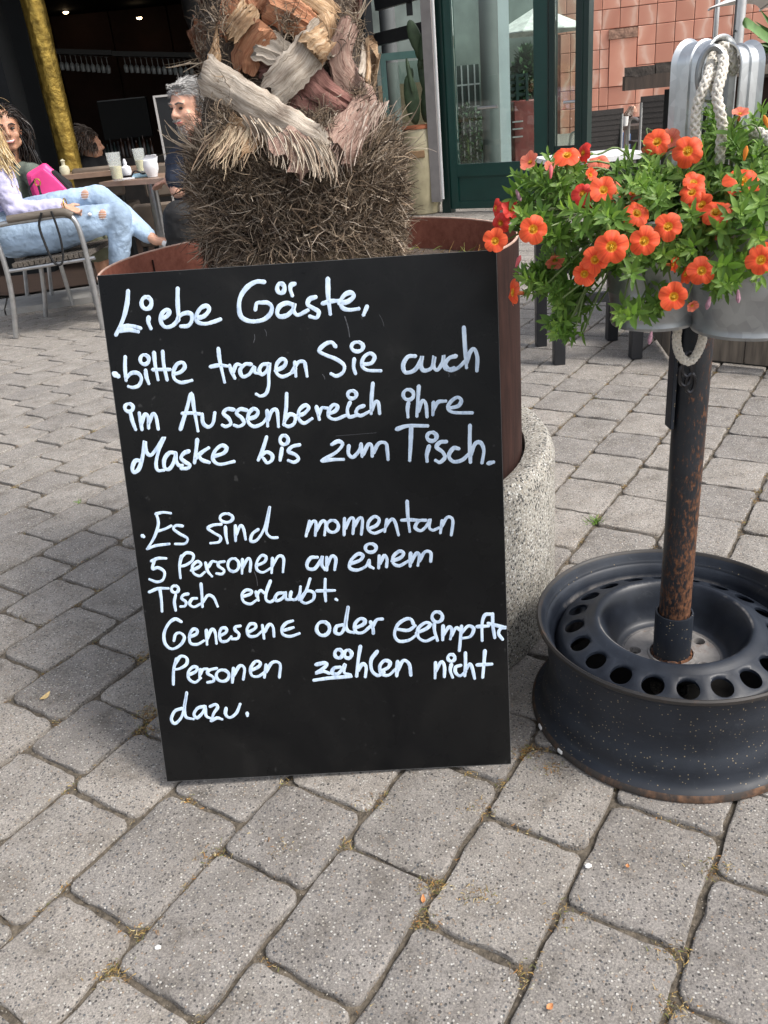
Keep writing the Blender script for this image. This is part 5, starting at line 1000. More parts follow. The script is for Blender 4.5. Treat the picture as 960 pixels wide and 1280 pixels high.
q = bar(MB(), uS, uG, .03, ZT, -.03, .03); bar(q, uH, uI-.01, .03, ZT, -.03, .03); bar(q, uG, uH, zR, zG, -.028, .028); bar(q, uG, uH, .03, .09, -.028, .028); bar(q, uG, uH, ZT-.08, ZT, -.028, .028); q.build('door_frame', m_green, door, smooth=False)
bar(MB(), uG, uH, .09, zR, -.012, .012).build('lower_panel', m_green, door, smooth=False)
bar(MB(), uG+.002, uH-.002, zG+.002, ZT-.09, -.006, .002).build('pane', m_glass, door, smooth=False)
q = MB(); P = dp(uG+.10, du(610, 131)[1], .06)
uh = du(613, 132); q.tube([dp(uh[0]-.09, uh[1]-.01, .055), dp(uh[0]+.09, uh[1]-.01, .055)], .012, 8); q.tube([dp(uh[0]-.07, uh[1]-.01, .0), dp(uh[0]-.07, uh[1]-.01, .055)], .009, 8); q.build('handle', m_alu, door)
bar(MB(), uI-.008, uI+.0, .03, ZT, .028, .034).build('edge_trim', m_dgreen, door, smooth=False)
for pz in (.5, 1.0, 1.45): MB().tube([dp(uJ+.02, pz, .05), dp(uJ+.02, pz, .054)], .008, 8).build('screw', m_alu, door)
side = thing('side_window', 'narrow glass panel in a dark green frame at the right of the door', 'window', dp((uK+uM)/2, 0))
q = bar(MB(), uI+.004, uK, 0, ZT, -.05, .03); bar(q, uL+.004, uM, 0, ZT, -.06, .05); bar(q, uK, uL, 0, zG2, -.02, .02); bar(q, uK, uL, ZT-.08, ZT, -.02, .02); q.build('frame', m_dgreen, side, smooth=False)
bar(MB(), uK+.002, uL-.002, zG2+.002, ZT-.09, -.004, .002).build('pane', m_glass, side, smooth=False)
bar(MB(), uL+.05, uL+.062, 0, ZT, .052, .058).build('cover_strip', m_dgreen, side, smooth=False)
uh = du(715, 127); MB().tube([dp(uh[0]-.07, uh[1]), dp(uh[0]+.03, uh[1])], .010, 8).build('handle', m_alu, side)
# the grey rain guard standing beside the door
m_guard = mat('grey_guard', (.27, .25, .24), .6, var=.12, scale=10)
uc = du(547.5, 120)[0]; gd = thing('guard_strip', 'grey vertical guard strip with a white edge, left of the green door', 'guard', dp(uc, 0, .12))
zb = du(547, 250)[1]; wd = du(546, 100)[0]-du(534, 100)[0]
bar(MB(), uc-wd/2, uc+wd/2, zb, 2.2, .10, .14).build('strip', m_guard, gd, smooth=False)
bar(MB(), uc+wd/2+.002, uc+wd/2+.016, zb+.02, 2.2, .10, .12).build('edge', mat('white_edge', (.75, .75, .74), .6, var=.05), gd, smooth=False)
# ================================================================== pot with cactus
m_cer = mat('cream_glaze', (.40, .35, .22), .35, var=.22, scale=9, rvar=.08); m_terra = mat('terracotta', (.33, .11, .05), .8, var=.2)
YP = 8.1; cp = aty(530, 258, YP); cp[2] = 0; ztop = aty(530, 157, YP)[2]; rp_ = .0+ (aty(556, 210, YP)[0]-aty(508, 210, YP)[0])/2
pt = thing('ceramic_pot', 'tall cream glazed pot holding the prickly pear cactus', 'pot', cp)
prof = [(.0, 0), (rp_*.78, 0), (rp_*.84, .01), (rp_*.84, .05), (rp_*.9, .09), (rp_*.92, .10), (rp_*.98, .22), (rp_*1.02, .36), (rp_*1.0, .42), (rp_*1.01, .43), (rp_*.96, ztop*.85), (rp_*.86, ztop*.97)]
MB().lathe(prof, cp, 48).build('pot_body', m_cer, pt)
MB().lathe([(rp_*.86, ztop*.97), (rp_*.93, ztop*.975), (rp_*.93, ztop*1.01), (rp_*.8, ztop*1.01), (rp_*.78, ztop*.95), (0, ztop*.95)], cp, 48).build('rim', m_terra, pt)
MB().box(cp+np.array([-.06, -rp_*1.0, ztop*.70]), (.16, .03, .06), bev=.005).build('handle_lug', mat('brown_lug', (.22, .13, .06), .5, var=.3), pt)
m_cac = mat('cactus_green', (.045, .075, .035), .6, var=.35, scale=14, bump=.4, bscale=60)
cac = thing('cactus', 'prickly pear cactus with flat dark green pads in the cream pot', 'cactus', cp+np.array([0, 0, ztop]))
for (px, py, w_, h_, tilt, dy) in [(515, 125, 15, 56, -.08, 0), (533, 128, 12, 44, .1, .05), (531, 92, 13, 46, -.12, .04), (512, 95, 5, 40, -.1, -.02), (519, 47, 13, 40, -.32, 0), (523, 60, 8, 24, .1, .02), (532, 50, 13, 46, .28, -.03), (528, 74, 8, 22, .5, 0), (513, 100, 6, 26, .2, .06), (541, 76, 9, 22, .5, .05)]:
    P = aty(px, py, YP+dy); sc = ((P-EYE)@FW)/FPX; mb = MB(); R = Euler((rb.uniform(-.2, .2), tilt, rb.uniform(-.5, .5))).to_matrix(); R = np.array(R)
    mb.ball(P, (w_*sc*.62, .022, h_*sc*.52), 16, 10, rot=R); mb.build('cactus_pad', m_cac, cac)
# ================================================================== things seen through and behind the glass, some standing in for reflections
m_pale = mat('pale_wall', (.15, .18, .165), .8, var=.45, scale=2); m_col = mat('column_grey', (.13, .14, .14), .45, var=.15, scale=4)
def wallbox(name, label, cat, c, size, m, rz=0, parts=None):
    mb = MB(); mb.box(c, size, rz=rz); o = mb.build(name, m, smooth=False, origin=(c[0], c[1], c[2]-size[2]/2)); 
    if label: tag(o, label, cat)
    return o
Y1, Y2 = 9.4, 12.4
def span(pxa, pxb, py, y): a, b = aty(pxa, py, y), aty(pxb, py, y); return (a+b)/2, b[0]-a[0]
c, w_ = span(601, 624, 100, Y1); o = MB().tube([(c[0], c[1], 0), (c[0], c[1], 3.)], w_/2, 24).build('column', m_col, origin=(c[0], c[1], 0)); tag(o, 'round grey column added behind the door glass in place of a reflection', 'column')  # added column, stands in for a reflection in the pane
c, w_ = span(622, 637, 100, Y1+.3); wallbox('white_panel', 'pale vertical panel behind the glass, right beside the grey column', 'panel', (c[0], c[1], 1.5), (w_, .04, 3.), mat('pale_panel', (.50, .55, .58), .6, var=.1, scale=2))
c, w_ = span(640, 668, 160, Y1+.8); z1 = aty(655, 125, Y1+.8)[2]; cab = thing('red_cabinet', 'dark red cabinet with metal handles, added low behind the door glass in place of a reflection', 'cabinet', (c[0], c[1], 0))  # cabinet added where the pane mirrors something reddish
MB().box((c[0], c[1], z1/2), (w_*1.1, .4, z1), bev=.01).build('cabinet_body', mat('cabinet_red', (.20, .045, .04), .5, var=.2), cab)
for py in (152, 161, 171): P = aty(647, py, Y1+.57); MB().box(P, (w_*.45, .03, .014)).build('handle', m_alu, cab)
tr = thing('trellis', 'dark lattice behind the door glass above the red cabinet', 'trellis', tuple(aty(645, 190, Y1+.5)*np.array([1, 1, 0])))
for py in (96, 104, 112, 120): a, b = aty(620, py+2, Y1+.5), aty(660, py-3, Y1+.5); MB().beam(a, b, .03, .03).build('lath', m_dgreen, tr, smooth=False)
for px in (622, 634, 646, 658): a, b = aty(px, 92, Y1+.48), aty(px+1, 126, Y1+.48); MB().beam(a, b, .03, .03).build('lath', m_dgreen, tr, smooth=False)
wn = thing('shop_window', 'white barred dark window deep behind the glass, left of the column', 'window', tuple(aty(583, 200, Y2-.2)*np.array([1, 1, 0])))
a, b = aty(570, 200, Y2-.2), aty(598, 80, Y2-.2); MB().box(((a[0]+b[0])/2, a[1], (b[2])/2), (b[0]-a[0], .03, b[2])).build('dark_pane', mat('dark_pane', (.012, .03, .026), .15, var=.3), wn, smooth=False)
for px in (571, 578, 586, 594): P = aty(px, 120, Y2-.24); MB().box((P[0], P[1], b[2]/2), (.018, .02, b[2])).build('glazing_bar', m_alu, wn, smooth=False)
for py in (106, 134): P = aty(583, py, Y2-.26); MB().box(P, (b[0]-a[0], .02, .018)).build('glazing_bar', m_alu, wn, smooth=False)
# pale rear wall of the courtyard behind the glass
a, b = aty(470, 60, Y2), aty(682, 60, Y2); wallbox('courtyard_wall', 'pale grey-green rear wall seen through the open front and the door glass', 'wall', ((a[0]+b[0])/2+.0, Y2+.1, 1.6), (b[0]-a[0]+.2, .2, 3.2), m_pale)
c = aty(672, 40, Y2-.7); q = MB(); tp = c+np.array([0, 0, .28])
pr2 = thing('parasol', 'white parasol canopy added behind the upper right of the door glass in place of its reflection', 'parasol', (c[0], c[1], 0))  # real canopy put behind the pane instead of its mirrored image
for k in range(8):
    a_ = k*math.pi/4+.3; b_ = a_+math.pi/4; R8 = .62; MB().poly([tp, c+np.array([R8*math.cos(a_), R8*math.sin(a_), 0]), c+np.array([R8*math.cos(b_), R8*math.sin(b_), 0])], (0, 0, -.012)).build('canopy_panel', mat('canopy_pale', (.7, .69, .66), .8, bump=0) if 'canopy_pale' not in bpy.data.materials else bpy.data.materials['canopy_pale'], pr2, smooth=False)
MB().tube([(c[0], c[1], 0), tp-np.array([0, 0, .02])], .025, 8).build('pole', m_alu, pr2)
m_bush = vcolmat('bush_leaves', .6)
def bush(name, label, c, r, n, cols, seed, lf=.05, cat='shrub'):
    rr = random.Random(seed); mb = MB()
    for _ in range(n):
        v = nrm([rr.gauss(0, 1), rr.gauss(0, 1), rr.gauss(0, 1)])*rr.uniform(.55, 1)**.6; P = V3(c)+v*np.array(r); d = nrm(v+np.array([rr.gauss(0, .6), rr.gauss(0, .6), rr.gauss(0, .6)])); s_ = nrm(np.cross(d, (rr.gauss(0, 1), 0, 1)))*lf*.3; q_ = P+d*lf
        mb.add([P-s_*.4, P+s_*.4, P+d*lf*.5+s_, q_, P+d*lf*.5-s_], [(0, 1, 2, 3, 4)], rr.choice(cols))
    t = thing(name, label, cat, (c[0], c[1], 0)); mb.build('foliage', m_bush, t, smooth=False); MB().tube([(c[0], c[1], 0), (c[0], c[1], c[2])], .02, 6).build('stem', m_stem, t); return t
P = aty(584, 172, Y1+1.2); bush('shrub', 'dark green shrub added behind the glass in place of a reflection, left of the grey column', (P[0], P[1], P[2]), (.20, .2, .35), 900, [(.03, .07, .03), (.05, .11, .04), (.02, .045, .02)], 3)  # greenery added to replace what the glass reflects
P = aty(660, 100, Y1+1.4); bush('shrub', 'green palm-like shrub added behind the glass in place of a reflection, above the red cabinet', (P[0], P[1], P[2]), (.16, .2, .32), 900, [(.07, .13, .06), (.05, .11, .04), (.10, .17, .09)], 4, .1)  # second added shrub, also replacing reflected greenery
# open black frames left of the guard strip
Yf = 8.6; fr = thing('folding_window', 'black framed folding window standing open behind the cactus', 'window', tuple(aty(475, 200, Yf)*np.array([1, 1, 0])))
a = aty(466, 100, Yf); MB().box((a[0], a[1], 1.2), (.08, .08, 2.4)).build('post', m_black, fr, smooth=False)
MB().beam(aty(470, 50, Yf), aty(532, 35, Yf-.3), .06, .10).build('crossbar', m_black, fr, smooth=False)
MB().beam(aty(470, 4, Yf), aty(532, -14, Yf-.3), .06, .12).build('crossbar', m_black, fr, smooth=False)
a = aty(513, 30, Yf-.15); MB().box((a[0], a[1], 1.95), (.05, .06, .7)).build('post', m_black, fr, smooth=False)
a, b = aty(486, 215, Yf+.1), aty(530, 62, Yf+.1)
m_sash = mat('sash_teal', (.06, .13, .12), .4, var=.1)
for (x0, x1, z0, z1) in ((a[0], a[0]+.05, 0, b[2]), (a[0]+.05, b[0]+.1, b[2]-.06, b[2])): MB().box(((x0+x1)/2, Yf+.1, (z0+z1)/2), (x1-x0, .05, z1-z0)).build('sash', m_sash, fr, smooth=False)
MB().box(((a[0]+b[0])/2+.07, Yf+.1, b[2]/2-.04), (b[0]-a[0]+.02, .008, b[2]-.08)).build('pane', m_glass, fr, smooth=False)
c, w_ = span(474, 494, 25, Yf+.9); o = MB().tube([(c[0], c[1], 0), (c[0], c[1], 3.)], w_/2, 20).build('column', m_col, origin=(c[0], c[1], 0)); tag(o, 'grey column behind the black crossbars, left of the cactus', 'column')
a = aty(512, 160, Yf+1.4); wallbox('sideboard', 'tan brown cabinet wall behind the open window, left of the cactus', 'cabinet', (a[0], a[1], .55), (.62, .2, 1.1), mat('tan_wood', (.26, .19, .12), .6, var=.25, scale=6))

# ================================================================== the dark café on the left
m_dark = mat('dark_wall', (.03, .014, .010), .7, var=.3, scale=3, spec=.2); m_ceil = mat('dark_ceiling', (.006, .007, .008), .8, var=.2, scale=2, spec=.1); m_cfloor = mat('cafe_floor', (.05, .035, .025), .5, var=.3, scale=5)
YB = 12.8; CH = 2.32
cafe = thing('cafe_room', 'dark open café interior with brown panelled walls at the upper left', 'building', (-4, 9, 0))
# floor, ceiling, walls (each standing just clear of the next)
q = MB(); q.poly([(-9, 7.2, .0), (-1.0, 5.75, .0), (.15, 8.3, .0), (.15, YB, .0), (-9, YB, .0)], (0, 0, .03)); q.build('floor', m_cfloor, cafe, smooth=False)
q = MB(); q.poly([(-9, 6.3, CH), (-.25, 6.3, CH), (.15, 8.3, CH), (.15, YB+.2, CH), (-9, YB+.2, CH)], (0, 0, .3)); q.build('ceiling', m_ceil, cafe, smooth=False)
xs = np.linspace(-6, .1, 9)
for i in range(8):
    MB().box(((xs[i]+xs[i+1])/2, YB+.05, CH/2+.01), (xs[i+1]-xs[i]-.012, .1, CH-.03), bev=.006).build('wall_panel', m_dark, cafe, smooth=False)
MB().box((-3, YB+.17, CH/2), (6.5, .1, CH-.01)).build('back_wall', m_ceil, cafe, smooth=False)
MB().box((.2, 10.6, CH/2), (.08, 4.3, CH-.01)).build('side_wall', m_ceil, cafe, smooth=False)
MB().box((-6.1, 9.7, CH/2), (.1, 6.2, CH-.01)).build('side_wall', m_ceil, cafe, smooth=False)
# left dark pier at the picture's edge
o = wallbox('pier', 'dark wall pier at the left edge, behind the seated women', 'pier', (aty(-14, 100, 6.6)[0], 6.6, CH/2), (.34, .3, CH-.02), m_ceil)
# threshold of pale stone between paving and room
m_step = mat('step_stone', (.26, .255, .245), .8, var=.12, scale=12, bump=.2)
a, b = atz(0, 396, .0), atz(170, 370, .0); d = nrm(b-a); nn = np.array([-d[1], d[0], 0]); stp = thing('threshold', 'pale stone threshold strip between the paving and the dark room', 'step', (a+b)/2)
for i in range(5):
    s0 = -1.2+i*.62; s1 = s0+.61; q = MB(); q.poly([a+d*s0, a+d*s1, a+d*s1+nn*.42, a+d*s0+nn*.42], (0, 0, .035)); q.build('stone_slab', m_step, stp, smooth=False)
q = MB(); q.poly([a-d*1.3+nn*.43, a+d*1.6+nn*.43, a+d*1.6+nn*.50, a-d*1.3+nn*.50], (0, 0, .02)); q.build('drain_strip', m_black, stp, smooth=False)
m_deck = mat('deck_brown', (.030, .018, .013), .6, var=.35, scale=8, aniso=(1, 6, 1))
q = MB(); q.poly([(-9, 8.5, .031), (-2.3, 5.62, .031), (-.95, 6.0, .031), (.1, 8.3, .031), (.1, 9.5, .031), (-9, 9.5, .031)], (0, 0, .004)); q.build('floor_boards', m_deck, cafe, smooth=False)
# gold pillar
Yg = 6.9; c, w_ = span(76, 100, 205, Yg); m_gold = mat('gold_leaf', (.36, .24, .05), .36, .75, var=.5, scale=16, bump=.8, bscale=22, bdist=.012)
gp = thing('gold_pillar', 'gold painted round pillar in front of the dark café room', 'pillar', (c[0], c[1], 0))
q = MB(); q.lathe([(w_*.56, z) for z in np.linspace(0.03, CH, 60)], c*np.array([1, 1, 0]), 40, wob=lambda t, z: .02*math.sin(9*t+11*z)+.015*math.sin(23*z+5*t)); q.build('shaft', m_gold, gp)
MB().lathe([(w_*.62, .031), (w_*.62, .12), (w_*.57, .13)], c*np.array([1, 1, 0]), 40).build('base', m_black, gp)
a = aty(45, 100, Yg+.3); wallbox('pillar_casing', 'black box pier just left of the gold pillar', 'pier', (a[0], a[1], CH/2), (.20, .2, CH-.02), m_black)
# lamps, screens and racks
m_spot = emit('spot_bulb', (1, .72, .42), 9.)
for px, py, lab in ((82, 15, 'left of the two small ceiling spots in the dark café'), (174, 22, 'right of the two small ceiling spots in the dark café')):
    d_ = _ray(px, py); t = (CH-.012-EYE[2])/d_[2]; P = EYE+d_*t
    if P[1] > YB-.3: P = aty(px, py, YB-.4)
    s_ = thing('ceiling_spot', lab, 'ceiling lamp', P, 'ceiling spots in the café'); MB().lathe([(.05, .0), (.05, .02), (.035, .02)], P, 16).build('housing', m_black, s_); MB().ball(P+np.array([0, 0, -.004]), (.034, .034, .018), 10, 6).build('bulb', m_spot, s_)
Yl = 8.2; P = aty(250, -8, Yl); ll = thing('pendant_lamp', 'large dark grey pendant lamp shade hanging at the top, left of the palm', 'lamp', P)
rr_ = (aty(276, 5, Yl)[0]-aty(226, 5, Yl)[0])/2; MB().lathe([(rr_*.15, .5), (rr_*.3, .42), (rr_*.9, .12), (rr_, 0), (rr_*1.0, -.06), (rr_*.97, -.16), (rr_*.8, -.25), (0, -.27)], P, 36).build('lamp_shade', mat('shade_grey', (.028, .028, .03), .5, var=.1), ll); MB().tube([P+np.array([0, 0, .5]), (P[0], P[1], CH)], .01, 6).build('cord', m_black, ll)
m_gl = glass('drink_glass', (.9, .93, .92), 1.); m_shine = mat('glass_shine', (.30, .33, .34), .2, var=.2, bump=0)
for (xa, xb, yy, n_, lab) in ((78, 136, 84, 10, 'left row of stemmed glasses hanging from the rack over the bar'), (158, 240, 87, 13, 'right row of stemmed glasses hanging from the rack over the bar')):
    A = aty(xa, yy, 11.2); B_ = aty(xb, yy+4, 11.2); rk = thing('glass_rack', lab, 'glass rack', (A+B_)/2)
    MB().beam(A+np.array([-.1, 0, .17]), B_+np.array([.1, 0, .17]), .25, .05).build('rail', m_black, rk, smooth=False)
    for i in range(n_):
        P = A+(B_-A)*i/(n_-1); q = MB(); q.lathe([(.03, .14), (.004, .13), (.004, .06), (.022, .045), (.028, .02), (.022, -.03)], P, 8); q.build('hanging_glass', m_shine, rk)
Yt = 11.6; a, b = aty(121, 126, Yt), aty(192, 170, Yt); tv = thing('wall_screen', 'dark flat screen on the brown wall of the café', 'screen', ((a[0]+b[0])/2, Yt, b[2]))
MB().box(((a[0]+b[0])/2, Yt, (a[2]+b[2])/2), (b[0]-a[0], .06, a[2]-b[2]), bev=.004).build('screen_glass', mat('screen_black', (.004, .005, .006), .35, var=.1, bump=0, spec=.15), tv)
MB().box(((a[0]+b[0])/2, Yt-.034, a[2]-.01), (b[0]-a[0]-.02, .006, .012)).build('top_trim', m_grey, tv, smooth=False)
bar_ = thing('bar_counter', 'dark bar counter with bottles along the back of the café', 'bar', tuple(aty(165, 200, 11)*np.array([1, 1, 0])))
a, b = aty(98, 203, 10.9), aty(240, 203, 10.9); zt = aty(165, 196, 10.9)[2]; MB().box(((a[0]+b[0])/2, 10.9, zt/2+.016), (b[0]-a[0]+.6, .6, zt-.03)).build('counter', mat('counter_taupe', (.055, .042, .033), .5, var=.2), bar_, smooth=False)
rbt = random.Random(4)
for i in range(16):
    P = aty(122+i*4.6, 190, 10.9); q = MB(); h_ = rbt.uniform(.16, .22); q.lathe([(0, 0), (.026, .002), (.026, h_*.6), (.010, h_*.78), (.009, h_), (0, h_)], (P[0], P[1], zt+.002), 10); q.build('bottle', rbt.choice([m_black, mat('bottle_brown', (.05, .022, .012), .2, var=.2) if 'bottle_brown' not in bpy.data.materials else bpy.data.materials['bottle_brown'], m_dgreen]), bar_)
# menu board with a pale frame
Ym = 6.2; a, b = aty(193, 121, Ym), aty(228, 121, Ym); z0 = .10; mbd = thing('menu_board', 'black menu board in a thin pale frame behind the grey-haired man', 'menu board', ((a[0]+b[0])/2, Ym, z0)); zt = a[2]
lean = .0; MB().box(((a[0]+b[0])/2, Ym, (zt+z0)/2), (b[0]-a[0], .02, zt-z0)).build('panel', m_black, mbd, smooth=False)
m_frame = mat('frame_pale', (.42, .40, .38), .5, var=.1)
for x in (a[0], b[0]): MB().box((x, Ym-.008, (zt+z0)/2), (.012, .03, zt-z0+.012)).build('frame_bar', m_frame, mbd, smooth=False)
MB().box(((a[0]+b[0])/2, Ym-.009, zt), (b[0]-a[0]-.013, .028, .012)).build('frame_bar', m_frame, mbd, smooth=False)

# ================================================================== red sandstone building
WA = math.radians(-20); YW = 18.5; W0 = aty(720, 60, YW+.9); WD = np.array([math.cos(WA), math.sin(WA), 0]); WN = np.array([WD[1], -WD[0], 0]); WN = -WN if WN[1] > 0 else WN
W0[2] = 0
m, nt, p = newmat('red_sandstone'); co = coords(nt, (1, 1, 1)); oi = N(nt, 'ObjectInfo'); n0 = N(nt, 'TexNoise', i_Scale=.9, i_Detail=3.); nt.links.new(co, n0.inputs['Vector'])
vm = N(nt, 'VectorMath', operation='SCALE'); vm.inputs['Scale'].default_value = 1.; cxy = N(nt, 'CombineXYZ'); mu = N(nt, 'Math', operation='MULTIPLY'); mu.inputs[1].default_value = 37; nt.links.new(oi.outputs['Random'], mu.inputs[0]); nt.links.new(mu.outputs[0], cxy.inputs[0]); nt.links.new(mu.outputs[0], cxy.inputs[2])
va = N(nt, 'VectorMath', operation='ADD'); nt.links.new(co, va.inputs[0]); nt.links.new(cxy.outputs[0], va.inputs[1])
wv = N(nt, 'TexWave', i_Scale=.7, i_Distortion=11.); wv.inputs['Detail'].default_value = 4; wv.inputs['Detail Scale'].default_value = .8; nt.links.new(va.outputs[0], wv.inputs[0])
r = ramp(nt, [(0, (.62, .28, .195)), (.7, (.66, .32, .225)), (.93, (.70, .37, .27)), (1, (.76, .48, .37))]); nt.links.new(wv.outputs[1], r.inputs[0]); ro = ramp(nt, [(0, (.88, .86, .84)), (.5, (1, 1, 1)), (1, (1.1, 1.08, 1.05))]); nt.links.new(oi.outputs['Random'], ro.inputs[0])
nt.links.new(mixc(nt, r.outputs[0], ro.outputs[0], 1., 'MULTIPLY'), p.inputs['Base Color']); p.inputs['Roughness'].default_value = .8; m_sand = m
m_joint = mat('dark_joint', (.22, .095, .07), .9, var=.2)
sb = thing('sandstone_building', 'building clad in square red sandstone slabs at the upper right', 'building', W0)
def wp(u, z, o=0.): return W0+WD*u+np.array([0, 0, z])+WN*o
zlow = -.9; q = MB(); vs = [wp(u, z, o) for o in (-.4, -.02) for (u, z) in ((-3.5, zlow), (9, zlow), (9, 5), (-3.5, 5))]; q.add(vs, [(0, 1, 2, 3), (4, 5, 6, 7), (0, 1, 5, 4), (1, 2, 6, 5), (2, 3, 7, 6), (3, 0, 4, 7)]); q.build('wall_core', m_joint, sb, smooth=False)
def wu(px, py): P = atp(px, py, W0, WN); return float((P-W0)@WD), float(P[2])
uA, zA_ = wu(740, 37); uB, zB_ = wu(773.6, 32); tw_ = (wu(868, 20)[0]-wu(797.5, 31)[0])/3.0; zrow = wu(797, 32.5)[1]; th_ = (zrow-wu(797, 57.3)[1])
cols = [wu(740-23*3, 40)[0]]
ustart = wu(797.5, 32)[0]; us = [ustart+tw_*i for i in range(-9, 14)]; zs = [zrow+th_*j for j in range(-8, 6)]; rw = random.Random(17)
def tile(u0, u1, z0, z1):
    g_ = .0055; q = MB(); o1 = rw.uniform(-.004, .004); vs = []
    for (o, ins) in ((-.015, 0), (.016+o1, 0), (.022+o1, .010)):
        vs += [wp(u0+g_+ins, z0+g_+ins, o), wp(u1-g_-ins, z0+g_+ins, o), wp(u1-g_-ins, z1-g_-ins, o), wp(u0+g_+ins, z1-g_-ins, o)]
    fs = [(k*4+i, k*4+(i+1) % 4, (k+1)*4+(i+1) % 4, (k+1)*4+i) for k in range(2) for i in range(4)]+[(8, 9, 10, 11)]
    q.add(vs, fs).build('stone_tile', m_sand, sb, smooth=False)
uT0, zT1 = wu(761.5, 41); uT1, zT0 = wu(807.5, 85)
for j in range(len(zs)-1):
    for i in range(len(us)-1):
        u0, u1, z0, z1 = us[i], us[i+1], zs[j], zs[j+1]
        if zs[j] < zrow-.01 and u1 < ustart+.02:   # the left bay: narrower columns below the second joint
            continue
        tile(u0, u1, z0, z1)
for j in range(len(zs)-1):
    if zs[j] >= zrow-.01: continue
    ub = [wu(x, 80)[0] for x in (736.5-36, 736.5-23.5, 736.5-12, 736.5, 749.3, 761, 807.5-.0, 819.5)]
    for a_, b_ in zip(ub, ub[1:]):
        if b_ > ustart+.25 and 0: continue
        if abs(a_-ub[5]) < 1e-6:
            zc_ = (zs[j]+zs[j+1])/2
            if zT0 < zc_ < zT1: continue
        if b_ <= us[[k for k in range(len(us)) if us[k] >= ustart-.01][0]]+.001: tile(a_, b_, zs[j], zs[j+1])
        elif a_ < ustart: tile(a_, min(b_, ustart), zs[j], zs[j+1])
# fill the blank tablet and its weathered lintel
uT0 = wu(761, 80)[0]; uT1b = ustart
zj = [z for z in zs if zT0 < z < zT1]
zlo = max([z for z in zs if z <= zT0+.05]+[zs[0]]); zhi = zrow
q = MB(); vs = [wp(u, z, o) for o in (-.01, .045) for (u, z) in ((uT0+.012, zlo+.012), (uT1b-.012, zlo+.012), (uT1b-.012, zhi-th_*.55), (uT0+.012, zhi-th_*.55))]; q.add(vs, [(4, 5, 6, 7), (0, 1, 5, 4), (1, 2, 6, 5), (2, 3, 7, 6), (3, 0, 4, 7)]); q.build('blank_tablet', m_sand, sb, smooth=False)
m_worn = mat('worn_lintel', (.34, .2, .14), .9, var=.5, scale=9, bump=1., bscale=14, bdist=.03)
q = MB(); vs = [wp(u, z, o) for o in (-.01, .07) for (u, z) in ((uT0-.01, zhi-th_*.53), (uT1b+.0, zhi-th_*.53), (uT1b+.0, zhi-.012), (uT0-.01, zhi-.012))]; q.add(vs, [(4, 5, 6, 7), (0, 1, 5, 4), (1, 2, 6, 5), (2, 3, 7, 6), (3, 0, 4, 7)]); q.build('lintel', m_worn, sb, smooth=False)
# sloping lower terrace in front of it
q = MB(); q.add([(2.05, 8.0, -.0105), (60, 8.0, -.0105), (60, 17, -.75), (2.05, 17, -.75), (2.05, 60, -.75), (60, 60, -.75)], [(0, 1, 2, 3), (3, 2, 5, 4)]); struct(q.build('lower_terrace', m_far, smooth=False))
# parasol beyond
m_can = mat('canopy_white', (.80, .78, .74), .8, var=.05, scale=4, sheen=.2, bump=0)
Yc = 11.; tip = aty(885, 10.5, Yc); mid_ = aty(924, 18, Yc-.6); pc = aty(952, -14, Yc); 
pr = thing('parasol', 'large white parasol at the top right corner in front of the sandstone wall', 'parasol', (pc[0], pc[1], -.35))
apex = np.array([tip[0]+1.8, tip[1]-.76, tip[2]+.7]); Rr = math.hypot(tip[0]-apex[0], tip[1]-apex[1]); a0 = math.atan2(tip[1]-apex[1], tip[0]-apex[0])
for k in range(8):
    A = apex+np.array([Rr*math.cos(a0+k*math.pi/4), Rr*math.sin(a0+k*math.pi/4), tip[2]-apex[2]]); B_ = apex+np.array([Rr*math.cos(a0+(k+1)*math.pi/4), Rr*math.sin(a0+(k+1)*math.pi/4), tip[2]-apex[2]]); q = MB(); vs = []; n_ = 6
    for i in range(n_+1):
        for j in range(n_+1):
            s_ = i/n_; t = j/n_; P = apex+(A-apex)*s_*(1-t)+(B_-apex)*s_*t; sag = .10*math.sin(math.pi*t)*s_; P = P+(apex*np.array([1, 1, 0])-P*np.array([1, 1, 0]))*sag*.9+np.array([0, 0, -.06*s_*(1-s_)+.03*math.sin(math.pi*t)*s_]); vs.append(P)
    for i in range(n_):
        for j in range(n_): q.f.append((i*(n_+1)+j, i*(n_+1)+j+1, (i+1)*(n_+1)+j+1, (i+1)*(n_+1)+j))
    q.v = [V3(p_) for p_ in vs]; q.c = [(1, 1, 1)]*len(vs); o = q.build('canopy_panel', m_can, pr)
    MB().tube([apex-np.array([0, 0, .02]), A-np.array([0, 0, .02])], .012, 6).build('rib', m_alu, pr)
MB().tube([(apex[0], apex[1], -.35), apex], .03, 10).build('pole', m_alu, pr)
pA = aty(893, 60, 12.5); o = MB().tube([(pA[0], pA[1], -.3), (pA[0], pA[1], aty(893, -4, 12.5)[2])], .032, 10).build('pole', m_alu, origin=(pA[0], pA[1], -.3)); tag(o, 'thin silver pole in front of the sandstone wall, left of the thicker one', 'pole')
Yq = 5.2; a = aty(924, 30, Yq); wq = aty(930.5, 30, Yq)[0]-aty(917.5, 30, Yq)[0]; o = thing('parasol_pole', 'thick silver parasol pole with a small hole, above the galvanised bands', 'pole', (a[0], a[1], 0))
MB().tube([(a[0], a[1], 0), (a[0], a[1], 2.3)], wq/2, 24).build('tube', m_alu, o); P = aty(918.5, 39, Yq-wq/2); MB().tube([P, P+np.array([0, -.004, 0])], .007, 10).build('pin_hole', m_black, o)
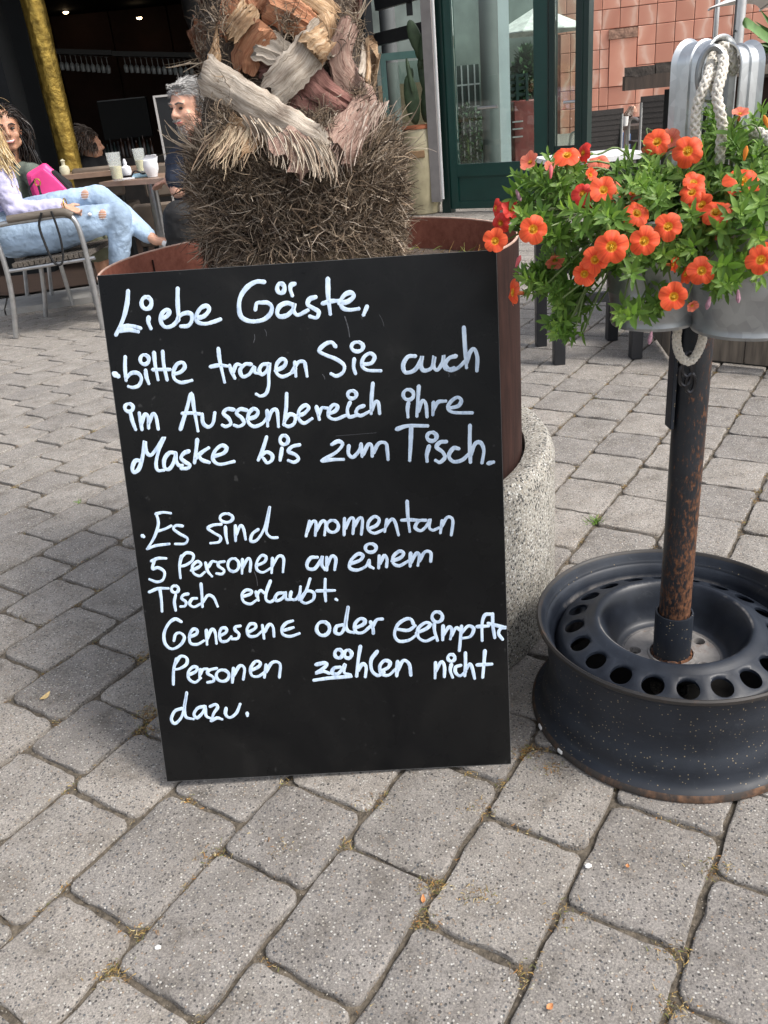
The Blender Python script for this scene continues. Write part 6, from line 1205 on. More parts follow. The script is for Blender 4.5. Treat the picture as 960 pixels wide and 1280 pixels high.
# palm frond at the right edge
m_frond = mat('frond_green', (.10, .20, .05), .5, var=.3, scale=20); fp = thing('fan_palm', 'green fan palm leaves at the right edge above the counter', 'palm', tuple(aty(985, 90, 3.6)*np.array([1, 1, 0])))
cF = aty(982, 66, 3.6)
for k, a in enumerate(np.linspace(2.2, 4.1, 13)):
    L = rb.uniform(.13, .2) if k != 2 else .19; d = np.array([math.cos(a), rb.uniform(-.3, .3), math.sin(a)]); tipP = cF+d*L; mid2 = (cF+tipP)/2+np.array([0, 0, .012]); s_ = nrm(np.cross(d, (0, 1, 0)))*.011
    q = MB(); q.add([cF, mid2-s_, mid2+s_*0+np.array([0, .006, 0]), mid2+s_, tipP], [(0, 1, 2), (0, 2, 3), (1, 4, 2), (2, 4, 3)]); q.build('frond', m_frond, fp, smooth=False)
q = MB(); P0, P1, P2, P3 = aty(929, 31, 3.5), aty(936, 30, 3.5), aty(955, 44, 3.55), aty(990, 66, 3.6); s_ = np.array([.1, 0, .22]); pts = spline([P0, P1, P2, P3], 6); vs = []
for i, p_ in enumerate(pts):
    ww = .023*math.sin(math.pi*min(1, .08+.8*i/len(pts)))+.004; vs += [p_-nrm(s_)*ww*np.array([-1, 0, 1]), p_+np.array([0, .006, 0]), p_+nrm(s_)*ww*np.array([-1, 0, 1])]
q.add(vs, [f_ for i in range(len(pts)-1) for f_ in ((3*i, 3*i+1, 3*i+4, 3*i+3), (3*i+1, 3*i+2, 3*i+5, 3*i+4))]); q.build('frond', m_frond, fp)
MB().tube([(cF[0]+.1, cF[1], 0), cF+np.array([0, 0, 0])], .012, 8).build('stalk', m_frond, fp)
# ================================================================== dark wooden bar counter behind the flowers
m_wd = mat('dark_wood', (.045, .030, .021), .6, var=.45, scale=10, aniso=(6, 6, .6), bump=.5, bscale=40); m_wd2 = mat('grey_wood', (.13, .105, .08), .65, var=.4, scale=8, aniso=(8, 8, .8), bump=.5, bscale=40); m_bark = mat('bark_edge', (.035, .028, .023), .9, var=.5, scale=30, bump=1, bscale=60, bdist=.006)
kc = thing('wooden_counter', 'dark wooden bar counter with rough plank edge behind the flower stand', 'counter', (1.5, 3.2, 0))
A = aty(778, 98, 3.35); Bx = 2.6
x = A[0]; i = 0
while x < Bx:
    w2 = rb.uniform(.07, .11); zt = .985+rb.uniform(-.003, .003); y0 = 3.33-.10*(x-A[0]); q = MB(); zb_ = zt-.030+rb.uniform(-.004, .004); n_ = 5
    vs = []; 
    for k in range(n_+1):
        xx = x+(w2-.003)*k/n_; j_ = rb.uniform(-.006, .003); vs += [(xx, y0-.1*(xx-x), zt), (xx, y0-.004-.1*(xx-x), zb_+j_), (xx+.13, y0+.40, zb_), (xx+.13, y0+.40, zt)]
    fs = [(4*k+a_, 4*k+(a_+1) % 4, 4*k+4+(a_+1) % 4, 4*k+4+a_) for k in range(n_) for a_ in range(4)]+[(0, 1, 2, 3), tuple(4*n_+k for k in (3, 2, 1, 0))]
    q.add(vs, fs).build('top_plank', m_bark, kc, smooth=False); x += w2; i += 1
MB().beam((A[0]+.006, 3.352, .931), (Bx, 3.17, .931), .05, .046).build('beam', m_wd, kc, smooth=False)
MB().beam((A[0]+.20, 3.30, .934), (Bx, 3.14, .934), .03, .030).build('beam', m_wd2, kc, smooth=False)
Kc = atz(843, 452, 0); Kl = atz(818, 416, 0); Kr = atz(975, 466, 0); dl = nrm(Kl-Kc); dr = nrm(Kr-Kc)
P = aty(846, 150, 3.30); MB().box((P[0], 3.30, .47), (.075, .075, .86)).build('post', m_black, kc, smooth=False)
def planks(P0, d, L, n_, z0, z1, m_, name):
    nn_ = nrm(np.cross(d, (0, 0, 1)))
    for i in range(n_):
        a_ = P0+d*(L*i/n_+.003); b_ = P0+d*(L*(i+1)/n_-.003); q = MB(); o_ = rb.uniform(0, .003)
        q.poly([a_+nn_*o_+np.array([0, 0, z0]), b_+nn_*o_+np.array([0, 0, z0]), b_+nn_*o_+np.array([0, 0, z1]), a_+nn_*o_+np.array([0, 0, z1])], -nn_*.02 if nn_[1] < 0 else nn_*.02); q.build(name, m_, kc, smooth=False)
planks(Kc, dr, 1.1, 9, .02, .36, m_wd2, 'skirt_plank'); planks(Kl+dl*.0, -dl, np.linalg.norm(Kl-Kc), 3, .02, .36, m_wd2, 'skirt_plank')
i_ = nrm(dl+dr)*.05; q = MB(); q.poly([Kc+i_, Kc+dr*1.2+i_, Kc+dr*1.2+dl*1.+i_, Kc+dl*1.1+i_], (0, 0, .02)); q.build('plinth', m_black, kc, smooth=False)  # black slab paints the shadow in the gap under the skirt
Pq = aty(862, 150, 3.36); q = MB(); q.poly([(Pq[0], 3.36, .36), (2.7, 3.2, .36), (2.7, 3.9, .36), (Pq[0]+.15, 4.0, .36)], (0, 0, .56)); q.build('inner_box', m_dark, kc, smooth=False)
# ================================================================== black side table with white top
stb = thing('side_table', 'small black square-legged table with white top between planter and flowers', 'table', (.86, 3.2, 0))
legs = [atz(677.5, 434, 0), atz(700, 457, 0), atz(766, 426, 0), atz(796, 449, 0)]; LT = .70; m_leg = mat('leg_black', (.013, .014, .017), .4, var=.2, bump=0)
for L_ in legs: MB().box((L_[0], L_[1]+.02, LT/2), (.042, .042, LT), bev=.002).build('leg', m_leg, stb, smooth=False)
for (a_, b_, z_) in ((0, 1, .66), (1, 3, .66), (3, 2, .66), (2, 0, .66), (1, 3, .24), (0, 2, .30)):
    d_ = nrm(legs[b_]-legs[a_]); MB().beam(legs[a_]+d_*.022+np.array([0, .02, z_]), legs[b_]-d_*.022+np.array([0, .02, z_]), .022, .035).build('rail', m_leg, stb, smooth=False)
q = MB(); o_ = .03; cc = sum(legs)/4+np.array([0, .02, 0]); q.poly([L_+nrm((L_-cc)*np.array([1, 1, 0]))*.035+np.array([0, .02, LT]) for L_ in (legs[1], legs[3], legs[2], legs[0])], (0, 0, .016)); q.build('table_top', mat('top_white', (.74, .74, .73), .4, var=.05), stb, smooth=False)

# ================================================================== café chairs and tables beyond (right)
m_rat = mat('rattan_black', (.018, .014, .012), .6, var=.4, scale=60, bump=.8, bscale=120)
def garden_chair(c, s, rz, zg, label, wide=.5, seatback=.85):
    t = thing('rattan_chair', label, 'chair', (c[0], c[1], zg), 'black rattan chairs on the lower terrace'); R = np.array(Euler((0, 0, rz)).to_matrix()); T = lambda p: np.array([c[0], c[1], zg])+R@(V3(p)*s)
    q = MB(); n_ = 9
    for k in range(n_):   # woven bands
        z = .42+(seatback-.42)*(k+.5)/n_; q.beam(T((-wide/2, .22+.05*k/n_, z)), T((wide/2, .22+.05*k/n_, z)), .02*s, .05*s)
    q.build('backrest', m_rat, t, smooth=False)
    q = MB(); q.beam(T((0, -.22, .43)), T((0, .22, .43)), wide*s, .03*s); q.build('seat', m_rat, t, smooth=False)
    for sx in (-1, 1):
        x = sx*wide/2; MB().tube(spline([T((x, -.24, 0)), T((x, -.25, .4)), T((x, -.22, .62)), T((x, 0, .66)), T((x, .22, .64))], 4), .014*s, 6).build('arm', m_alu, t)
        MB().tube([T((x*.95, .25, 0)), T((x*.95, .26, .8))], .014*s, 6).build('leg', m_alu, t)
    return t
gz = lambda y: -.0105-.7395*min(1, max(0, (y-8.)/9.))
P = aty(744, 170, 8.6); garden_chair((P[0], 8.6), .9, math.pi+.15, gz(8.6)-.0, 'left rattan chair with silver arm beside the green frame', .36)
P = aty(813, 180, 8.9); garden_chair((P[0], 8.9), .98, math.pi-.1, gz(8.9)+.03, 'large black rattan chair back facing us, left of the dark counter post', .34)
P = aty(783, 170, 11.5); garden_chair((P[0], 11.5), .95, math.pi+.4, gz(11.5), 'farther rattan chair between the two near ones, partly hidden', .4)
P = aty(772, 160, 9.8); tb = thing('terrace_table', 'brown terrace table between the black rattan chairs', 'table', (P[0], 9.8, gz(9.8)))
MB().box((P[0], 9.8, P[2]), (.62, .5, .035)).build('table_top', m_wd, tb, smooth=False); MB().tube([(P[0]+.1, 9.8, gz(9.8)), (P[0]+.1, 9.8, P[2])], .03, 10).build('table_leg', m_alu, tb)
P2_ = aty(776, 172, 10.6); q = MB(); q.box((P2_[0], 10.6, P2_[2]-.06), (.20, .15, .22), bev=.02); tag(q.build('bag', mat('blue_cloth', (.05, .10, .22), .8, var=.3), origin=(P2_[0], 10.6, P2_[2]-.17)), 'blue bag or cloth under the terrace table', 'bag')
P3_ = aty(778.5, 154, 9.8); o = MB().lathe([(0, 0), (.03, 0), (.036, .09), (.033, .09), (.028, .01), (0, .01)], (P3_[0]-.0, 9.72, P[2]+.0185), 14).build('cup', m_can, origin=(P3_[0], 9.72, P[2])); tag(o, 'small white cup on the brown terrace table', 'cup')

# ================================================================== people
def skinmat(name, c):
    m = mat(name, c, .5, var=.10, scale=14, bump=.1, bscale=200, bdist=.0006); p = m.node_tree.nodes['Principled BSDF']; p.inputs['Subsurface Weight'].default_value = .15; p.inputs['Subsurface Radius'].default_value = (.012, .005, .003); return m
sk_light = skinmat('skin_light', (.56, .31, .21)); sk_tan = skinmat('skin_tan', (.46, .24, .15)); sk_man = skinmat('skin_man', (.58, .32, .225))
m_jean = mat('light_denim', (.33, .44, .58), .85, var=.38, scale=7, bump=.9, bscale=24, bdist=.012); m_lilac = mat('lilac_cloth', (.52, .50, .70), .85, var=.08, scale=8, bump=.5, bscale=18, bdist=.012)
m_navy = mat('navy_cloth', (.012, .018, .035), .85, var=.2, bump=.4, bscale=25, bdist=.008); m_blk = mat('black_cloth', (.008, .008, .009), .85, var=.2); m_olive = mat('olive_cloth', (.17, .18, .12), .85, var=.2); m_sage = mat('sage_cardigan', (.10, .12, .10), .85, var=.2, bump=.5, bscale=30, bdist=.006)
m_white = mat('white_cloth', (.72, .73, .75), .7, var=.05, bump=0); m_pink = mat('pink_leather', (.80, .06, .25), .45, var=.1, scale=8, bump=.3, bscale=20, bdist=.004)
h_blond = vcolmat('blond_hair', .45, spec=.5); h_dark = vcolmat('dark_hair', .4, spec=.5); h_grey = vcolmat('grey_hair', .5, spec=.5)
m_eye = mat('eye_dark', (.015, .012, .01), .2, bump=0, var=0); m_brow = mat('eyebrow', (.04, .03, .025), .8, bump=0); m_lip_ = mat('lips', (.42, .12, .11), .45, bump=0); m_tooth = mat('teeth', (.75, .72, .68), .3, bump=0, var=.02)
def headframe(fd, tilt=0.):
    f = nrm(np.array([fd[0], fd[1], tilt])); r = nrm(np.cross(f, (0, 0, 1))); u = np.cross(r, f); return r, f, u
def head(mb, c, fd, s=1., tilt=0., neck=None):
    r, f, u = headframe(fd, tilt); R = np.stack([r, f, u], 1); L = lambda x, y, z: V3(c)+(r*x+f*y+u*z)*s
    mb.ball(L(0, -.012, .022), (.070*s, .088*s, .086*s), 20, 14, rot=R); mb.ball(L(0, .022, -.03), (.057*s, .062*s, .078*s), 18, 12, rot=R); mb.ball(L(0, .042, -.082), (.034*s, .034*s, .026*s), 12, 8, rot=R)
    mb.cap(L(-.040, .005, -.062), .026*s, L(-.012, .055, -.088), .018*s); mb.cap(L(.040, .005, -.062), .026*s, L(.012, .055, -.088), .018*s)
    mb.cap(L(0, .082, .010), .0075*s, L(0, .102, -.024), .0125*s, 8); mb.ball(L(-.010, .088, -.029), .0085*s, 8, 6); mb.ball(L(.010, .088, -.029), .0085*s, 8, 6)
    mb.cap(L(-.034, .068, .019), .012*s, L(-.008, .078, .017), .010*s, 8); mb.cap(L(.034, .068, .019), .012*s, L(.008, .078, .017), .010*s, 8)
    for sx in (-1, 1): mb.ball(L(sx*.036, .052, -.030), (.022*s, .022*s, .022*s), 10, 8); mb.ball(L(sx*.071, -.008, -.012), (.010*s, .018*s, .029*s), 8, 8, rot=R)
    mb.cap(L(-.014, .076, -.058), .010*s, L(.014, .076, -.058), .010*s, 8)
    if neck is not None: mb.cap(L(0, -.018, -.055), .047*s, neck, .052*s, 16)
    return L, R
def face(parent, L, R, s=1., smile=False, brow=m_brow):
    for sx in (-1, 1):
        MB().ball(L(sx*.029, .0775, .002), (.0125*s, .006*s, .0055*s), 10, 6, rot=R).build('eye', m_eye, parent)
        MB().tube([L(sx*.012, .0905, .021), L(sx*.030, .086, .026), L(sx*.047, .072, .019)], [.0036*s, .0042*s, .0022*s], 6).build('eyebrow', brow, parent)
    if smile:
        MB().tube([L(-.026, .078, -.050), L(-.012, .0865, -.057), L(.012, .0865, -.057), L(.026, .078, -.050)], [.0015*s, .004*s, .004*s, .0015*s], 8).build('teeth', m_tooth, parent)
        MB().tube([L(-.028, .079, -.049), L(-.012, .088, -.063), L(.012, .088, -.063), L(.028, .079, -.049)], .0032*s, 6).build('lips', m_lip_, parent)
    else: MB().tube([L(-.024, .080, -.056), L(0, .088, -.056), L(.024, .080, -.056)], [.002*s, .0042*s, .002*s], 6).build('lips', m_lip_, parent)
def hand(mb, w_, d, up, s=1., curl=.5, side=1):
    """palm, four bent fingers of unequal length and a thumb from the side of the palm"""
    d = nrm(d); up = nrm(V3(up)-d*(V3(up)@d)); lat = np.cross(d, up)*side; w_ = V3(w_); pc_ = w_+d*.040*s
    mb.ball(pc_, (.036*s, .034*s, .013*s), 14, 8, rot=np.stack([lat, d, up], 1)); mb.cap(w_-d*.01*s, .021*s, w_+d*.02*s, .020*s)
    for k, (x, L1, L2, L3) in enumerate(((-.024, .028, .018, .014), (-.008, .032, .022, .016), (.008, .030, .020, .015), (.023, .023, .015, .013))):
        p = w_+(d*.068+lat*x)*s; dd = d.copy(); c_ = curl*(1+.15*k)
        for j, ln in enumerate((L1, L2, L3)):
            dd = nrm(dd*math.cos(c_*.6)-up*math.sin(c_*.6)+lat*x*.5); q = p+dd*ln*s; mb.cap(p, (.0088-.0008*j)*s, q, (.0080-.0008*j)*s, 8); p = q; up = nrm(up-dd*(up@dd))
    p = w_+(d*.020-lat*.028)*s; q = p+nrm(d*.6-lat*.75-up*.3)*.032*s; r_ = q+nrm(d*.95-lat*.2-up*.3)*.026*s; mb.cap(p, .013*s, q, .0105*s, 8); mb.cap(q, .0105*s, r_, .008*s, 8)
def hairstrands(mb, starts, dirs, Ls, cols, r, wd=.0018, curl=.35, n=6, bend=(0, 0, -1.2)):
    for P, d, L in zip(starts, dirs, Ls): fstrand(mb, P, d, L, wd, r, r.choice(cols), curl, n, bend=bend)
def scalp(mb, L, R, s, cols, r, n, lens, front=.035, low=-.04, bend=(0, 0, -1.2), lift=1.02, wd=.002, back_only=False, curl=.4):
    """hair rooted over the skull"""
    for _ in range(n):
        v = nrm([r.gauss(0, 1), r.gauss(0, 1), r.gauss(0, 1)])
        if v[2] < low/.09 or (v[1] > .35 and v[2] < front/.09*1.0): continue
        if v[1] > .15 and v[2] < .25 and abs(v[0]) < .99: 
            if v[1] > .5: continue
        p = L(v[0]*.073*lift, -.012+v[1]*.091*lift, .022+v[2]*.089*lift); out = R@v; d = nrm(out*.45+R@np.array([v[0]*.8, -.8, -.3+.2*v[2]])+np.array([r.gauss(0, .2), r.gauss(0, .2), r.gauss(0, .2)]))
        fstrand(mb, p, d, r.uniform(*lens)*s, wd, r, r.choice(cols), curl, 4, bend=bend)
rp2 = random.Random(31); A = aty
# --- woman in lilac, legs crossed
pw = thing('person', 'blonde woman in lilac shirt and light ripped jeans, legs crossed, in the near armchair', 'woman', (A(40, 300, 4.7)[0], 4.7, 0))
body = MB(); hc = A(-24, 148, 4.78); L, R = head(body, hc, (.45, .9), 1., neck=A(-18, 190, 4.76)); ch = A(-14, 222, 4.76)
body.cap(A(-16, 205, 4.76), .085, A(-10, 240, 4.76), .11); body.cap(A(-10, 240, 4.76), .11, A(8, 290, 4.74), .125); body.cap(A(-6, 196, 4.64), .045, A(-30, 200, 4.9), .045)
body.cap(A(-6, 200, 4.62), .043, A(16, 262, 4.58), .036); body.cap(A(16, 262, 4.58), .036, A(78, 258, 4.55), .024)
hand(body, A(80, 259, 4.55), A(112, 268, 4.54)-A(80, 259, 4.55), (0, -.25, 1), .95, .75, 1)
body.cap(A(10, 292, 4.64), .08, A(148, 269, 4.60), .05); body.cap(A(148, 269, 4.60), .05, A(146, 335, 4.64), .040); body.cap(A(146, 335, 4.64), .04, A(150, 368, 4.66), .028); body.cap(A(150, 372, 4.66), .026, A(168, 380, 4.6), .018)
body.cap(A(15, 280, 4.80), .08, A(126, 246, 4.74), .052); body.cap(A(126, 246, 4.74), .05, A(168, 282, 4.67), .040); body.cap(A(168, 282, 4.67), .04, A(194, 300, 4.62), .025); body.cap(A(194, 301, 4.62), .024, A(216, 302, 4.58), .017)
remeshed(body, 'body', sk_light, pw, .0065, 3)
j = MB(); j.cap(A(14, 293, 4.64), .118, A(62, 290, 4.62), .108, 18); j.cap(A(62, 290, 4.62), .108, A(120, 276, 4.60), .080, 18); j.cap(A(120, 274, 4.6), .07, A(148, 269, 4.60), .062, 16); j.cap(A(148, 269, 4.60), .066, A(150, 300, 4.62), .060, 16); j.cap(A(150, 300, 4.62), .060, A(147, 350, 4.65), .044)
j.cap(A(15, 278, 4.80), .10, A(80, 258, 4.77), .082, 18); j.cap(A(80, 258, 4.77), .08, A(124, 247, 4.74), .064, 16); j.cap(A(124, 247, 4.74), .064, A(152, 268, 4.70), .060, 16); j.cap(A(152, 268, 4.70), .060, A(184, 294, 4.645), .043)
j.ball(A(12, 290, 4.72), (.14, .15, .10), 16, 10)
remeshed(j, 'jeans', m_jean, pw, .0075, 2, wrinkle=0.0026)
for (x, y, yy) in ((106, 243, 4.672), (128, 268, 4.535)):
    q = MB(); c = A(x, y, yy); q.ball(c, (.019, .008, .026), 12, 8, rot=np.array(Euler((0, .5, 0)).to_matrix())); q.build('jeans_tear', sk_light, pw)
    for k in range(4): q = MB().tube([c+np.array([-.022, -.012, .018-.012*k]), c+np.array([.0, -.013, .018-.012*k]), c+np.array([.022, -.010, .016-.012*k])], .0010, 5).build('torn_thread', m_white, pw)
s_ = MB(); s_.cap(A(-16, 206, 4.76), .10, A(-8, 245, 4.76), .125, 18); s_.cap(A(-8, 245, 4.76), .125, A(4, 284, 4.74), .135, 18); s_.ball(A(14, 296, 4.66), (.07, .10, .06), 14, 8)
s_.cap(A(-5, 197, 4.66), .06, A(-32, 202, 4.88), .06); s_.cap(A(-4, 202, 4.62), .060, A(10, 240, 4.59), .056, 14); s_.cap(A(10, 240, 4.59), .056, A(18, 262, 4.575), .052, 14); s_.cap(A(18, 262, 4.575), .050, A(50, 262, 4.56), .043, 14); s_.cap(A(50, 262, 4.56), .043, A(74, 258, 4.555), .036, 14); s_.cap(A(24, 270, 4.575), .04, A(44, 268, 4.565), .03)
remeshed(s_, 'shirt', m_lilac, pw, .0075, 3, wrinkle=0.006)
hb = MB(); CB = [(.55, .40, .20), (.68, .53, .30), (.44, .30, .14), (.76, .64, .42)]
scalp(hb, L, R, 1., CB, rp2, 900, (.08, .16), bend=(0, 0, -1.4))
for _ in range(700):
    t = rp2.random(); st = A(-30+rp2.uniform(-14, 20), 150+rp2.uniform(-12, 22), 4.68+rp2.uniform(-.06, .1)); en = A(1+rp2.gauss(0, 9), 222+rp2.uniform(-30, 22), 4.58+rp2.uniform(-.03, .04)); mid = (st+en)/2+np.array([rp2.gauss(.006, .014), -.02, .01]); hb.tube(spline([st, mid, en], 4), [.0022]*9, 4, col=rp2.choice(CB))
hb.build('hair', h_blond, pw)
MB().tube([A(80, 252, 4.53)+np.array([.0, .026*math.cos(t)-.0+.01, .026*math.sin(t)-.012]) for t in np.linspace(0, 6.28, 13)[:-1]], .003, 6, closed=True).build('bracelet', m_gold, pw)
MB().ball(A(112, 268, 4.52), (.011, .006, .009), 10, 6).build('ring', m_white, pw)
sh = MB(); sh.cap(A(207, 303, 4.60), .024, A(224, 302, 4.57), .018); sh.cap(A(210, 299, 4.61), .014, A(220, 297, 4.6), .006); sh.build('shoe', m_white, pw)
sh = MB(); sh.cap(A(152, 378, 4.66), .03, A(172, 384, 4.6), .022); sh.build('shoe', m_white, pw)
# --- her chair
m_tube = mat('chair_steel', (.42, .42, .42), .34, .8, var=.15, scale=30, bump=0); m_pad = mat('arm_pad', (.12, .10, .08), .6, var=.3, scale=30, aniso=(.4, 3, 3)); m_weave = mat('seat_weave', (.10, .085, .07), .8, var=.5, scale=90, bump=.8, bscale=200)
chA = thing('armchair', 'steel tube armchair with woven seat holding the woman in lilac', 'chair', (A(60, 400, 4.6)[0], 4.6, 0))
yn, yf = 4.46, 4.95
for (yy, dx) in ((yn, 0.), (yf, 0.)):
    o0 = A(21, 425, yn); off = np.array([0, yy-yn, 0])
    P = [A(21, 425, yn), A(17, 385, yn), A(10, 345, yn), A(-3, 305, yn), A(-14, 290, yn)]; P[0][2] = .003; MB().tube([p+off for p in spline(P, 4)], .0135, 10).build('back_leg', m_tube, chA)
    P = [A(-30, 288, yn), A(10, 279, yn), A(45, 274, yn), A(76, 269, yn), A(90, 272, yn), A(99, 287, yn), A(108, 318, yn), A(119, 365, yn), A(129, 412, yn)]; P[-1][2] = .003; MB().tube([p+off for p in spline(P, 5)], .0135, 10).build('arm_tube', m_tube, chA)
    q = MB(); q.cap(A(14, 272, yn), .014, A(86, 263.5, yn), .014); o_ = MB(); o_.tube(spline([A(10, 275, yn)+off, A(45, 269.5, yn)+off, A(78, 265.5, yn)+off, A(91, 270, yn)+off], 4), .021, 12, flat=1.0)
    c_ = np.mean(o_.v, 0); o_.build('arm_pad', m_pad, chA)
Fs = [A(14, 330, yn), A(112, 314, yn)]; q = MB(); n_ = 14
for k in range(n_):
    a_ = Fs[0]+(Fs[1]-Fs[0])*(k+.1)/n_; b_ = Fs[0]+(Fs[1]-Fs[0])*(k+.9)/n_; MB().add([a_, b_, b_+np.array([0, yf-yn, 0]), a_+np.array([0, yf-yn, 0]), a_-np.array([0, 0, .022]), b_-np.array([0, 0, .022]), b_+np.array([0, yf-yn, -.022]), a_+np.array([0, yf-yn, -.022])], [(0, 1, 2, 3), (4, 5, 6, 7), (0, 1, 5, 4), (1, 2, 6, 5), (2, 3, 7, 6), (3, 0, 4, 7)]).build('seat_strip', m_weave, chA, smooth=False)
for yy in (yn+.01, yf-.01): MB().tube([A(8, 332, yn)*np.array([1, 0, 1])+np.array([0, yy, -.03]), A(116, 315, yn)*np.array([1, 0, 1])+np.array([0, yy, -.03])], .010, 8).build('seat_rail', m_tube, chA)
q = MB(); 
for k in range(8): a_ = A(-22, 240+6*k, yn); q.beam(a_, a_+np.array([0, yf-yn, 0]), .012, .024)
q.build('backrest', m_weave, chA, smooth=False)
st = thing('bag_strap', 'long black leather strap hanging through the armchair', 'strap', A(65, 300, 4.43)); MB().tube(spline([A(52, 266, 4.43), A(49, 282, 4.43), A(56, 304, 4.42), A(66, 326, 4.42), A(75, 331, 4.42), A(79, 322, 4.43), A(76, 300, 4.43), A(70, 280, 4.43), A(64, 264, 4.43)], 5), .0062, 6).build('strap_loop', m_blk, st)
# second set of legs seen beneath: chair of the dark-haired woman
chB = thing('armchair', 'second steel armchair behind, its legs showing under the near one', 'chair', (A(80, 380, 5.3)[0], 5.3, .035))
for (x0, y0, x1, y1, yy) in ((73, 322, 93, 390, 5.05), (60, 326, 66, 374, 5.45), (104, 318, 122, 388, 5.0), (30, 330, 33, 366, 5.5)):
    a_ = A(x1, y1, yy); a_[2] = .036; MB().tube([a_, A(x0, y0, yy)], .0125, 8).build('chair_leg', m_tube, chB)
q = MB(); a_ = A(30, 322, 5.2); b_ = A(104, 316, 5.2); q.poly([a_+np.array([0, -.15, 0]), b_+np.array([0, -.15, 0]), b_+np.array([0, .3, 0]), a_+np.array([0, .3, 0])], (0, 0, .02)); q.build('seat', m_weave, chB, smooth=False)
# --- dark-haired woman
pd = thing('person', 'smiling dark-haired woman in sage cardigan behind the blonde woman', 'woman', (A(20, 340, 5.3)[0], 5.3, .035))
body = MB(); hc = A(7, 162, 5.25); L, R = head(body, hc, (.40, -.9), 1.06, neck=A(14, 205, 5.3))
body.cap(A(10, 225, 5.32), .10, A(25, 285, 5.34), .11); body.cap(A(40, 218, 5.28), .045, A(-12, 214, 5.4), .045); body.cap(A(42, 220, 5.25), .042, A(66, 262, 5.12), .036); body.cap(A(66, 262, 5.12), .034, A(98, 262, 5.0), .026); hand(body, A(98, 262, 5.0), (.9, -.2, -.1), (0, 0, 1), .9, .6, -1)
body.cap(A(30, 292, 5.25), .08, A(118, 296, 5.0), .056); body.cap(A(118, 296, 5.0), .05, A(134, 352, 5.0), .042); body.cap(A(134, 352, 5.0), .042, A(138, 378, 5.0), .028); body.cap(A(140, 382, 5.0), .026, A(160, 388, 4.95), .02)
remeshed(body, 'body', sk_tan, pd, .0065, 3); face(pd, L, R, 1.06, True)
s_ = MB(); s_.cap(A(12, 222, 5.32), .118, A(26, 280, 5.34), .125, 18); s_.cap(A(40, 217, 5.28), .062, A(-12, 212, 5.4), .062); s_.cap(A(42, 220, 5.25), .057, A(66, 262, 5.12), .048); s_.cap(A(66, 262, 5.12), .046, A(92, 262, 5.02), .036); remeshed(s_, 'cardigan', m_sage, pd, .008, 3, wrinkle=0.005)
j = MB(); j.cap(A(30, 292, 5.25), .098, A(118, 297, 5.0), .072, 18); j.cap(A(118, 297, 5.0), .072, A(124, 316, 5.0), .062, 18); remeshed(j, 'shorts', m_olive, pd, .008, 2, wrinkle=0.005)
hb = MB(); CD = [(.012, .009, .008), (.022, .016, .013), (.007, .006, .006), (.035, .025, .02)]
scalp(hb, L, R, 1.06, CD, rp2, 2200, (.05, .10), bend=(0, 0, -2.4), lift=1.04, wd=.003)
for _ in range(420):
    a_ = rp2.uniform(-1, 1); st_ = L(.07*math.copysign(1, a_)*rp2.uniform(.7, 1.1), -.03+rp2.uniform(-.06, .03), .03+rp2.uniform(-.05, .05)); en = st_+np.array([rp2.gauss(.03 if a_ > 0 else 0, .03), rp2.gauss(.02, .02), -rp2.uniform(.10, .24)]); hb.tube(spline([st_, (st_+en)/2+np.array([rp2.gauss(.015, .02), 0, 0]), en], 3), [.0035]*7, 4, col=rp2.choice(CD))
hb.build('hair', h_dark, pd)
# --- pink bag
bg_ = thing('handbag', 'bright pink handbag with black trim on the woman\'s lap', 'bag', A(62, 250, 4.95))
q = MB(); pts = [(36, 221), (54, 210), (68, 222), (92, 246), (72, 253), (46, 252)]
q.poly([A(x, y, 4.90) for x, y in pts], (0, .12, 0)); 
for (x, y), (x2, y2) in zip(pts, pts[1:]+pts[:1]): q.cap(A(x, y, 4.92)+np.array([0, .03, 0]), .024, A(x2, y2, 4.92)+np.array([0, .03, 0]), .024, 8)
remeshed(q, 'bag_body', m_pink, bg_, .007, 4)
q = MB(); q.cap(A(68, 218, 4.94), .022, A(98, 250, 4.93), .024, 8); q.cap(A(62, 216, 5.0), .03, A(84, 232, 5.0), .03, 8); q.build('black_side', m_blk, bg_)
MB().tube([A(47, 228, 4.87)+np.array([.014*math.cos(t), 0, .018*math.sin(t)]) for t in np.linspace(0, 6.28, 13)[:-1]], .004, 6, closed=True).build('gold_ring', m_gold, bg_)
MB().tube([A(48, 232, 4.865), A(50, 240, 4.86), A(54, 251, 4.855)], [.007, .006, .011], 8).build('tassel', m_blk, bg_); MB().tube(spline([A(44, 224, 4.875), A(36, 238, 4.87), A(42, 250, 4.86)], 4), .005, 6).build('handle', m_blk, bg_)
# --- grey-haired man
pm = thing('person', 'grey-haired man with a short beard in a navy shirt at the café table', 'man', (A(235, 300, 4.95)[0], 4.95, 0))
body = MB(); hc = A(235, 134, 4.8); L, R = head(body, hc, (-.56, -.83), 1.12, tilt=-.06, neck=A(250, 180, 4.92))
body.cap(A(250, 205, 4.95), .11, A(255, 285, 5.0), .13); body.cap(A(224, 200, 4.88), .052, A(290, 196, 5.0), .052); body.cap(A(223, 204, 4.87), .048, A(222, 238, 4.82), .042); body.cap(A(222, 238, 4.82), .038, A(212, 226, 4.98), .028); hand(body, A(212, 226, 4.98), (-.7, .5, -.1), (0, 0, 1), 1., .4, 1)
body.cap(A(250, 285, 4.95), .09, A(225, 270, 4.6), .068); body.cap(A(225, 270, 4.6), .062, A(226, 345, 4.62), .05)
remeshed(body, 'body', sk_man, pm, .0065, 3); face(pm, L, R, 1.12, False, mat('brow_grey', (.12, .11, .10), .8, bump=0))
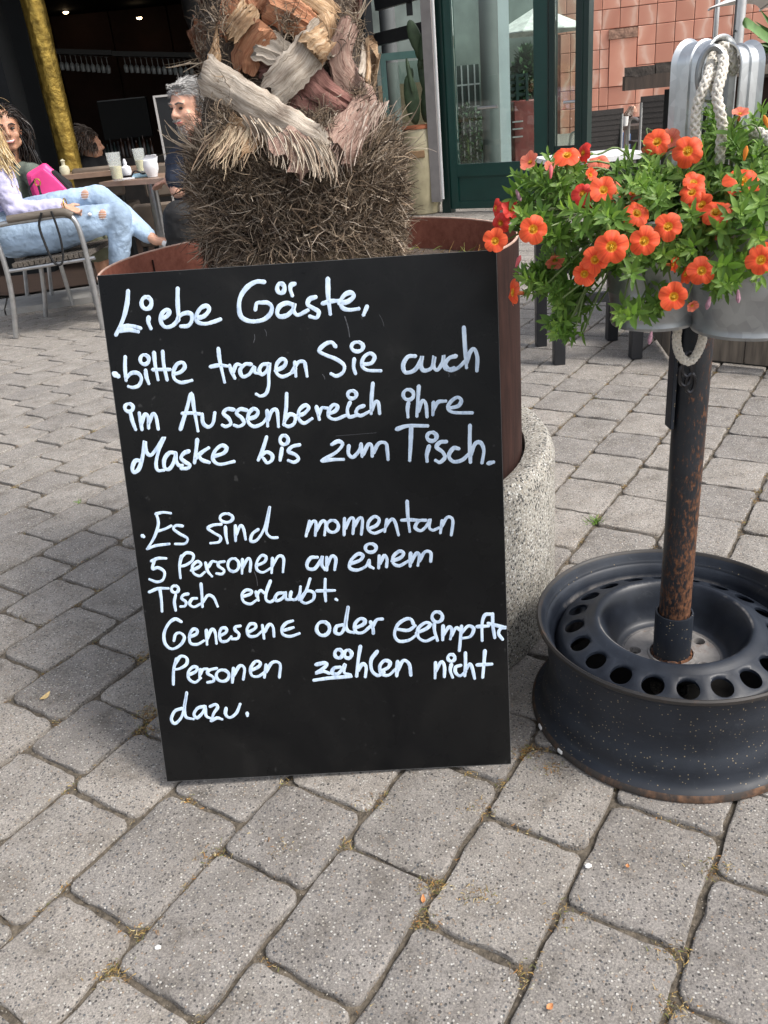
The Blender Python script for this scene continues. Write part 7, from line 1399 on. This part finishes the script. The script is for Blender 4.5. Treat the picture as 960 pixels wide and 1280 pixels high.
s_ = MB(); s_.cap(A(250, 202, 4.95), .135, A(255, 280, 5.0), .15, 18); s_.cap(A(226, 199, 4.88), .068, A(290, 194, 5.0), .07); s_.cap(A(222, 204, 4.87), .064, A(221, 226, 4.83), .058); remeshed(s_, 'shirt', m_navy, pm, .008, 3, wrinkle=0.005)
q = MB(); q.tube(spline([A(238, 183, 4.83), A(244, 189, 4.80), A(256, 188, 4.82)], 4), .014, 8); q.build('collar', m_navy, pm)
j = MB(); j.cap(A(252, 285, 4.95), .12, A(225, 272, 4.6), .085, 18); j.cap(A(225, 272, 4.6), .085, A(227, 345, 4.62), .065, 18); remeshed(j, 'trousers', m_blk, pm, .009, 2, wrinkle=0.005)
hb = MB(); CG = [(.34, .33, .32), (.48, .47, .455), (.22, .21, .20), (.58, .57, .55)]
scalp(hb, L, R, 1.12, CG, rp2, 6500, (.03, .045), bend=(0, 0, -1.0), lift=1.0, wd=.0014, curl=.12)
for _ in range(420):   # swept fringe
    st_ = L(rp2.uniform(-.05, .05), .045+rp2.uniform(-.02, .02), .092+rp2.uniform(-.012, .008)); fstrand(hb, st_, R@np.array([rp2.gauss(.3, .2), -.9, .25]), .045, .0015, rp2, rp2.choice(CG), .12, 4, bend=(0, 0, -.6))
for _ in range(380):   # beard
    a_ = rp2.gauss(0, .42); p_ = L(.050*math.sin(a_), .022+.056*math.cos(a_), -.082+rp2.uniform(-.022, .022)-.006*math.cos(a_)); fstrand(hb, p_, R@np.array([math.sin(a_)*.4, .45*math.cos(a_), -.8]), .009, .0011, rp2, rp2.choice(CG+[(.16, .14, .12), (.14, .12, .11), (.22, .18, .15)]), .4, 2)
for _ in range(70): p_ = L(rp2.uniform(-.024, .024), .088, -.043+rp2.uniform(-.003, .003)); fstrand(hb, p_, R@np.array([rp2.gauss(0, .5), .3, -.6]), .010, .0012, rp2, rp2.choice(CG), .3, 2)
hb.build('hair', h_grey, pm)
# --- dim guest inside
pg = thing('person', 'dim seated guest with brown-grey hair deep in the café beside the gold pillar', 'person', (A(110, 240, 7.4)[0], 7.4, .035)); YG = 7.4
body = MB(); hc = A(112, 182, YG); L, R = head(body, hc, (.6, .5), 1.1, neck=A(112, 206, YG)); body.cap(A(112, 215, YG), .12, A(112, 260, YG), .13); body.cap(A(95, 208, YG), .06, A(130, 208, YG), .06); body.cap(A(95, 208, YG), .05, A(92, 240, YG), .04); body.cap(A(130, 208, YG), .05, A(138, 236, YG-.1), .04); body.cap(A(112, 265, YG), .12, A(135, 262, YG-.3), .08); body.cap(A(135, 262, YG-.3), .06, A(135, 300, YG-.3), .05); remeshed(body, 'body', sk_tan, pg, .009, 2)
s_ = MB(); s_.cap(A(112, 215, YG), .14, A(112, 260, YG), .15); s_.cap(A(94, 208, YG), .08, A(130, 208, YG), .08); s_.cap(A(131, 208, YG), .065, A(138, 234, YG-.1), .055); s_.cap(A(94, 208, YG), .065, A(91, 240, YG), .055); s_.cap(A(112, 265, YG), .14, A(135, 262, YG-.3), .095); remeshed(s_, 'jacket', m_blk, pg, .01, 2)
hb = MB(); scalp(hb, L, R, 1.1, [(.10, .075, .06), (.16, .13, .11), (.06, .045, .035)], rp2, 1500, (.05, .11), bend=(0, 0, -1.2), lift=1.06, wd=.004); hb.build('hair', h_dark, pg)
# --- tiny woman on the far terrace
YT_ = 13.; zt_ = gz(YT_); hc = A(791, 138, YT_); pt_ = thing('person', 'tiny long-haired guest in purple on the terrace in front of the sandstone wall', 'person', (hc[0], YT_, zt_)); body = MB(); s0 = .62
L, R = head(body, hc, (.9, -.2), s0, neck=hc+np.array([0, 0, -.12])); body.cap(hc+np.array([-.02, 0, -.18]), .07, hc+np.array([-.04, 0, -.42]), .08); body.cap(hc+np.array([0, -.1, -.16]), .035, hc+np.array([.1, -.1, -.32]), .03); body.cap(hc+np.array([-.04, 0, -.42]), .08, hc+np.array([.22, 0, -.42]), .055); body.cap(hc+np.array([.22, 0, -.42]), .05, hc+np.array([.22, 0, -.72]), .04); remeshed(body, 'body', sk_light, pt_, .01, 2)
s_ = MB(); s_.cap(hc+np.array([-.02, 0, -.17]), .085, hc+np.array([-.04, 0, -.40]), .095); s_.cap(hc+np.array([0, -.1, -.16]), .045, hc+np.array([.08, -.1, -.29]), .04); remeshed(s_, 'purple_top', mat('purple_cloth', (.32, .14, .42), .8), pt_, .01, 2)
hb = MB(); 
for _ in range(260): st_ = L(rp2.uniform(-.06, .06), -.03+rp2.uniform(-.06, .05), .05+rp2.uniform(-.02, .04)); hb.tube([st_, st_+np.array([-.05+rp2.gauss(0, .015), rp2.gauss(-.03, .02), -.10]), st_+np.array([-.08+rp2.gauss(0, .02), rp2.gauss(-.03, .02), -.2])], .007, 4, col=rp2.choice([(.10, .06, .04), (.15, .09, .06)]))
hb.build('hair', h_dark, pt_)
# ================================================================== café tables and what stands on them
m_top = mat('table_wood', (.26, .17, .12), .4, var=.25, scale=8, aniso=(1, 8, 1), bump=.1); m_edge2 = mat('table_edge', (.42, .29, .22), .5, var=.15)
zt = .672; a_ = atz(124, 228, zt); b_ = atz(226, 221.5, zt); dv = nrm(b_-a_); nv = np.array([-dv[1], dv[0], 0]); ta = thing('cafe_table', 'café table with two drinking glasses between the women and the man', 'table', ((a_+b_)/2+nv*.25)*np.array([1, 1, 0]))
q = MB(); q.poly([a_+nv*.004, b_+dv*.1+nv*.004, b_+dv*.1+nv*.46, a_+nv*.46], (0, 0, -.022)); q.build('table_top', m_top, ta, smooth=False); q = MB(); q.poly([a_-dv*.003, b_+dv*.1, b_+dv*.1+nv*.003, a_-dv*.003+nv*.003], (0, 0, -.026)); q.build('table_edge', m_edge2, ta, smooth=False)
pcn = (a_+b_)/2+nv*.16; lp = A(190, 232, pcn[1]); MB().tube([(lp[0], lp[1], .036), (lp[0], lp[1], zt-.023)], .030, 16).build('column_leg', m_tube, ta); MB().lathe([(.19, .036), (.19, .045), (.03, .06)], (lp[0], lp[1], 0), 24).build('foot_plate', m_black, ta)
def on_table(px, py, z): P = atz(px, py, z); return P
m_drink = mat('drink_yellow', (.62, .55, .22), .2, var=.2, bump=0)
def tumbler(P, h, r, label):
    t = thing('drinking_glass', label, 'glass', P, 'patterned glasses on the café table')
    prof = [(r*.72, .0), (r*.76, .004)]+[(r*(.76+.24*z/h)*(1+.02*math.sin(z*500)), z) for z in np.linspace(.006, h, 18)]+[(r*.95, h), (r*.72, .012), (0, .012)]
    MB().lathe(prof, P, 20).build('glass_wall', m_shineG, t); MB().lathe([(0, .013), (r*.70, .013), (r*.82, h*.52), (0, h*.52)], P, 20).build('drink', m_drink, t)
m, nt, p = newmat('tumbler_glass'); p.inputs['Base Color'].default_value = (.8, .84, .82, 1); p.inputs['Roughness'].default_value = .12; p.inputs['Alpha'].default_value = .22; m_shineG = m
P = on_table(148, 226.5, zt+.002); tumbler(P, .152, .040, 'front patterned glass half full of yellow drink, left on the café table')
P = on_table(178, 216, zt+.002); tumbler(P, .145, .038, 'rear patterned glass behind the napkin cup on the café table')
P = on_table(191, 221, zt+.002); t = thing('napkin_cup', 'white cup stuffed with paper napkins on the café table', 'cup', P); MB().lathe([(0, 0), (.028, 0), (.03, .01), (.042, .04), (.043, .065), (.037, .088), (.034, .088), (.0, .05)], P, 20).build('cup_body', m_white, t)
for k in range(7): a2 = k*.9; q = MB(); c = P+np.array([.018*math.cos(a2), .018*math.sin(a2), .085]); q.add([c+np.array([-.016, 0, -.03]), c+np.array([.016, .004, -.03]), c+np.array([.022+.008*math.cos(a2), .01, .022+.01*math.sin(k*2.)]), c+np.array([.004, -.006, .034]), c+np.array([-.02, .004, .016])], [(0, 1, 2, 3, 4)]); q.build('napkin', m_white, t, smooth=False)
P = on_table(159, 219, zt+.002); t = thing('sugar_jar', 'small white sugar pot between the two glasses', 'jar', P); MB().lathe([(0, 0), (.025, 0), (.033, .02), (.030, .045), (.016, .055), (.010, .058), (.013, .072), (.006, .095), (0, .096)], P, 18).build('jar_body', m_white, t)
P = on_table(176, 222, zt+.002); t = thing('face_mask', 'folded light blue face mask with black glasses on the café table', 'face mask', P); MB().box(P+np.array([0, 0, .012]), (.10, .045, .022), bev=.006).build('mask_cloth', mat('mask_blue', (.36, .56, .68), .8, var=.05), t); MB().tube(spline([P+np.array([-.05, -.022, .01]), P+np.array([-.02, -.026, .04]), P+np.array([.02, -.026, .022]), P+np.array([.05, -.024, .03])], 4), .004, 6).build('black_frame', m_blk, t)
P = on_table(161, 224, zt+.002); q = MB(); q.box(P+np.array([0, .0, .004]), (.07, .04, .008), rz=.2); tag(q.build('paper', m_white, smooth=False, origin=P), 'folded white paper beside the front glass', 'paper')
# farther table and upholstered chairs
z2 = .672; a2 = atz(84, 217.5, z2+.02); tb2 = thing('cafe_table', 'farther dark café table behind the pink bag', 'table', (a2[0]+.3, a2[1]+.2, .035)); MB().box((a2[0]+.28, a2[1]+.2, z2), (.72, .5, .03)).build('table_top', m_top, tb2, smooth=False); MB().tube([(a2[0]+.28, a2[1]+.2, .036), (a2[0]+.28, a2[1]+.2, z2-.016)], .03, 10).build('column_leg', m_black, tb2)
P = atz(82, 218, z2+.016); t = thing('milk_jug', 'small cream-coloured jug with knob lid on the farther table', 'jug', P); MB().lathe([(0, 0), (.028, 0), (.036, .025), (.03, .05), (.012, .06), (.012, .08), (.018, .088), (.0, .10)], P, 16).build('jug_body', mat('jug_cream', (.55, .52, .38), .4, var=.1), t)
m_taupe = mat('taupe_cloth', (.13, .10, .075), .8, var=.2)
for (px, py, yy, w_, lab) in ((121, 216, 6.4, .34, 'taupe chair back left of the front drinking glass'), (206, 212, 5.9, .30, 'taupe chair back right behind the man\'s elbow'), (192, 262, 5.75, .26, 'taupe chair low behind the table leg')):
    c = A(px, py, yy); t = thing('dining_chair', lab, 'chair', (c[0], yy, .035), 'taupe chairs in the café'); MB().box((c[0], yy, c[2]-.06), (w_, .05, .20), bev=.015).build('backrest', m_taupe, t); zs_ = min(.42, c[2]-.2); MB().box((c[0], yy+.2, zs_), (w_, .36, .06), bev=.01).build('seat', m_taupe, t)
    for sx in (-1, 1):
        for sy in (.03, .36): MB().box((c[0]+sx*(w_/2-.02), yy+sy, (zs_-.03+.036)/2), (.025, .025, zs_-.03-.036)).build('leg', m_black, t, smooth=False)
